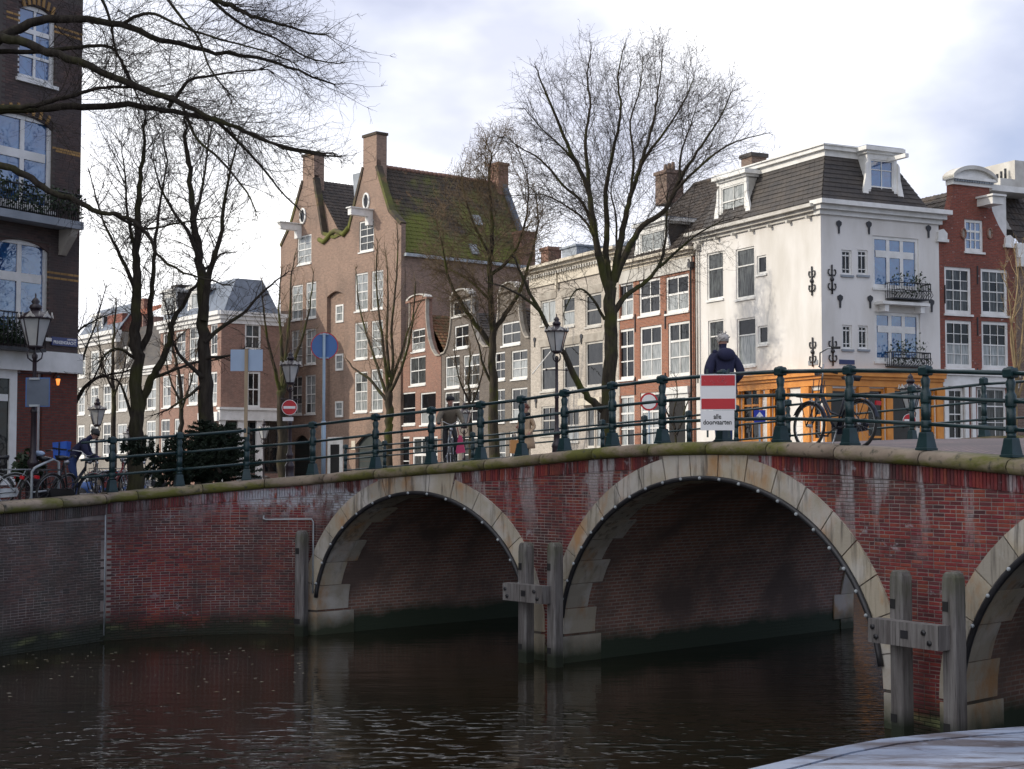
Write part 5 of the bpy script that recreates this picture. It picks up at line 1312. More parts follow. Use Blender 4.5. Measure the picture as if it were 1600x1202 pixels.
# pale pair further along
A8 = f8.w(0, 0).to_2d()
f10 = line_face((A8.x, A8.y), (.583, -.812), 182, 249)
GH = house('terrace_house', 'low pale grey house with a steep dark mansard and a tall blank side wall', f10); zc = f10.z(215, 577); kw = dict(fw=.14, bar=.05)
block_front(GH, f10, zc, [(u0, v0, u1, v1, 2, 3, PALE, kw) for u0, v0, u1, v1 in ((184, 600, 199, 642), (206, 597, 219, 640), (229, 592, 244, 640), (184, 662, 199, 708), (206, 660, 219, 722), (229, 657, 244, 706))], 'b_grey'); body(GH, f10, zc, 9, MT['b_grey'])
cornice(GH, f10, zc + .1, 0, f10.L, .6, .4, 'white')
zt = f10.z(215, 505)
flat(GH, [f10.w(0, zc, -.1), f10.w(f10.L, zc, -.1), f10.w(f10.L, zt, -1.6), f10.w(0, zt, -1.6)], 'slate', 'mansard_roof')
dormer(GH, f10, 200, 217, 541, 576, .35, 2., 1, 1, PALE, side='lead'); 
m = M(); f10.box(m, f10.L * .55, zc, f10.L, f10.z(230, 462), -7, -1.8); m.build('side_stack', MT['lead'], GH)
chimney(GH, f10, f10.L * .68, f10.L * .82, zt, f10.z(238, 445), -2, -3, 'slate')
f11 = line_face((A8.x, A8.y), (.583, -.812), 118, 181)
TH = house('terrace_house', 'taller pale house with white window surrounds, next to the dark brick building', f11); zc = f11.z(155, 523); kw = dict(fw=.2, bar=.05)
block_front(TH, f11, zc, [(u0, v0, u1, v1, 2, 3, PALE, kw) for u0, v0, u1, v1 in ((122, 550, 133, 590), (141, 548, 154, 588), (161, 545, 174, 587), (122, 605, 133, 648), (141, 603, 154, 648), (161, 600, 174, 645), (122, 664, 133, 716), (141, 662, 154, 720), (161, 660, 174, 714))], 'b_grey'); body(TH, f11, zc, 9, MT['b_grey'])
cornice(TH, f11, zc + .1, 0, f11.L, .9, .5, 'white')
zt = f11.z(150, 478)
flat(TH, [f11.w(0, zc, -.1), f11.w(f11.L, zc, -.1), f11.w(f11.L, zt, -1.8), f11.w(0, zt, -1.8)], 'bluelead', 'mansard_roof')
m = M(); f11.box(m, f11.L * .6, zc + .1, f11.L * .95, f11.z(172, 490), -2.2, -.6); m.build('attic_wall', MT['b_red'], TH)
dormer(TH, f11, 146, 160, 491, 524, .5, 2., 2, 1, PALE, side='slate')
f12 = line_face((A8.x + .812 * 14, A8.y + .583 * 14), (.583, -.812), 160, 222)
OH = house('roof_house', 'brick house with a red tiled roof peeking up behind the pale terrace', f12)
zt = f12.z(190, 500); body(OH, f12, zt, 8, MT['b_corner']); wall(OH, f12, [(0, FZ), (0, zt)], [(f12.L, FZ), (f12.L, zt)], [], MT['b_corner'])
roof(OH, f12.w(0, zt, 0), f12.w(f12.L, zt, 0), f12.w(1.2, f12.z(190, 473), -4), f12.w(f12.L - .5, f12.z(190, 473), -4), 'redtile', .35, .4)
chimney(OH, f12, 1., 2., zt, f12.z(178, 464), -3.5, -4.3, 'b_red4')

# --- tall dark brick building at the left edge
LD = (.526, .851); lc = (-11.35, 40.)
f0 = line_face(lc, LD, -420, 121); f0 = Face((f0.b.x - LD[0] * 40, f0.b.y - LD[1] * 40), (f0.b.x, f0.b.y)); LB = house('brick_building', 'tall dark brick building with big white windows and yellow brick bands', f0, 'building')  # unseen length added towards the camera to shade the bridge
S = f0.s; zt = f0.z(60, -140) + 6  # unseen height added so the shadow covers the whole bridge
def lbrick():
    t = NT('dark_facing_brick'); p = t.pos(); r = t.rand()
    col = t.mix(r, (.05, .034, .032), (.11, .066, .055)); col = t.mix(t.ramp(t.noise(p, 1.2, 4), .4, .6), col, (.06, .046, .044)); return t.out(col, .8)
MT['lbrick'] = lbrick(); MT['lmortar'] = pmat('dark_mortar', (.10, .085, .075), (.075, .065, .06), 2., .95)
MT['ybrick'] = pmat('yellow_brick', (.36, .21, .075), (.27, .16, .055), 4., .8, rv=.5)
MT['shopbrick'] = brickmat('dark_red_shop_brick', (.16, .035, .022), (.10, .025, .018), (.07, .05, .045), sa=.3)
wz = [(19, 8, 79, 126), (-14, 178, 77, 322), (-14, 374, 74, 524)]
ops = [f0.rect(*q) for q in wz]
wall(LB, f0, [(0, f0.z(60, 575)), (0, zt)], [(f0.L, f0.z(60, 575)), (f0.L, zt)], ops, MT['lmortar'], rev=.2)
m = M(); f0.box(m, f0.L - 9.3, zt - 1.7, f0.L, zt, -12, -.35); m.build('added_top_storey', MT['lmortar'], LB)
body(LB, f0, zt, 14, MT['lmortar'])
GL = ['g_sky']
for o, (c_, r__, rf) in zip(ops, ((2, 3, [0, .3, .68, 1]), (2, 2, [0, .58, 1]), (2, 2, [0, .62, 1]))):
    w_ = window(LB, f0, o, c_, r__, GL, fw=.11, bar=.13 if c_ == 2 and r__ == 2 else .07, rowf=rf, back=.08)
    s0, z0, s1, z1 = o; m = M(); h = .42; n_ = 12
    m.slab([f0.w(s0 - .02, z1 + .05, -.03)] + [f0.w(s0 + (s1 - s0) * k / n_, z1 - h + h * math.sqrt(max(0, 1 - (2 * k / n_ - 1) ** 2 * .8)) * 1.0 - 0.0, -.03) for k in range(n_ + 1)] + [f0.w(s1 + .02, z1 + .05, -.03)], f0.ax()[1] * .1); m.build('arch_brickwork', MT['lbrick'], LB)
# brick by brick on the strip in view
rows = []; z = f0.z(100, 548); j = 0; sA = S(-6)
bands = [f0.z(100, v) for v in (47, 54, 233, 240, 430, 437)]
while z < f0.z(60, -12):
    s = sA + (.11 if j % 2 else 0)
    while s < f0.L - .05:
        ln = min(.22, f0.L - s)
        if not any(o[0] - .03 < s + ln / 2 < o[2] + .03 and o[1] - .1 < z < o[3] + .02 for o in ops): rows.append((s + ln / 2, z, ln, .066))
        s += ln
    z += .066; j += 1
isb = lambda z: any(abs(z - b) < .034 for b in bands)
yel = [q for q in rows if isb(q[1])]; rows = [q for q in rows if not isb(q[1])]
lay_bricks(LB, MT['lbrick'], rows, lambda s, z: (f0.w(s, z, 0), f0.ax()), lambda q: -q[0] + abs(q[1] - f0.z(60, 450)) * .3, 300)
m = M()
lay_bricks(LB, MT['ybrick'], yel, lambda s, z: (f0.w(s, z, .004), f0.ax()), lambda q: -q[0])
for o in ops[:2]:
    for k in range(7):
        s = o[0] + (o[2] - o[0]) * (.12 + .13 * k); tt = 2 * (s - o[0]) / (o[2] - o[0]) - 1
        m = M(); c = f0.w(s, o[3] + .16 - .24 * tt * tt, .01); a_ = f0.ax(); q = R(26) * tt
        m.box(c, (.075, .05, .24), ax=(a_[0] * math.cos(q) - a_[2] * math.sin(q), a_[1], a_[2] * math.cos(q) + a_[0] * math.sin(q))); m.build('header_brick', MT['ybrick'], LB)
# balcony ledge + iron railing with hanging plants, small balcony below with a clipped hedge
m = M(); s0, s1, z_ = S(-40), S(104), f0.z(60, 348); f0.box(m, s0, z_ - .1, s1, z_ + .1, 0, .55); m.build('balcony_ledge', MT['lead'], LB)
m = M(); s_ = S(88); m.slab([f0.w(s_, z_ - .1, 0), f0.w(s_, z_ - .1, .5), f0.w(s_, z_ - .3, .42), f0.w(s_, z_ - .75, .06), f0.w(s_, z_ - .75, 0)], Vector((f0.d.x, f0.d.y, 0)) * .22); m.build('bracket', MT['stone'], LB)
m = M(); zr0 = z_ + .1; zr1 = f0.z(60, 300)
m.tube([f0.w(s0, zr1, .5), f0.w(s1 - .05, zr1, .5), f0.w(s1 - .05, zr1, 0)], .025, 6); bal = m.build('balcony_rail', MT['black'], LB)
m = M()
for k in range(46): s = s0 + (s1 - .05 - s0) * k / 45; m.tube([f0.w(s, zr0, .5), f0.w(s, zr1, .5)], .011, 4)
m.build('balusters', MT['black'], bal, kind='stuff')
def leaves(m, c, r, n, size):
    for _ in range(n):
        d = Vector((rnd.gauss(0, 1), rnd.gauss(0, 1), rnd.gauss(0, 1))).normalized(); p = Vector(c) + Vector((d.x * r[0], d.y * r[1], d.z * r[2])) * rnd.random() ** .4
        a = Vector((rnd.gauss(0, 1), rnd.gauss(0, 1), rnd.gauss(0, 1))).normalized() * size; b = a.cross(Vector((rnd.gauss(0, 1), rnd.gauss(0, 1), rnd.gauss(0, 1)))).normalized() * size * .6
        m.face([p - a, p + b, p + a, p - b])
m = M()
for k in range(10): leaves(m, f0.w(s0 + (s1 - s0) * (k + .5) / 10, zr1 - .25 + rnd.uniform(-.1, .1), .5), (.22, .2, .42), 90, .05)
m.build('hanging_plants', MT['leaf'], LB, kind='stuff')
m = M(); s0, s1 = S(-40), S(46); z0_, z1_ = f0.z(20, 545), f0.z(20, 492); f0.box(m, s0, z0_ - .08, s1, z0_, 0, .6); m.tube([f0.w(s0, z1_, .55), f0.w(s1, z1_, .55), f0.w(s1, z1_, 0)], .02, 5)
for k in range(14): m.tube([f0.w(s0 + (s1 - s0) * k / 13, z0_, .55), f0.w(s0 + (s1 - s0) * k / 13, z1_, .55)], .012, 4)
m.build('window_balcony', MT['black'], LB, kind='stuff')
m = M()
for k in range(9): leaves(m, f0.w(s0 + (s1 - .25 - s0) * (k + .5) / 9, (z0_ + z1_) / 2, .32), (.22, .22, .36), 160, .04)
m.build('box_hedge', MT['leaf'], LB, kind='stuff')
# shop level
m = M(); z0_, z1_ = f0.z(60, 581), f0.z(60, 549); f0.box(m, 0, z0_, f0.L + .01, z1_, -.3, .18); m.build('shop_fascia', MT['white'], LB)
zb = z0_; pier = [(27, 59), (67, 121)]
m = M()
f0.box(m, S(59), GZ, S(67), zb, -.3, -.1)
m.build('shop_pilaster', MT['white'], LB)
for a, b in pier:
    m = M(); f0.box(m, S(a), GZ - .2, S(b), zb, -.3, 0.); m.build('shop_pier', MT['shopbrick'], LB)
window(LB, f0, (S(-70), GZ + .35, S(27), zb), 2, 2, 'g_dark', fr='white', fw=.22, bar=.1, rowf=[0, .8, 1], back=.0, name='shop_window', sill=False)
m = M(); f0.box(m, 0, GZ - .2, S(-70), zb, -.3, 0); f0.box(m, S(-70) + .01, GZ - .2, S(27), GZ + .35, -.3, -.02); m.build('shop_base', MT['shopbrick'], LB)
# street name plate
def text_mesh(body, size, name, mat, loc, ax, align='CENTER', line=1.0):
    cu = bpy.data.curves.new(name, 'FONT'); cu.body = body; cu.size = size; cu.align_x = align; cu.align_y = 'CENTER'; cu.extrude = .002; cu.offset = size * .018; cu.space_line = line; cu.resolution_u = 3
    o = bpy.data.objects.new(name, cu); COL.objects.link(o); dg = bpy.context.evaluated_depsgraph_get()
    me = bpy.data.meshes.new_from_object(o.evaluated_get(dg)); bpy.data.objects.remove(o)
    me.materials.clear(); me.materials.append(MT[mat])
    mw = Matrix((ax[0], ax[1], ax[2])).transposed().to_4x4(); mw.translation = loc
    return me, mw
def text_on(parent, body, size, name, mat, loc, ax, fit=None, **k):
    me, mw = text_mesh(body, size, name, mat, loc, ax, **k)
    if fit:
        xs = [v.co.x for v in me.vertices]; e = fit / (max(xs) - min(xs)); me.transform(Matrix.Diagonal((e, min(1.05, e * 1.2), 1, 1)))
    me.transform(MWI[parent.name] @ mw); o = bpy.data.objects.new(name, me); COL.objects.link(o); o.parent = parent; o['kind'] = 'thing' if False else o.get('kind', 'stuff'); return o
MT['enamel'] = pmat('navy_enamel', (.012, .022, .14), (.01, .018, .11), 1., .25)
MT['signwhite'] = pmat('sign_white', (.80, .80, .80), (.74, .74, .75), 1., .35)
s0, z0_, s1, z1_ = f0.rect(78, 541, 118, 528); m = M(); f0.box(m, s0, z0_, s1, z1_, .012, .05)
SP = m.thing('street_name_sign', MT['enamel'], 'navy blue street name plate reading PRINSENGRACHT on the dark brick corner', 'sign', base=f0.w((s0 + s1) / 2, z0_, .03))
a_ = (Vector((f0.d.x, f0.d.y, 0)), Vector((0, 0, 1)), Vector((f0.n.x, f0.n.y, 0)))
text_on(SP, 'PRINSENGRACHT', .125, 'lettering', 'signwhite', f0.w((s0 + s1) / 2, z0_ + (z1_ - z0_) * .63, .053), a_, fit=(s1 - s0) * .88)
text_on(SP, 'CENTRUM', .065, 'lettering', 'signwhite', f0.w(s1 - .2, z0_ + (z1_ - z0_) * .22, .053), a_)
# little lit lantern on the shop pier
t = NT('lamp_glow'); t.b.inputs['Emission Color'].default_value = (1, .28, .05, 1); t.b.inputs['Emission Strength'].default_value = 1.3; MT['glow'] = t.out((.8, .3, .1), .4)
s_, z_ = f0.px(83, 597); WL = root('wall_lantern', f0.w(s_, z_, .1), 0, 'small lit orange lantern on the dark red shop pier', 'lantern')
m = M(); m.lathe([(.03, -.09), (.06, .07), (.03, .08)], f0.w(s_, z_, .18), 6); m.build('shade', MT['glow'], WL)
m = M(); m.lathe([(.08, .08), (.02, .16)], f0.w(s_, z_, .18), 6); m.tube([f0.w(s_, z_ + .2, .18), f0.w(s_, z_ + .24, .1), f0.w(s_, z_ + .1, 0.)], .015, 5); m.build('bracket', MT['black'], WL)
# ------------------------------------------------------------------ trees
class TB:
    def __init__(s): s.v = []; s.f = []
    def tube(s, pts, rad):
        n = 8 if rad[0] > .07 else (5 if rad[0] > .022 else 3)
        cs = [(math.cos(2 * math.pi * k / n), math.sin(2 * math.pi * k / n)) for k in range(n)]
        prev = None; b = len(s.v); L_ = len(pts)
        for i, p in enumerate(pts):
            t = pts[i + 1] - p if i < L_ - 1 else p - pts[i - 1]
            t = t.normalized()
            if prev is None:
                a = t.cross(Vector((.31, .95, .05))); a.normalize()
            else:
                a = prev - t * prev.dot(t); a.normalize()
            prev = a; c = t.cross(a); r = rad[i]
            for x, y in cs:
                s.v.append((p.x + (a.x * x + c.x * y) * r, p.y + (a.y * x + c.y * y) * r, p.z + (a.z * x + c.z * y) * r))
        for i in range(L_ - 1):
            o = b + i * n
            for k in range(n):
                k2 = (k + 1) % n; s.f.append((o + k, o + k2, o + n + k2, o + n + k))
        s.f.append(tuple(b + (L_ - 1) * n + k for k in range(n)))
    def build(s, name, mat, parent, kind=None):
        inv = MWI[parent.name]; t = inv.translation
        me = bpy.data.meshes.new(name); me.from_pydata([(x + t.x, y + t.y, z + t.z) for x, y, z in s.v], [], s.f); me.materials.append(MT[mat])
        me.polygons.foreach_set('use_smooth', [True] * len(me.polygons)); me.update()
        o = bpy.data.objects.new(name, me); COL.objects.link(o); o.parent = parent
        if kind: o['kind'] = kind
        return o
def catmull(pts, k=4):
    out = []; n = len(pts)
    for i in range(n - 1):
        p0, p1, p2, p3 = pts[max(i - 1, 0)], pts[i], pts[i + 1], pts[min(i + 2, n - 1)]
        for j in range(k):
            t = j / k; out.append(.5 * ((2 * p1) + (p2 - p0) * t + (2 * p0 - 5 * p1 + 4 * p2 - p3) * t * t + (3 * p1 - p0 - 3 * p2 + p3) * t ** 3))
    out.append(pts[-1]); return out
def rv(rg): return Vector((rg.gauss(0, 1), rg.gauss(0, 1), rg.gauss(0, 1)))
class Tree:
    def __init__(s, name, label, base, d, env, seed, bark='bark', twig='twig', cat='tree', group='bare trees', levels=3, dens=(2.2, 3.2, 5.), trop=.12, wob=.22, lens=(2.4, 1.1, .5), rmin=.005, wmax=1.):
        s.rg = random.Random(seed); s.d = d; s.limbs = []; s.tr = TB(); s.tw = TB(); s.env = []
        s.name, s.label, s.base, s.bark, s.twig, s.cat, s.group = name, label, base, bark, twig, cat, group
        s.levels, s.dens, s.trop, s.wob, s.lens, s.rmin = levels, dens, trop, wob, lens, rmin
        for (u, v, ru, rv_) in env:
            c = P(u, v, d); k = d / F; s.env.append((c, ru * k, max(ru, rv_) * k * .8, rv_ * k))
        s.cen = s.env[0][0]
    def inside(s, p, es=1.):
        for c, a, b, e in s.env:
            if ((p.x - c.x) / a) ** 2 + ((p.y - c.y) / b) ** 2 + ((p.z - c.z) / e) ** 2 < es * es: return True
        return not s.env
    def limb(s, px, r0, r1, dd=0., d0=0., kids=True, k=4, lo=.12):
        """a limb through pixels PX; its depth runs from d0 to dd metres behind the trunk"""
        n = len(px); pts = [P(q[0], q[1], s.d + (q[2] if len(q) > 2 else d0 + (dd - d0) * (i / max(1, n - 1)) ** 1.1)) for i, q in enumerate(px)]
        pts = catmull(pts, k); L_ = len(pts)
        pts = [p + rv(s.rg) * r0 * .12 for p in pts]
        rad = [r0 + (r1 - r0) * (i / (L_ - 1)) ** .9 for i in range(L_)]
        s.tr.tube(pts, rad)
        if kids: s.limbs.append((pts, rad, lo))
    def shoot(s, p, d, L_, r, lvl):
        rg = s.rg; es = rg.uniform(.80, 1.13); n = max(3, int(L_ / (.30, .22, .14, .1)[min(lvl, 3)])); st = L_ / n
        pts = [p.copy()]; ds = []; wob = s.wob * (1., 1.1, 1.6, 1.9)[min(lvl, 3)]
        for i in range(n):
            out = (pts[-1] - s.cen); out.z += .4; out.normalize()
            d = (d + rv(rg) * wob * .5 + Vector((0, 0, s.trop * (.5, .5, .25, .1)[min(lvl, 3)])) + out * (.10, .08, .04, .02)[min(lvl, 3)]).normalized()
            q = pts[-1] + d * st
            if not s.inside(q, es) and i > 0: break
            pts.append(q); ds.append(d.copy())
        m = len(pts)
        if m < 2: return
        rad = [max(s.rmin * .55, r * (1 - .8 * i / (m - 1)) if m > 1 else r) for i in range(m)]
        s.tw.tube(pts, rad)
        if lvl >= s.levels: return
        Lr = st * (m - 1); k = max(1, int(Lr * s.dens[min(lvl, len(s.dens) - 1)] + rg.random()))
        for j in range(k):
            t = .12 + .88 * (j + rg.random()) / k; i = min(m - 2, int(t * (m - 1)))
            s.child(pts[i].lerp(pts[i + 1], rg.random()), ds[i], rad[i], s.lens[min(lvl + 1, len(s.lens) - 1)] * (1.15 - .5 * t), lvl + 1)
    def child(s, p, d, r, L_, lvl):
        rg = s.rg; a = d.cross(rv(rg)); 
        if a.length < 1e-3: return
        a.normalize(); ang = R(rg.uniform(22, 52) if lvl < 2 else rg.uniform(25, 75)); dd = (d * math.cos(ang) + a * math.sin(ang)).normalized()
        s.shoot(p, dd, L_ * rg.uniform(.55, 1.25), max(s.rmin, min(r * .72, s.rmin * (5.2, 2.6, 1.5, 1.)[min(lvl, 3)] * rg.uniform(.7, 1.2))), lvl)
    def done(s):
        rg = s.rg
        for pts, rad, lo in s.limbs:
            L_ = sum((b - a).length for a, b in zip(pts, pts[1:])); k = int(L_ * s.dens[0] + 1)
            for j in range(k):
                t = lo + (1 - lo) * (j + rg.random()) / k; i = min(len(pts) - 2, int(t * (len(pts) - 1)))
                d = (pts[i + 1] - pts[i]).normalized(); s.child(pts[i].lerp(pts[i + 1], rg.random()), d, rad[i], s.lens[0] * (1.2 - .45 * t), 1 if rg.random() < .75 else 2)
            d = (pts[-1] - pts[-2]).normalized()
            for _ in range(3): s.child(pts[-1], d, rad[-1] * 1.2, s.lens[0] * .7, 1)
        r_ = root(s.name, s.base, 0, s.label, s.cat, s.group)
        s.tr.build('trunk', s.bark, r_); 
        if s.tw.v: s.tw.build('crown', s.twig, r_, 'stuff')
        return r_
def gpx(u, d): p = P(u, 700, d); return Vector((p.x, p.y, gz(p.x, p.y)))
def vb(u, d): # pixel row of the ground there
    b = gpx(u, d); lo, hi = 500., 1200.
    for _ in range(40):
        mid = (lo + hi) / 2
        if P(u, mid, d).z > b.z: lo = mid
        else: hi = mid
    return lo
# big elm behind the bridge
T = Tree('elm_tree', 'large bare elm with a wide rounded crown, behind the bridge before the pale house', gpx(952, 52), 52, [(988, 236, 222, 205), (985, 400, 190, 95)], 3, 'bark2', dens=(4.0, 4.4, 5.6), lens=(3.1, 1.5, .75), trop=.14, wob=.2, rmin=.0052)
T.limb([(952, vb(952, 52) + 3), (951, 690), (951, 620), (954, 540), (955, 480), (955, 440)], .27, .21, kids=False)
L_ = T.limb
L_([(953, 470), (941, 420), (932, 380), (926, 340), (920, 300), (905, 262), (886, 225), (868, 180), (850, 140), (838, 105)], .15, .02, -1.2)
L_([(924, 330), (918, 270), (915, 215), (922, 165), (918, 115), (925, 75)], .085, .015, .8, -.3)
L_([(954, 450), (947, 400), (948, 350), (946, 310), (951, 265), (962, 220), (970, 170), (966, 120), (975, 70)], .13, .016, 1.3)
L_([(957, 445), (966, 395), (975, 350), (984, 310), (996, 274), (1008, 235), (1020, 190), (1028, 145), (1035, 95)], .14, .016, -.8)
L_([(996, 274), (1012, 240), (1040, 205), (1068, 160), (1085, 120)], .07, .014, -1.6, -.4)
L_([(985, 308), (990, 250), (985, 190), (1000, 140), (1005, 90)], .06, .012, 1.2, -.4)
L_([(960, 440), (980, 392), (1003, 354), (1036, 332), (1052, 303), (1068, 270), (1085, 245), (1105, 215), (1128, 180), (1143, 143)], .13, .016, -1.4)
L_([(1052, 303), (1085, 268), (1125, 235), (1160, 218), (1200, 208)], .06, .012, -2., -.8)
L_([(1062, 284), (1064, 240), (1078, 200), (1090, 160)], .05, .012, .4, -.8)
L_([(958, 490), (978, 462), (1003, 445), (1024, 425), (1037, 395), (1041, 345), (1044, 300)], .11, .02, 1.)
L_([(1030, 418), (1052, 398), (1082, 372), (1115, 352), (1150, 340)], .06, .015, 1.2, .7)
L_([(940, 400), (918, 350), (890, 325), (850, 305), (800, 306)], .06, .012, .8)
L_([(930, 372), (912, 320), (880, 290), (845, 250), (812, 230), (790, 215)], .07, .012, -.4)
L_([(905, 262), (880, 232), (850, 205), (820, 170)], .05, .012, -1.6, -.6)
L_([(950, 645), (925, 628), (903, 597), (880, 552), (858, 515), (838, 476), (818, 436), (805, 405)], .15, .03, -1.4, lo=.35)
L_([(842, 484), (815, 462), (785, 448), (760, 440)], .06, .014, -1.8, -1.)
L_([(945, 500), (928, 470), (908, 452), (893, 462), (880, 492)], .06, .015, -1.)
L_([(964, 395), (962, 340), (955, 290), (975, 240)], .05, .012, 1.5)
T.done()
# forked tree by the left bridge end
T = Tree('canal_tree', 'bare tree with a dark trunk forking low, standing beside the fir tree heap', gpx(213, 38), 38, [(225, 300, 115, 190), (225, 520, 120, 130)], 11, 'bark', dens=(5., 5., 5.5), lens=(1.9, 1.0, .5), rmin=.0052)
L_ = T.limb
L_([(212, vb(212, 38) + 3), (213, 700), (214, 640), (213, 560), (211, 500), (213, 430), (213, 380), (217, 310), (222, 250), (226, 190)], .23, .03, -.4, lo=.45)
L_([(218, 640), (232, 600), (250, 570), (264, 535), (272, 500), (300, 455), (322, 420), (350, 395)], .12, .02, -.8, lo=.3)
L_([(213, 555), (232, 520), (236, 470), (240, 420), (243, 370), (252, 310), (262, 250)], .10, .018, .8)
L_([(211, 560), (185, 545), (165, 555), (150, 585), (135, 612)], .045, .012, -.6)
L_([(211, 450), (190, 405), (178, 380), (163, 350), (150, 310), (140, 270)], .06, .012, .8)
L_([(208, 660), (188, 600), (165, 590)], .05, .012, -.5)
L_([(214, 400), (200, 340), (196, 280), (190, 230)], .05, .012, -.6)
L_([(240, 590), (268, 580), (300, 568), (345, 560), (380, 545)], .05, .012, .6)
T.done()
# straight tree at the fir heap
T = Tree('canal_tree', 'bare tree with a straight dark trunk rising out of the fir tree heap', gpx(318, 36), 36, [(318, 300, 125, 170), (330, 480, 120, 130)], 12, 'bark', dens=(5., 5., 5.5), lens=(1.9, 1.0, .5), rmin=.0050)
L_ = T.limb
L_([(319, vb(319, 36) + 3), (319, 690), (319, 600), (318, 540), (316, 480), (313, 430), (309, 390), (300, 330), (296, 270), (290, 210), (286, 170)], .22, .025, .5, lo=.4)
L_([(317, 500), (325, 450), (330, 415), (345, 370), (350, 320), (362, 260), (372, 215)], .10, .016, -.8)
L_([(320, 535), (345, 512), (380, 490), (405, 462), (430, 440), (450, 425)], .06, .012, .6)
L_([(316, 590), (285, 560), (270, 530), (262, 490)], .06, .012, -.7)
L_([(318, 600), (290, 622), (262, 640), (240, 648)], .045, .012, -.4)
L_([(322, 560), (360, 556), (400, 548)], .045, .012, -.4)
L_([(309, 400), (292, 360), (270, 330), (250, 290), (240, 250)], .06, .012, -.9)
L_([(303, 345), (315, 300), (322, 250), (330, 200)], .05, .012, .9)
T.done()
# young tree before the warehouse
T = Tree('young_tree', 'slim young tree with upright limbs before the twin-gabled warehouse', gpx(607, 76), 76, [(608, 480, 66, 130)], 13, 'bark2', 'twig_b', dens=(3.2, 3.6, 2.6), lens=(2.1, 1., .5), rmin=.007, trop=.3, levels=2)
L_ = T.limb
L_([(607, vb(607, 76)), (607, 690), (608, 650), (607, 615)], .24, .19, kids=False)
for px in ([(607, 620), (614, 570), (612, 510), (618, 450), (622, 390), (620, 350)], [(606, 622), (595, 590), (585, 560), (572, 520), (560, 470), (556, 420)], [(608, 615), (626, 580), (638, 540), (646, 490), (650, 440)], [(606, 612), (600, 550), (592, 490), (588, 430), (590, 380)], [(603, 625), (580, 595), (556, 578), (540, 560)], [(610, 600), (626, 555), (640, 510), (658, 470)], [(609, 590), (604, 530), (606, 460), (604, 400)]):
    L_(px, .10, .02, T.rg.uniform(-2, 2))
T.done()
# dense tree before the gabled houses
T = Tree('canal_tree', 'bare tree with a dense brownish crown before the three neck gable houses', gpx(770, 62), 62, [(765, 380, 118, 150), (790, 260, 70, 80)], 14, 'bark2', 'twig_b', dens=(4.6, 4.8, 5.4), lens=(3.2, 1.6, .8), rmin=.0075, wob=.3, trop=.06)
L_ = T.limb
L_([(771, vb(771, 62)), (771, 690), (771, 620), (770, 560), (768, 500), (766, 420), (768, 350), (764, 290), (768, 240)], .26, .03, -.3, lo=.45)
L_([(769, 520), (790, 490), (812, 455), (830, 400), (840, 350), (836, 300)], .12, .02, .9)
L_([(768, 540), (742, 505), (718, 470), (700, 430), (690, 380), (680, 340)], .12, .02, -.9)
L_([(769, 600), (755, 570), (748, 540), (735, 500)], .07, .02, -.8)
L_([(767, 470), (735, 440), (700, 420), (670, 405)], .07, .015, 1.)
L_([(767, 430), (800, 400), (820, 350), (825, 290), (810, 230)], .08, .015, -1.2)
L_([(766, 400), (740, 350), (725, 300), (720, 260)], .07, .015, .8)
T.done()
# slim tree by the lamp
T = Tree('young_tree', 'slim mossy tree with several upright stems beside the no entry sign', gpx(447, 58), 58, [(452, 520, 52, 140)], 15, 'bark2', 'twig_b', dens=(3.2, 4., 3.), lens=(1.6, .8, .45), rmin=.006, trop=.25, levels=2)
L_ = T.limb
L_([(444, vb(444, 58)), (442, 700), (440, 650), (441, 610)], .22, .16, kids=False)
for px in ([(441, 615), (446, 560), (452, 500), (455, 440), (462, 395)], [(440, 620), (430, 580), (420, 540), (412, 490), (410, 440)], [(442, 612), (456, 570), (472, 530), (484, 480), (490, 430)], [(441, 605), (440, 540), (436, 480), (440, 420)]):
    L_(px, .09, .015, T.rg.uniform(-1.5, 1.5))
T.done()
# left low tree
T = Tree('canal_tree', 'bare tree leaning out from the corner of the dark brick building', gpx(108, 44), 44, [(150, 600, 85, 90), (140, 500, 60, 90)], 16, 'bark', dens=(3., 4., 3.4), lens=(1.2, .7, .4), rmin=.0055, levels=2)
L_ = T.limb
L_([(110, vb(110, 44)), (108, 690), (104, 640), (102, 600), (100, 560), (97, 520)], .19, .08, kids=False)
L_([(106, 650), (118, 628), (138, 600), (160, 588), (190, 582), (210, 576)], .08, .015, -.6)
L_([(101, 585), (112, 540), (125, 515), (150, 500), (175, 490)], .06, .012, .5)
L_([(103, 610), (124, 575), (136, 540), (150, 505), (165, 450)], .05, .012, -.3)
T.done()
for (u, d, px, seed, lab) in ((283, 64, [(283, 690), (283, 640), (280, 590), (272, 550), (262, 505)], 17, 'thin bare tree before the brown brick corner house'),
                              (178, 66, [(178, 690), (177, 620), (176, 570), (178, 520), (182, 470)], 18, 'thin pale twigged tree before the low grey terrace house'),
                              (735, 70, [(735, 700), (734, 640), (733, 590), (735, 550)], 19, 'thin tree behind the cyclist, before the dark gabled house')):
    T = Tree('young_tree', lab, gpx(u, d), d, [(u, 560, 42, 90)], seed, 'bark', 'twig_b', dens=(3.2, 4., 3.), lens=(1.5, .8, .45), rmin=.0065, levels=2, trop=.2)
    T.limb([(u, vb(u, d))] + px, .14, .03, .3, lo=.4)
    T.limb([(px[1][0], px[1][1]), (u + 16, px[2][1] + 5), (u + 24, px[3][1])], .06, .015, .5); T.limb([(px[1][0], px[1][1] - 10), (u - 18, px[2][1]), (u - 26, px[3][1] - 10)], .06, .015, -.5); T.done()
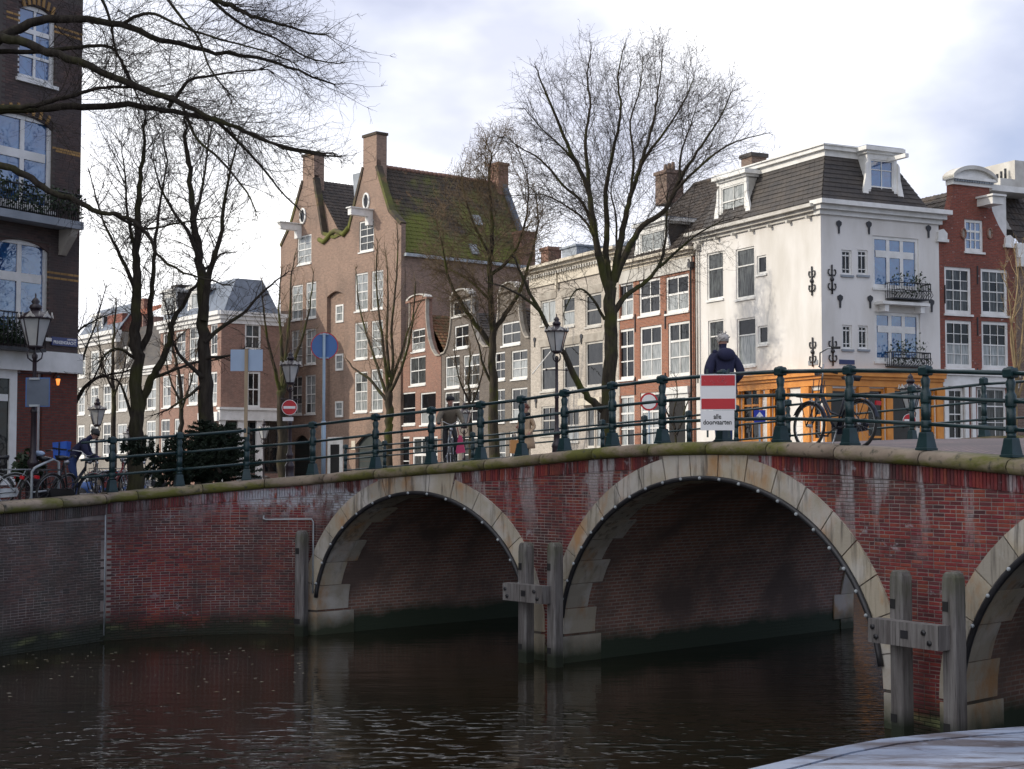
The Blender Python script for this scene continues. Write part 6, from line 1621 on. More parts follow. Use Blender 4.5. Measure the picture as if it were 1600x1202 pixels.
T = Tree('young_tree', 'crooked climbing shrub against the orange brick house', gpx(1058, 60), 60, [(1055, 630, 40, 60)], 20, 'bark', 'twig', dens=(2., 2.5, 3.), lens=(.9, .6, .3), rmin=.006, levels=2)
for px in ([(1056, vb(1056, 60)), (1056, 690), (1052, 650), (1058, 620), (1056, 590)], [(1056, 680), (1066, 660), (1070, 640), (1080, 615)], [(1055, 670), (1042, 645), (1034, 625)]): T.limb(px, .06, .015, .3)
T.done()
T = Tree('young_tree', 'yellowish bare tree in front of the house at the picture edge', gpx(1590, 50), 50, [(1592, 480, 45, 130)], 21, 'twig_y', 'twig_y', dens=(3., 3.6, 2.6), lens=(1.4, .8, .4), rmin=.006, trop=.4, levels=2)
for px in ([(1590, vb(1590, 50)), (1588, 640), (1586, 560), (1578, 480), (1570, 420)], [(1588, 620), (1596, 540), (1602, 460), (1604, 380)], [(1587, 590), (1580, 520), (1590, 450), (1586, 390)], [(1589, 630), (1606, 570), (1616, 500)]): T.limb(px, .055, .015, T.rg.uniform(-1, 1))
T.done()
# foreground tree, trunk out of the frame to the left
T = Tree('foreground_tree', 'large tree reaching in from the upper left with long dark mossy branches across the sky', gpx(-300, 25), 25, [(190, 150, 410, 235)], 22, 'bark', dens=(5.6, 5.4, 6.), lens=(1.6, .85, .45), rmin=.0030, wob=.26, trop=.03)
L_ = T.limb
tb = [(-300, vb(-300, 25)), (-295, 700), (-280, 500), (-245, 300), (-215, 150), (-190, 60), (-160, -40)]
L_(tb, .33, .16, kids=False)
L_([(-232, 260), (-150, 170), (-70, 100), (0, 60), (30, 46), (62, 33), (122, 30), (190, 40), (250, 62), (320, 78), (390, 88), (450, 104), (520, 132)], 0.126, .014, .5, lo=.4)
L_([(188, 40), (210, 27), (240, 22), (285, 42), (345, 62), (400, 76), (460, 98)], 0.037, .01, -.9, .3)
L_([(-225, 230), (-140, 140), (-60, 80), (0, 60), (60, 76), (122, 98), (200, 130), (275, 160), (330, 185), (385, 206), (440, 228), (520, 240)], 0.111, .014, -.8, lo=.4)
L_([(-222, 200), (-140, 120), (-60, 84), (0, 80), (60, 80), (125, 74), (165, 72), (185, 85), (205, 125), (220, 160)], 0.067, .012, .9, lo=.4)
L_([(-240, 400), (-160, 260), (-70, 195), (0, 170), (45, 166), (90, 155), (125, 146), (165, 137), (215, 137), (265, 150)], 0.074, .012, -.4, lo=.4)
L_([(-238, 330), (-140, 220), (-40, 176), (60, 170), (130, 166), (200, 164), (255, 172), (320, 184), (345, 190), (400, 214), (460, 236), (530, 246)], 0.089, .014, 1., lo=.4)
L_([(262, 168), (280, 145), (298, 125), (330, 118), (370, 112), (420, 108)], 0.041, .01, .4, .6)
L_([(340, 190), (375, 225), (410, 262), (440, 300), (470, 330)], 0.033, .01, 1.5, .7)
L_([(-242, 480), (-160, 330), (-60, 250), (0, 258), (40, 274), (75, 297), (120, 314), (152, 330), (176, 334), (208, 345), (235, 372), (252, 405), (300, 430), (360, 446)], 0.081, .012, -.5, lo=.4)
L_([(176, 334), (205, 350), (232, 358), (280, 348), (330, 340)], 0.030, .01, .3, -.3)
L_([(290, 180), (310, 220), (345, 250), (385, 300), (400, 330)], 0.030, .01, -1.2, -.4)
L_([(-200, 100), (-60, -60), (100, -60), (240, -30), (340, 0), (372, 15), (400, 27), (450, 42), (510, 56)], 0.089, .012, -.6, lo=.5)
L_([(130, -50), (160, 0), (174, 40), (180, 75), (205, 130), (225, 170)], 0.033, .01, .8)
L_([(240, -30), (285, 30), (310, 60), (330, 110), (362, 150)], 0.030, .01, -.5)
L_([(330, 0), (380, 40), (430, 60), (480, 90), (530, 100)], 0.030, .01, .9)
T.done()
# ------------------------------------------------------------------ street furniture
MT['lamppost'] = pmat('plum_black_iron', (.020, .013, .018), (.032, .022, .028), 4., .4)
MT['lampglass'] = glass('lantern_glass', (.34, .37, .38), ior=1.5, c2=(.5, .5, .48))
MT['chrome'] = pmat('worn_steel', (.45, .46, .47), (.3, .31, .32), 8., .3, metal=.8)
MT['rubber'] = pmat('tyre_rubber', (.018, .018, .018), (.03, .03, .03), 8., .8)
MT['bikeblack'] = pmat('bike_black', (.012, .013, .016), (.02, .02, .024), 5., .3)
MT['bikeblue'] = pmat('bike_blue_black', (.006, .009, .02), (.01, .012, .024), 5., .35)
MT['bikesilver'] = pmat('bike_pale_grey', (.42, .45, .47), (.3, .33, .35), 5., .4, metal=.3)
MT['bikered'] = pmat('bike_dull_red', (.22, .03, .025), (.16, .025, .02), 5., .4)
MT['red'] = pmat('sign_red', (.52, .012, .02), (.46, .012, .02), 1.5, .35)
MT['signback'] = pmat('sign_back_grey_blue', (.055, .15, .38), (.045, .125, .33), 2., .45)
MT['paleback'] = pmat('sign_back_pale_blue', (.36, .47, .62), (.32, .42, .57), 2., .45)
MT['poleblue'] = pmat('pale_blue_pole', (.27, .36, .44), (.22, .30, .38), 3., .4)
MT['signblue'] = pmat('sign_blue', (.01, .035, .42), (.01, .03, .36), 1., .35)
MT['ink'] = pmat('black_ink', (.01, .01, .01), (.015, .015, .015), 1., .6)
def lamp_proto():
    r_ = root('street_lamp', (0, 0, 0), 0, 'x', 'street lamp', 'crowned iron street lamps'); z = Vector((0, 0, 0))
    m = M(); m.lathe([(.19, 0), (.19, .12), (.15, .15), (.14, .5), (.16, .53), (.15, .6), (.10, .68), (.09, .85), (.12, .88), (.12, .94), (.075, 1.0), (.062, 1.1), (.055, 1.9), (.07, 1.92), (.07, 1.98), (.05, 2.02), (.042, 3.0), (.06, 3.03), (.06, 3.08), (.03, 3.12)], z, 10)
    m.build('post', MT['lamppost'], r_)
    m = M(); m.tube([(-.30, 0, 2.72), (.30, 0, 2.72)], .016, 6); m.ball((-.31, 0, 2.72), .035, 6); m.ball((.31, 0, 2.72), .035, 6); m.build('ladder_bar', MT['lamppost'], r_)
    for k in range(4):
        q = math.pi / 2 * k + .4; c, s = math.cos(q), math.sin(q)
        m = M(); m.tube([(c * .04, s * .04, 2.95), (c * .13, s * .13, 3.02), (c * .15, s * .15, 3.12), (c * .10, s * .10, 3.2), (c * .15, s * .15, 3.26)], .016, 5); m.build('scroll', MT['lamppost'], r_)
    b, t = .15, .31; zb, zt = 3.27, 3.80
    for k in range(6):
        q0, q1 = math.pi / 3 * k, math.pi / 3 * (k + 1); e = .02
        A = [Vector((math.cos(q) * r, math.sin(q) * r, zz)) for q, r, zz in ((q0, b, zb), (q1, b, zb), (q1, t, zt), (q0, t, zt))]
        m = M(); m.face(A); m.build('glass_pane', MT['lampglass'], r_)
    m = M()
    for k in range(6):
        q = math.pi / 3 * k; m.tube([(math.cos(q) * b, math.sin(q) * b, zb - .03), (math.cos(q) * t, math.sin(q) * t, zt)], .014, 4)
    m.lathe([(.05, zb - .09), (b + .02, zb - .03), (b + .02, zb), (.05, zb + .005)], z, 6); m.build('lantern_frame', MT['lamppost'], r_, kind='stuff')
    m = M(); m.lathe([(t + .03, zt), (t + .05, zt + .02), (t + .03, zt + .05), (.22, zt + .12), (.12, zt + .17), (.10, zt + .20)], z, 12); m.build('lantern_roof', MT['lamppost'], r_)
    m = M()
    for k in range(6):
        q = math.pi / 3 * (k + .5); c, s = math.cos(q) * (t + .01), math.sin(q) * (t + .01)
        m.slab([Vector((c - math.sin(q) * x, s + math.cos(q) * x, zt + y)) for x, y in ((-.1, .03), (.1, .03), (.06, .08), (.03, .10), (0, .16), (-.03, .10), (-.06, .08))], Vector((math.cos(q), math.sin(q), 0)) * .02)
        q = math.pi / 3 * k; m.tube([(math.cos(q) * (t + .02), math.sin(q) * (t + .02), zt + .04), (math.cos(q) * (t + .02), math.sin(q) * (t + .02), zt + .15)], [.02, .005], 5)
    m.build('crest', MT['offwhite'], r_, kind='stuff')
    m = M(); m.lathe([(.10, zt + .2), (.13, zt + .24), (.11, zt + .29), (.06, zt + .32), (.09, zt + .36), (.05, zt + .42), (.015, zt + .45), (.02, zt + .50), (.004, zt + .54)], z, 10); m.build('crown_finial', MT['lamppost'], r_)
    return r_
LP = lamp_proto(); LH = 4.34
lamps = [(52, 458, 30., 'tall crowned street lamp carrying a square sign back, before the dark brick building'),
         (870, 490, 37., 'crowned street lamp beside the elm trunk, before the pale house'),
         (453, 546, 41., 'crowned street lamp carrying the round no entry sign, before the warehouse'),
         (151, 618, 55., 'crowned street lamp behind the parked bicycles, before the pale terrace house'),
         (725, 626, 66., 'crowned street lamp directly behind the cyclist'),
         (412, 655, 84., 'small distant street lamp under the brown corner house shop front'),
         (200, 664, 84., 'small distant street lamp beside the forked tree trunk'),
         (1424, 580, 47., 'crowned street lamp with a no entry sign, before the orange shop front')]
LAMP = {}
for i, (u, v, d, lab) in enumerate(lamps):
    b = gpx(u, d); h = P(u, v, d).z - b.z
    if i == 0: o = LP; o.location = b; o['label'] = lab
    else: o = clone(LP, b, .3 * i, lab)
    o.scale = (h / LH,) * 3; LAMP[u] = (o, b, h)
def plate(u, v, d, w_, h_, mat, name='plate', th=.012, parent=None, rz=0., **k):
    c = P(u, v, d); m = M(); m.box(c, (w_, th, h_), rz=rz); return m, c
def round_sign(u, v, d, r, name, label, cat, kind):
    c = P(u, v, d); r_ = root(name, c - Vector((0, .06, r)), 0, label, cat); X, Z = Vector((1, 0, 0)), Vector((0, 0, 1)); Y = Vector((0, -1, 0))
    def ring(m, rr, y0, y1):
        a = [c + X * math.cos(q) * rr + Z * math.sin(q) * rr for q in [2 * math.pi * k / 32 for k in range(32)]]
        m.slab([p + Y * y0 for p in a], Y * (y1 - y0))
    if kind == 'noentry':
        m = M(); ring(m, r, .07, .08); m.build('plate_rim', MT['signwhite'], r_); m = M(); ring(m, r * .93, .0805, .083); m.build('red_disc', MT['red'], r_)
        m = M(); m.box(c + Y * .085, (r * 1.55, .003, r * .34)); m.build('white_bar', MT['signwhite'], r_)
    if kind == 'back':
        m = M(); ring(m, r, -.012, 0.); m.build('plate_rim', MT['red'], r_); m = M(); ring(m, r * .93, .0, .008); m.build('sign_back', MT['signback'], r_)
        m = M()
        for q in (.85, -.85): m.box(c + Y * .02 + Z * r * q, (.34 * r * 2, .03, .035))
        m.build('clamp', MT['poleblue'], r_, kind='stuff')
    if kind == 'ring':
        m = M(); ring(m, r, .0, .01); m.build('plate_rim', MT['red'], r_); m = M(); ring(m, r * .8, .0101, .013); m.build('white_disc', MT['signwhite'], r_)
    return r_, c
r_, c = round_sign(453, 637, 40.6, .205, 'no_entry_sign', 'round red no entry sign with a white bar, on the lamp post before the warehouse', 'sign', 'noentry')
m, c = plate(450, 655, 40.7, .28, .10, 'x'); m.box(c, (.20, .014, .03)); sg = m.thing('small_sign', MT['signwhite'], 'small white direction plate under the no entry sign by the warehouse', 'sign')
r_, c = round_sign(1420, 657, 46.6, .2, 'no_entry_sign', 'round red no entry sign before the orange shop front, half behind the railing', 'sign', 'noentry')
r_, c = round_sign(1014, 628, 58., .34, 'round_sign', 'round white sign with a red rim before the orange brick house', 'sign', 'ring')
m = M(); b = gpx(1014, 58.); m.tube([b + Vector((0, .03, 0)), P(1014, 618, 58.03)], .03, 6); m.build('pole', MT['poleblue'], r_)
r_, c = round_sign(507, 541, 36., .325, 'round_sign', 'back of a round red-rimmed traffic sign on a pale blue pole', 'sign', 'back')
m = M(); b = gpx(507, 35.9); m.tube([Vector((c.x, 35.93, b.z)), Vector((c.x, 35.93, c.z + .3))], .035, 10); m.tube([Vector((c.x, 35.93, b.z)), Vector((c.x, 35.93, P(507, 658, 36).z))], .055, 10); m.build('pole', MT['poleblue'], r_)
# blank square sign on a wooden pole
d = 31.95; c = P(385, 563, d); r_ = root('blank_sign', Vector((c.x, d, top(2.9))), 0, 'blank pale blue sign back on a bare wooden pole, fixed to the bridge railing', 'sign')
m = M(); m.box(c + Vector((0, .03, 0)), (.67, .012, .45)); m.build('sign_board', MT['paleback'], r_)
m = M(); m.box(Vector((c.x, d, (c.z + .23 + top(2.9) + .9) / 2)), (.07, .045, c.z + .23 - top(2.9) - .9)); m.build('pole', MT['pole'], r_)
# sign backs on the left lamp
d = 29.85; r_ = root('sign_back', P(58, 637, d), 0, 'square grey-blue sign back strapped to the tall street lamp', 'sign')
m = M(); m.box(P(59, 613, d), (.47, .02, .57)); m.build('sign_board', MT['signback'], r_); m = M(); m.box(P(59, 613, d - .014), (.43, .004, .53)); m.build('inner_face', MT['bluelead'], r_)
m = M()
for v in (592, 634): m.box(P(54, v, d - .03), (.2, .04, .04))
m.build('straps', MT['gutter'], r_, kind='stuff')
# waterway sign on the railing
s_ = BC.s_of(1122, .03); a_, n_, _ = BC.ax(s_); d = BC.w(s_, 0, .03).y
X = Vector((1, -.12, 0)).normalized(); Y = Vector((.12, 1, 0)).normalized(); ax = (X, Y, Vector((0, 0, 1)))
c = P(1122, 613, d - .15); w_, h_ = 55 * d / F, 56 * d / F
r_ = root('waterway_sign', Vector((c.x, c.y + .05, top(s_))), 0, 'red and white waterway sign with a white plate reading alle doorvaarten', 'sign')
m = M(); m.box(c, (w_, .014, h_), ax=ax); m.build('sign_board', MT['signwhite'], r_)
for k in (1, -1):
    m = M(); m.box(c - Y * .009 + Vector((0, 0, k * h_ * .325)), (w_ * .94, .004, h_ * .29), ax=ax); m.build('red_stripe', MT['red'], r_)
ta = (X, Vector((0, 0, 1)), -Y)
MT['scratch'] = pmat('scratched_paint', (.55, .25, .27), (.45, .12, .14), 3., .6)
m = M(); rg = random.Random(3)
for k in range(14):
    p = c - Y * .0125 + X * rg.uniform(-w_ * .38, w_ * .3) + Vector((0, 0, h_ * (.32 + rg.uniform(-.07, .05)))); q = p + X * rg.uniform(-.03, .04) + Vector((0, 0, rg.uniform(-.04, .04))); r3 = q + X * rg.uniform(.0, .03) + Vector((0, 0, rg.uniform(-.03, .03)))
    m.tube([p, q, r3], .002, 4)
m.build('graffiti_scratches', MT['scratch'], r_, kind='stuff')
c2 = P(1121, 657, d - .15); w2, h2 = 52 * d / F, 31 * d / F
m = M(); m.box(c2, (w2, .014, h2), ax=ax); lp = m.build('lower_plate', MT['signwhite'], r_)
text_on(lp, 'alle\ndoorvaarten', .104, 'lettering', 'ink', c2 - Y * .0085 + Vector((0, 0, .012)), ta, line=.82, fit=w2 * .84)
m = M()
for k in (-.3, .3): m.box(c + X * k * w_ + Y * .04 + Vector((0, 0, -h_ * .3)), (.03, .07, h_ * 1.9), ax=ax)
m.build('brackets', MT['rail'], r_, kind='stuff')
# blue arrow sign
d = 44.; c = P(1187, 651, d); r_ = root('arrow_sign', c - Vector((0, 0, .2)), 0, 'small blue square sign with a white arrow pointing up, before the orange shop', 'sign')
m = M(); m.box(c, (18 * d / F, .02, 20 * d / F)); m.build('sign_board', MT['signblue'], r_)
m = M(); k = d / F; m.slab([c + Vector((x * k, -.012, z * k)) for x, z in ((-6, 0), (0, 7.5), (6, 0), (1.6, 0), (1.6, -3), (-1.6, -3), (-1.6, 0))], Vector((0, -.004, 0))); m.box(c + Vector((0, -.013, -5.2 * k)), (3 * k, .004, 2 * k)); m.build('arrow', MT['signwhite'], r_, kind='stuff')
m = M(); b = gpx(1187, d); m.tube([Vector((c.x, d + .04, b.z)), Vector((c.x, d + .04, c.z + .15))], .03, 6); m.build('pole', MT['poleblue'], r_)

# ------------------------------------------------------------------ bicycles
def bike(label, col='bikeblack', guard='bikeblack', carrier=True, front_carrier=False, steer=0.2, tall=0., saddle='bikeblack', spokes=20, tilt=0., group='bicycles parked along the canal'):
    r_ = root('bicycle', (0, 0, 0), 0, label, 'bicycle', group); W = .335; B = 1.08
    V_ = Vector
    def wheel(x):
        m = M(); m.tube([V_((x + math.cos(q) * W, 0, W + math.sin(q) * W)) for q in [2 * math.pi * k / 28 for k in range(29)]], .021, 6, cap=False); t = m.build('wheel', MT['rubber'], r_)
        m = M(); m.tube([V_((x + math.cos(q) * (W - .028), 0, W + math.sin(q) * (W - .028))) for q in [2 * math.pi * k / 28 for k in range(29)]], .011, 4, cap=False); m.build('rim', MT['chrome'], t)
        m = M()
        for k in range(spokes):
            q = 2 * math.pi * k / spokes; e = .03 if k % 2 else -.03
            m.tube([V_((x, e, W)), V_((x + math.cos(q) * (W - .03), 0, W + math.sin(q) * (W - .03)))], .0016, 3, cap=False)
        m.tube([V_((x, -.05, W)), V_((x, .05, W))], .025, 8); m.build('spokes', MT['chrome'], t, kind='stuff')
        m = M(); g0 = -.35 if x > .1 else .25
        a0, a1 = (R(10), R(165)) if x < .1 else (R(25), R(170))
        pts = [(math.cos(a0 + (a1 - a0) * k / 14) * (W + .035), W + math.sin(a0 + (a1 - a0) * k / 14) * (W + .035)) for k in range(15)]
        for (xa, za), (xb, zb) in zip(pts, pts[1:]):
            m.faces([V_((x + xa, -.033, za - .008)), V_((x + xb, -.033, zb - .008)), V_((x + xb, 0, zb + .006)), V_((x + xa, 0, za + .006)), V_((x + xa, .033, za - .008)), V_((x + xb, .033, zb - .008))], [(0, 1, 2, 3), (3, 2, 5, 4)], True)
        m.build('mudguard', MT[guard], r_)
        return t
    wheel(0); wheel(B)                              # rear wheel at 0, front at B
    bb = V_((.47, 0, .29)); st = V_((.32, 0, .80)); hd = V_((.86, 0, .78)); hd2 = V_((.845, 0, .92)); ra = V_((0, 0, W)); fa = V_((B, 0, W))
    m = M(); m.tube([bb, st], .017, 6); m.tube([hd, bb + V_((.06, 0, .0))], .02, 6); m.tube([hd2 - V_((0, 0, .1)), V_((.62, 0, .52)), V_((.40, 0, .46))], .015, 6); m.tube([hd - V_((0, 0, .05)), hd2], .022, 6)
    for e in (-.06, .06): m.tube([bb + V_((0, e * .6, 0)), ra + V_((0, e, 0))], .010, 5); m.tube([st + V_((-.01, e * .3, -.12)), ra + V_((0, e, 0))], .009, 5)
    m.build('frame', MT[col], r_)
    m = M()
    for e in (-.05, .05): m.tube([hd + V_((.02, e, -.05)), V_((B - .10, e, .52)), fa + V_((0, e, 0))], .011, 5)
    m.build('fork', MT[col], r_)
    m = M(); m.lathe([(.085, -.035), (.09, 0), (.085, .035)], (0, 0, 0), 10); m2 = M()
    m2.slab([V_((x, -.055, z)) for x, z in ((-.04, .25), (.52, .20), (.56, .29), (.52, .38), (-.04, .42), (-.08, .34))], V_((0, -.045, 0))); m2.build('chain_case', MT[col], r_)
    m = M(); m.tube([st, st + V_((-.05, 0, .17))], .013, 6); m.build('seat_post', MT['chrome'], r_)
    m = M(); c = st + V_((-.07, 0, .20)); m.faces([c + V_(q) for q in ((-.14, -.11, .03), (-.14, .11, .03), (.0, .09, .02), (.15, .025, .015), (.15, -.025, .015), (0, -.09, .02), (-.12, -.08, -.05), (-.12, .08, -.05), (.13, .02, -.02), (.13, -.02, -.02), (-.03, 0, .045))],
        [(0, 1, 10), (1, 2, 10), (2, 3, 10), (3, 4, 10), (4, 5, 10), (5, 0, 10), (0, 6, 7, 1), (1, 7, 8, 3, 2), (3, 8, 9, 4), (4, 9, 6, 0, 5), (6, 9, 8, 7)], True); m.build('saddle', MT[saddle], r_)
    m = M(); h = hd2 + V_((-.02, 0, .12 + tall)); cs, sn = math.cos(steer), math.sin(steer)
    def hb(x, y, z): return h + V_((x * cs - y * sn, x * sn + y * cs, z + y * tilt))
    m.tube([hd2, h], .013, 6); m.tube([hb(-.20, -.30, .06), hb(-.05, -.27, .07), hb(.06, -.16, .06), hb(.05, -.04, .0), hb(.05, .04, .0), hb(.06, .16, .06), hb(-.05, .27, .07), hb(-.20, .30, .06)], .011, 6); hbo = m.build('handlebar', MT['chrome'], r_)
    for e in (-1, 1):
        m = M(); m.tube([hb(-.22, e * .305, .06), hb(-.09, e * .28, .07)], .019, 7); m.build('grip', MT['rubber'], hbo)
    m = M(); m.tube([h + V_((.06, 0, -.12)), h + V_((.14, 0, -.12))], [.03, .05], 8); m.build('headlight', MT['chrome'], r_)
    m = M()
    for e in (-1, 1): m.tube([bb + V_((0, e * .05, 0)), bb + V_((e * .12, e * .08, -e * .12))], .01, 5); m.box(bb + V_((e * .12, e * .13, -e * .12)), (.09, .1, .02))
    m.build('pedals', MT['bikeblack'], r_, kind='stuff')
    if carrier:
        m = M()
        for e in (-.06, 0, .06): m.tube([V_((-.30, e, .76)), V_((.24, e, .76))], .007, 4)
        for e in (-.06, .06): m.tube([V_((-.2, e, .76)), V_((0, e, W))], .007, 4)
        m.tube([V_((-.30, -.06, .76)), V_((-.30, .06, .76))], .007, 4); m.build('carrier', MT[guard], r_, kind='stuff'); m = M(); m.box(V_((-.36, 0, .62)), (.03, .09, .06)); m.build('rear_light', MT['red'], r_)
    if front_carrier:
        m = M()
        for e in (-.1, 0, .1): m.tube([V_((B - .16, e, .76)), V_((B + .2, e, .76))], .008, 4); m.tube([V_((B - .16, e, .76)), V_((B - .18, e, 1.0))], .008, 4)
        m.tube([V_((B + .2, -.1, .76)), V_((B + .2, .1, .76))], .008, 4)
        for e in (-.1, .1): m.tube([V_((B + .12, e, .76)), V_((B, e * .6, W))], .008, 4)
        m.build('front_carrier', MT[guard], r_, kind='stuff')
    m = M(); m.tube([bb + V_((-.06, .05, -.03)), bb + V_((-.14, .20, -.28))], .012, 5); m.build('kickstand', MT['chrome'], r_)
    return r_
def put(o, loc, rz, lean=0.):
    o.location = loc; o.rotation_euler = (lean, 0, rz)
s0 = BC.s_of(1341, -.42); p = BC.w(s0, 0, -.42); t = BC.tan(s0)
bk = bike('black upright bicycle with high handlebars leaning on the bridge railing', 'bikeblue', 'bikeblue', front_carrier=True, steer=.9, tall=.19, tilt=.5)
put(bk, Vector((p.x, p.y, gz(p.x, p.y) + .01)), math.atan2(-t.y, -t.x), R(4))
BLK = bike('black bicycle leaning over the steel rack beside the bending man', spokes=16)
g0 = Vector((0, 0, GZ))
put(BLK, Vector((-9.0, 29.85, GZ)), R(60), R(9))
b2 = clone(BLK, Vector((-9.42, 29.95, GZ)), R(70), 'black bicycle with a pale saddle cover beside the steel rack'); b2.rotation_euler = (R(13), 0, R(70))
SIL = bike('pale silver bicycle at the edge of the picture, rear wheel showing', 'bikesilver', 'bikesilver', spokes=16); put(SIL, P(24, 700, 29.6).xy.to_3d() + g0, R(196), R(6))
BLU = bike('dark blue bicycle half out of the frame behind the silver one', 'bikeblue', 'bikeblack', spokes=16); put(BLU, P(-4, 700, 30.2).xy.to_3d() + g0, R(186), R(-6))
labs = ['dark bicycle in the far row just behind the first railing post', 'second dark bicycle in the far row behind the bridge corner', 'silver bicycle in the far row behind the first railing post', 'dark bicycle between the first two railing posts, at the forked tree', 'silver bicycle beside the foot of the forked tree', 'dark bicycle standing next to the fir tree heap', 'rear dark bicycle among the row at the far kerb', 'red framed bicycle in the far row beside the first railing post']
RED = bike(labs[7], 'bikered', 'bikeblack', spokes=12); put(RED, P(160, 700, 41).xy.to_3d() + g0, R(70), R(5))
for i, (u, d, rz) in enumerate(((172, 43, 75), (186, 46, 100), (196, 44, 66), (206, 47, 110), (226, 45, 80), (236, 43, 60), (150, 47, 95))):
    o = clone(SIL if i in (2, 4) else BLK, P(u, 700, d).xy.to_3d() + g0, R(rz), labs[i]); o.rotation_euler = (R((-6, 7, -4, 9, -7, 5, -8)[i]), 0, R(rz))
# steel cycle rack
d = 29.1; r_ = root('cycle_rack', P(70, 780, d).xy.to_3d() + g0, 0, 'bent steel tube cycle rack at the quay edge', 'rack')
def zp(u, v, d): return P(u, v, d)
pa, pb = zp(50, 731, 29.6), zp(92, 718, 30.3)
m = M(); m.tube([Vector((pa.x, pa.y, GZ)), pa - Vector((0, 0, .08)), pa + Vector((.04, .02, -.01)), pa + Vector((.1, .05, .03)), pb - Vector((.1, .05, .0)), pb + Vector((0, 0, -.05)), Vector((pb.x, pb.y, GZ))], .026, 8); m.build('hoop', MT['gutter'], r_)
m = M(); m.tube([Vector((pa.x, pa.y, GZ + .32)), Vector((pb.x, pb.y, GZ + .36))], .02, 8); m.build('cross_bar', MT['gutter'], r_)
# pale saddle cover and blue bag
m = M(); m.ball(P(60, 709, 30.2), .1, 10, sc=(1.35, .8, .6)); m.thing('saddle_cover', MT['paleback'], 'pale green saddle cover on the bicycle by the steel rack', 'saddle cover')
m = M(); c = P(97, 703, 30.4); m.box(c, (.26, .2, .30), rz=.4); r_ = root('blue_bag', c - Vector((0, 0, .2)), 0, 'bright blue bag hanging at the carrier of the leaning bicycle', 'bag')
MT['bluebag'] = pmat('blue_tarpaulin', (.02, .12, .55), (.015, .08, .42), 4., .4)
mm = M(); mm.hexa([c + Vector(q) for q in ((-.14, -.09, -.19), (.10, -.09, -.2), (.12, .09, -.19), (-.12, .09, -.18), (-.16, -.11, .14), (.13, -.12, .17), (.15, .11, .16), (-.13, .12, .15))]); mm.build('bag_body', MT['bluebag'], r_)
m = M(); m.tube([c + Vector((-.15, -.13, .03)), c + Vector((.13, -.135, .0))], .015, 4); m.tube([c + Vector((-.02, -.13, .15)), c + Vector((-.03, -.12, -.19))], .013, 4); m.build('straps', MT['ink'], r_, kind='stuff')
m = M()
for _ in range(1): leaves(m, P(46, 735, 30.4), (.35, .3, .42), 900, .05)
sh = m.thing('shrub', MT['leaf'], 'dark low shrub at the foot of the tall street lamp', 'shrub', kind=None, base=P(46, 760, 30.4))

# ------------------------------------------------------------------ heap of discarded fir trees
def fir(label, seed, h=1.9, r=.7):
    rg = random.Random(seed); r_ = root('fir_tree', (0, 0, 0), 0, label, 'fir tree', 'fir trees heaped at the bridge end'); m = M(); m.tube([(0, 0, 0), (0, 0, h)], [.045, .01], 6); m.build('trunk', MT['bark'], r_)
    tb = TB(); nd = M()
    for k in range(64):
        z = .12 + (h - .2) * (k / 64) ** .9; q = rg.uniform(0, 6.283); L_ = r * (1 - z / h) ** .75 * rg.uniform(.75, 1.15) + .07
        pts = [Vector((math.cos(q) * L_ * t, math.sin(q) * L_ * t, z + L_ * (.35 * t - .1 * t * t))) for t in (0, .33, .66, 1)]
        tb.tube(pts, [.009, .007, .005, .003]); ns = int(L_ * 460)
        for j in range(ns):
            t = (j + rg.random()) / ns; i = min(2, int(t * 3)); p = pts[i].lerp(pts[i + 1], t * 3 - i); a = (rv(rg) + (pts[3] - pts[0]).normalized() * 1.2).normalized() * rg.uniform(.035, .075)
            b = a.cross(rv(rg)).normalized() * .015; nd.face([p - b, p + a * .6 - b * .8, p + a, p + a * .6 + b * .8])
    tb.build('branches', 'bark', r_, 'stuff'); nd.build('needles', MT['needle'], r_, kind='stuff'); return r_
F1 = fir('upright dark fir tree in the middle of the heap by the railing', 1, 1.5, .9); c = gpx(318, 33.6); put(F1, c, 0); 
F2 = fir('fir tree lying with its top towards the forked tree', 2, 1.8, .7)
F2.location = gpx(300, 33.2) + Vector((.1, 0, .25)); F2.rotation_euler = (R(8), R(-66), 0)
for k, (u, d, rx, ry, rz, sc, dz, lab) in enumerate(((338, 33.2, 12, 14, 2., 1.0, 0, 'fir tree leaning at the far side of the heap, beside the straight trunk'), (345, 32.9, -70, 30, .6, .9, .28, 'fir tree lying across the front of the heap'), (280, 33.9, 0, -28, 4., .8, 0, 'small fir tree leaning at the forked tree side of the heap'), (352, 33.8, 6, 20, 5., .95, 0, 'bushy fir tree at the end of the heap next to the blank sign'), (298, 33.0, -8, -16, 1., .82, 0, 'low fir tree at the front of the heap behind the second railing post'))):
    o = clone(F1 if k != 1 else F2, gpx(u, d) + Vector((0, 0, dz)), 0, lab); o.rotation_euler = (R(rx), R(ry), rz); o.scale = (sc,) * 3

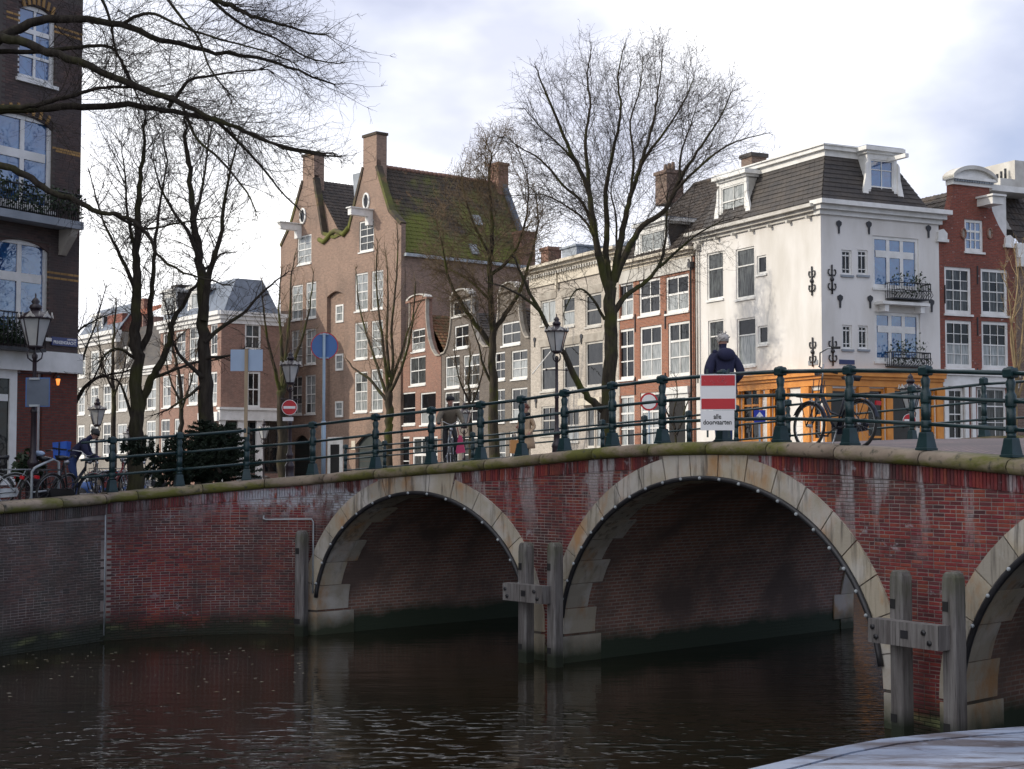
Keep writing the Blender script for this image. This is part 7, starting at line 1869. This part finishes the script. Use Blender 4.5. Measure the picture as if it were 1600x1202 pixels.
# ------------------------------------------------------------------ cars
def car(u, d, rz, mat, label, sc=1.):
    b = gpx(u, d); r_ = root('parked_car', b, rz, label, 'car', 'cars parked along the far street'); inv = MWI[r_.name].inverted()
    def W(x, y, z): return inv @ Vector((x * sc, y * sc, z * sc))
    def loft(m, secs):
        vs = []; n = len(secs[0]); fs = []
        for q in secs: vs += [W(*p) for p in q]
        for i in range(len(secs) - 1):
            for k in range(n): fs.append((i * n + k, i * n + (k + 1) % n, (i + 1) * n + (k + 1) % n, (i + 1) * n + k))
        fs += [tuple(range(n - 1, -1, -1)), tuple((len(secs) - 1) * n + k for k in range(n))]; m.faces(vs, fs, True)
    def sec(x, w_, z0, z1): return [(x, -w_ * .92, z0), (x, w_ * .92, z0), (x, w_, (z0 + z1) / 2), (x, w_ * .93, z1), (x, 0, z1 + .03), (x, -w_ * .93, z1), (x, -w_, (z0 + z1) / 2)]
    m = M(); loft(m, [sec(-2.05, .68, .35, .62), sec(-1.9, .8, .25, .85), sec(-1., .84, .22, .92), (sec(0, .85, .22, .92)), sec(.9, .84, .22, .9), sec(1.75, .8, .25, .76), sec(2.05, .66, .35, .6)]); body_ = m.build('body', mat, r_)
    m = M(); loft(m, [sec(-1.55, .70, .88, .93), sec(-1.1, .68, .88, 1.36), sec(-.2, .68, .88, 1.44), sec(.35, .66, .88, 1.36), sec(1.0, .70, .88, .92)]); m.build('windows', MT['g_dark'], r_)
    m = M(); loft(m, [sec(-1.0, .6, 1.37, 1.41), sec(-.2, .62, 1.42, 1.46), sec(.25, .58, 1.37, 1.40)]); m.build('roof', mat, r_)
    for x in (-1.3, 1.3):
        for y in (-.78, .78):
            m = M(); m.tube([W(x, y - .09, .31), W(x, y + .09, .31)], .31 * sc, 14); m.build('wheel', MT['rubber'], r_)
    for y in (-.55, .55):
        m = M(); m.ball(W(1.98, y, .6), .11 * sc, 8); m.build('headlight', MT['chrome'], r_)
    return r_
car(163, 78, R(205), pmat('blue_car_paint', (.02, .07, .22), (.02, .06, .2), 1., .25), 'blue car parked behind the bicycles and the distant lamp')
car(548, 92, R(150), pmat('white_car_paint', (.6, .6, .6), (.55, .55, .55), 1., .25), 'white car parked before the arched warehouse doors', .85)
car(392, 86, R(160), pmat('grey_car_paint', (.4, .43, .44), (.36, .39, .4), 1., .25), 'pale grey car parked before the brown corner house', .8)

# ------------------------------------------------------------------ people
def skin(verts, edges, rad, rootv=0, sub=2):
    me = bpy.data.meshes.new('t'); me.from_pydata([tuple(v) for v in verts], edges, []); o = bpy.data.objects.new('t', me); COL.objects.link(o)
    sk = o.modifiers.new('s', 'SKIN'); sk.use_smooth_shade = True; sk.branch_smoothing = .5; sb = o.modifiers.new('b', 'SUBSURF'); sb.levels = sub; sb.render_levels = sub
    for i, r in enumerate(rad): me.skin_vertices[0].data[i].radius = r if hasattr(r, '__len__') else (r, r)
    for i in range(len(verts)): me.skin_vertices[0].data[i].use_root = (i == rootv)
    dg = bpy.context.evaluated_depsgraph_get(); out = bpy.data.meshes.new_from_object(o.evaluated_get(dg)); bpy.data.objects.remove(o); return out
def person(label, loc, rz, J, mats, hair, rad=None, sc=1., coat_len=None, curl=.5, hat=None):
    """J: joints in the figure's own frame (x its left-right, y forward, z up)"""
    V = {k: Vector(v) for k, v in J.items()}; names = list(V); idx = {k: i for i, k in enumerate(names)}
    Rr = dict(pelvis=(.165, .125), waist=(.15, .115), chest=(.18, .13), neckb=(.085, .08), neck=.052, jaw=(.07, .075), head=(.078, .092), crown=(.06, .07))
    for s in 'LR': Rr.update({'sh' + s: .075, 'el' + s: .056, 'wr' + s: .04, 'hip' + s: .095, 'kn' + s: .066, 'an' + s: .048, 'heel' + s: .05, 'toe' + s: .036})
    Rr.update(rad or {})
    E_ = [('pelvis', 'waist'), ('waist', 'chest'), ('chest', 'neckb'), ('neckb', 'neck'), ('neck', 'jaw'), ('jaw', 'head'), ('head', 'crown')]
    G = {('neck', 'jaw'): 0, ('jaw', 'head'): 0, ('head', 'crown'): 0}
    for s in 'LR':
        E_ += [('chest', 'sh' + s), ('sh' + s, 'el' + s), ('el' + s, 'wr' + s), ('pelvis', 'hip' + s), ('hip' + s, 'kn' + s), ('kn' + s, 'an' + s), ('an' + s, 'toe' + s)]
        G.update({('hip' + s, 'kn' + s): 2, ('kn' + s, 'an' + s): 2, ('an' + s, 'toe' + s): 3, ('pelvis', 'hip' + s): 1 if coat_len else 2})
    verts = [V[k] for k in names]; rads = [Rr.get(k, .05) for k in names]; ed = [(idx[a], idx[b]) for a, b in E_]; bones = [(V[a], V[b], G.get((a, b), 1), max(Rr[a]) if hasattr(Rr[a], '__len__') else Rr[a]) for a, b in E_]
    for s in 'LR':                                  # palm, four fingers and a thumb on each hand
        w_ = V['wr' + s]; d = (w_ - V['el' + s]).normalized(); side = d.cross(Vector((0, 1, .3))).normalized(); dn = d.cross(side).normalized()
        pv = len(verts); verts.append(w_ + d * .055); rads.append((.036, .02)); ed.append((idx['wr' + s], pv)); bones.append((w_ + d * .02, w_ + d * .08, 4, .03))
        for k, (off, ln) in enumerate(((-.03, .062), (-.01, .075), (.01, .072), (.028, .055))):
            a = len(verts); b0 = w_ + d * .085 + side * off; verts += [b0, b0 + d * ln * .55 - dn * ln * curl * .35, b0 + d * ln * .75 - dn * ln * curl]; rads += [.011, .0095, .008]
            ed += [(pv, a), (a, a + 1), (a + 1, a + 2)]; bones.append((b0, verts[-1], 4, .012))
        a = len(verts); verts += [w_ + d * .045 + side * -.045 - dn * .01, w_ + d * .085 + side * -.055 - dn * .03]; rads += [.012, .009]; ed += [(pv, a), (a, a + 1)]; bones.append((verts[-2], verts[-1], 4, .012))
    me = skin(verts, ed, rads, idx['pelvis'])
    me.materials.clear()
    for m_ in mats: me.materials.append(m_)
    for p in me.polygons:
        c = p.center; best = 9
        for a, b, g, r in bones:
            t = max(0, min(1, (c - a).dot(b - a) / max(1e-9, (b - a).length_squared))); q = (c - a.lerp(b, t)).length - r * .6
            if q < best: best = q; gi = g
        if coat_len and gi == 2 and c.z > coat_len: gi = 1
        p.material_index = gi; p.use_smooth = True
    r_ = root('person', loc, rz, label, 'person'); r_.scale = (sc,) * 3
    o = bpy.data.objects.new('body', me); COL.objects.link(o); o.parent = r_
    hd = V['head']; up = (V['crown'] - V['jaw']).normalized(); fw = Vector(J.get('face', (0, 1, 0))).normalized() if False else FACE[0]
    fw = (fw - up * fw.dot(up)).normalized(); sd_ = fw.cross(up)
    def hp(x, y, z): return hd + sd_ * x + fw * y + up * z
    def ch(mesh_m, name, mat):
        o = bpy.data.objects.new(name, mesh_m.mesh(name, mat)); COL.objects.link(o); o.parent = r_; return o
    for x in (-.03, .03):
        m = M(); m.ball(hp(x, .083, .012), .011, 6); ch(m, 'eye', MT['ink'])
    m = M(); m.faces([hp(-.012, .086, .012), hp(.012, .086, .012), hp(.018, .09, -.03), hp(-.018, .09, -.03), hp(0, .118, -.026)], [(0, 1, 4), (1, 2, 4), (2, 3, 4), (3, 0, 4)], True); ch(m, 'nose', mats[0])
    m = M(); m.tube([hp(-.024, .088, -.058), hp(0, .095, -.055), hp(.024, .088, -.058)], .005, 4); ch(m, 'mouth', MT['skinred'])
    for x in (-1, 1):
        m = M(); m.ball(hp(x * .083, -.005, -.005), .026, 6, sc=(.45, .8, 1.2)); ch(m, 'ear', mats[0])
    rg = random.Random(4)
    if hair:
        m = M(); n = 14; rows_ = []
        for i in range(7):
            a = i / 6 * 1.98; rr = math.sin(a); zz = math.cos(a); row = []
            for k in range(n):
                q = 2 * math.pi * k / n; y = -math.cos(q); cut = max(0, -y) * max(0, a - 1.0) * .9 if y < 0 else 0
                back = math.cos(q); z = zz * .108 + (.03 if math.cos(q) > .3 else 0) * max(0, a - 1.1)
                row.append(hp(math.sin(q) * rr * .098, -math.cos(q) * rr * .108 - .006 + rg.gauss(0, .004), max(z, -.005 if math.cos(q) < 0 else -.10) + .018 + rg.gauss(0, .004)))
            rows_.append(row)
        fs = []
        for i in range(6):
            for k in range(n): fs.append((i * n + k, i * n + (k + 1) % n, (i + 1) * n + (k + 1) % n, (i + 1) * n + k))
        m.faces(sum(rows_, []), fs, True)
        if hair is not MT['ink']:
            for _ in range(60):
                q = rg.uniform(0, 6.28); a = rg.uniform(.1, 1.6); p = hp(math.sin(q) * math.sin(a) * .1, -math.cos(q) * math.sin(a) * .11, math.cos(a) * .11 + .02); m.tube([p, p + (p - hd).normalized() * .018 + rv(rg) * .012], .006, 3)
        ch(m, 'hair', hair)
    return r_, ch, V
FACE = [Vector((0, 1, 0))]
MT['skin'] = pmat('skin', (.48, .28, .21), (.40, .21, .16), 6., .55); MT['skinred'] = pmat('lips', (.30, .10, .09), (.26, .09, .08), 6., .5)
MT['navy'] = pmat('navy_cloth', (.010, .012, .042), (.016, .018, .055), 5., .85, .4, 30.); MT['jeans'] = pmat('blue_jeans', (.03, .055, .16), (.02, .04, .12), 6., .9, .3, 60.)
MT['shoe'] = pmat('brown_shoes', (.06, .03, .02), (.04, .02, .015), 6., .5); MT['greyhair'] = pmat('grey_hair', (.52, .50, .47), (.36, .34, .32), 9., .8)
MT['olive'] = pmat('olive_jacket', (.16, .135, .10), (.11, .095, .07), 5., .85, .3, 30.); MT['darkcloth'] = pmat('black_cloth', (.014, .014, .017), (.022, .022, .025), 5., .9); MT['tan'] = pmat('tan_coat', (.46, .33, .21), (.38, .27, .17), 5., .85, .3, 30.)
MT['pink'] = pmat('pink_bag', (.55, .03, .13), (.48, .03, .11), 3., .5); MT['paperbag'] = pmat('orange_paper_bag', (.55, .27, .09), (.48, .23, .07), 4., .7)
stand = dict(pelvis=(0, 0, .95), waist=(0, .01, 1.12), chest=(0, 0, 1.32), neckb=(0, -.005, 1.46), neck=(0, .01, 1.53), jaw=(0, .03, 1.585), head=(0, .025, 1.655), crown=(0, .015, 1.715),
             shL=(-.185, 0, 1.41), elL=(-.285, -.06, 1.14), wrL=(-.19, .10, .98), shR=(.185, 0, 1.41), elR=(.285, -.06, 1.14), wrR=(.19, .10, .98),
             hipL=(-.09, 0, .89), knL=(-.10, .02, .49), anL=(-.10, -.02, .08), toeL=(-.13, .15, .035), hipR=(.09, 0, .89), knR=(.10, .05, .49), anR=(.11, .03, .08), toeR=(.14, .20, .035))
s_ = BC.s_of(1131, -1.0); p = BC.w(s_, 0, -1.0)
r_, ch, V = person('person with grey hair in a navy hooded jacket, seen from behind on the bridge', Vector((p.x, p.y, gz(p.x, p.y))), R(14), stand, [MT['skin'], MT['navy'], MT['jeans'], MT['shoe'], MT['skin']], MT['greyhair'],
    rad=dict(pelvis=(.20, .16), waist=(.20, .155), chest=(.215, .155), neckb=(.12, .11), shL=.10, shR=.10, elL=.078, elR=.078, wrL=.055, wrR=.055, hipL=.12, hipR=.12), sc=1.03, coat_len=.80)
m = M(); m.ball((0, -.12, 1.43), .15, 12, sc=(1.05, .62, .72)); m.tube([(-.15, -.02, 1.47), (-.1, .07, 1.46), (0, .1, 1.44), (.1, .07, 1.46), (.15, -.02, 1.47)], .045, 8); ch(m, 'hood', MT['navy'])
m = M(); m.lathe([(.225, .78), (.232, .84), (.215, .95), (.20, 1.05)], (0, 0, 0), 16, sy=.78); ch(m, 'jacket_hem', MT['navy'])
# cyclist
ride = dict(pelvis=(0, -.30, 1.02), waist=(0, -.22, 1.17), chest=(0, -.08, 1.36), neckb=(0, .0, 1.47), neck=(0, .04, 1.53), jaw=(0, .09, 1.575), head=(0, .10, 1.645), crown=(0, .09, 1.70),
            shL=(-.19, -.02, 1.41), elL=(-.29, .12, 1.20), wrL=(-.30, .33, 1.10), shR=(.19, -.02, 1.41), elR=(.29, .12, 1.20), wrR=(.30, .33, 1.10),
            hipL=(-.09, -.30, .97), knL=(-.12, .10, .80), anL=(-.12, -.02, .40), toeL=(-.12, .13, .34), hipR=(.09, -.30, .97), knR=(.12, -.02, .62), anR=(.12, -.12, .22), toeR=(.12, .03, .16))
p = P(703, 700, 34.); loc = Vector((p.x, p.y, gz(p.x, p.y) + .01))
r_, ch, V = person('person in an olive jacket and dark cap riding a bicycle towards the camera', loc, R(186), ride, [MT['skin'], MT['olive'], MT['darkcloth'], MT['darkcloth'], MT['darkcloth']], None, rad=dict(pelvis=(.18, .15), waist=(.19, .15), chest=(.2, .15), shL=.09, shR=.09, elL=.07, elR=.07, wrL=.05, wrR=.05), sc=.9)
m = M(); hd = V['head']; m.lathe([(.106, .01), (.11, .05), (.10, .09), (.06, .12), (.01, .13)], hd + Vector((0, -.01, 0)), 14); m.slab([hd + Vector((x, y, .03)) for x, y in ((-.09, .06), (-.06, .15), (.06, .15), (.09, .06))], Vector((0, 0, .012))); ch(m, 'cap', MT['darkcloth'])
cb = bike('bicycle ridden by the person in the olive jacket', 'bikesilver', 'bikeblack', steer=0., group=None); cb.rotation_euler = (0, 0, R(276)); fw = Vector((math.cos(R(276)), math.sin(R(276)), 0)); cb.location = loc - fw * .56; cb.scale = (.92,) * 3
m = M(); c = loc + Vector((.22, .05, .55)); m.hexa([c + Vector(q) for q in ((-.10, -.09, -.24), (.12, -.06, -.20), (.12, .10, -.2), (-.10, .1, -.24), (-.03, -.05, .18), (.04, -.05, .17), (.04, .06, .17), (-.03, .06, .18))]); bg_ = M()
r_ = root('pink_bag', c - Vector((0, 0, .22)), 0, 'pink shopping bag hanging beside the cyclist', 'bag'); m.build('bag_body', MT['pink'], r_); m = M(); m.tube([c + Vector((-.02, -.04, .17)), c + Vector((-.08, -.1, .42)), c + Vector((-.02, .04, .17))], .008, 4); m.build('handles', MT['pink'], r_)
# woman in a tan coat
walk = dict(stand); walk.update(elL=(-.24, -.05, 1.14), wrL=(-.20, .12, 1.0), elR=(.25, -.02, 1.15), wrR=(.16, .20, 1.14), knL=(-.08, .12, .5), anL=(-.08, .02, .09), toeL=(-.1, .18, .04), anR=(.09, -.10, .1), toeR=(.1, .05, .035), shL=(-.165, 0, 1.40), shR=(.165, 0, 1.40))
p = P(822, 700, 39.2); loc = Vector((p.x, p.y, gz(p.x, p.y)))
r_, ch, V = person('person in a tan coat with red-brown hair and a scarf, carrying an orange bag', loc, R(150), walk, [MT['skin'], MT['tan'], MT['darkcloth'], MT['darkcloth'], MT['skin']], pmat('auburn_hair', (.16, .05, .03), (.11, .035, .02), 9., .7), sc=.92, coat_len=.7, rad=dict(pelvis=(.19, .16), waist=(.17, .14), hipL=.12, hipR=.12))
m = M(); m.lathe([(.27, .55), (.255, .7), (.215, .92), (.18, 1.08)], (0, 0, 0), 16, sy=.8); ch(m, 'coat_skirt', MT['tan'])
m = M(); m.tube([(-.09, 0, 1.5), (0, .09, 1.48), (.09, 0, 1.5), (0, -.08, 1.52), (-.09, 0, 1.5)], .045, 7); ch(m, 'scarf', MT['darkcloth'])
c = loc + Vector((-.28, -.18, .55)); r_ = root('paper_bag', c - Vector((0, 0, .22)), 0, 'orange-brown paper bag carried by the person in the tan coat', 'bag'); m = M(); m.box(c, (.26, .12, .34), rz=.3); m.build('bag_body', MT['paperbag'], r_); m = M(); m.tube([c + Vector((-.07, 0, .17)), c + Vector((0, 0, .34)), c + Vector((.07, 0, .17))], .008, 4); m.build('handles', MT['paperbag'], r_)
# bending man by the bicycles
bend = dict(pelvis=(0, -.06, .95), waist=(0, .02, 1.11), chest=(0, .16, 1.27), neckb=(0, .26, 1.37), neck=(0, .31, 1.42), jaw=(0, .37, 1.43), head=(0, .41, 1.48), crown=(0, .43, 1.54),
            shL=(-.185, .2, 1.33), elL=(-.24, .28, 1.06), wrL=(-.14, .48, 1.0), shR=(.185, .2, 1.33), elR=(.24, .28, 1.06), wrR=(.14, .48, 1.0),
            hipL=(-.09, -.06, .89), knL=(-.10, .02, .49), anL=(-.10, -.06, .08), toeL=(-.12, .1, .035), hipR=(.09, -.06, .89), knR=(.10, .06, .49), anR=(.11, 0, .08), toeR=(.13, .16, .035))
p = P(116, 700, 32.)
FACE[0] = Vector((0, .8, -.55))
r_, ch, V = person('person with dark hair in a navy jacket and jeans bending over parked bicycles', Vector((p.x, p.y, GZ)), R(-82), bend, [MT['skin'], MT['navy'], MT['jeans'], MT['darkcloth'], MT['skin']], MT['ink'], rad=dict(pelvis=(.18, .15), waist=(.19, .15), chest=(.2, .15), shL=.09, shR=.09, elL=.07, elR=.07))
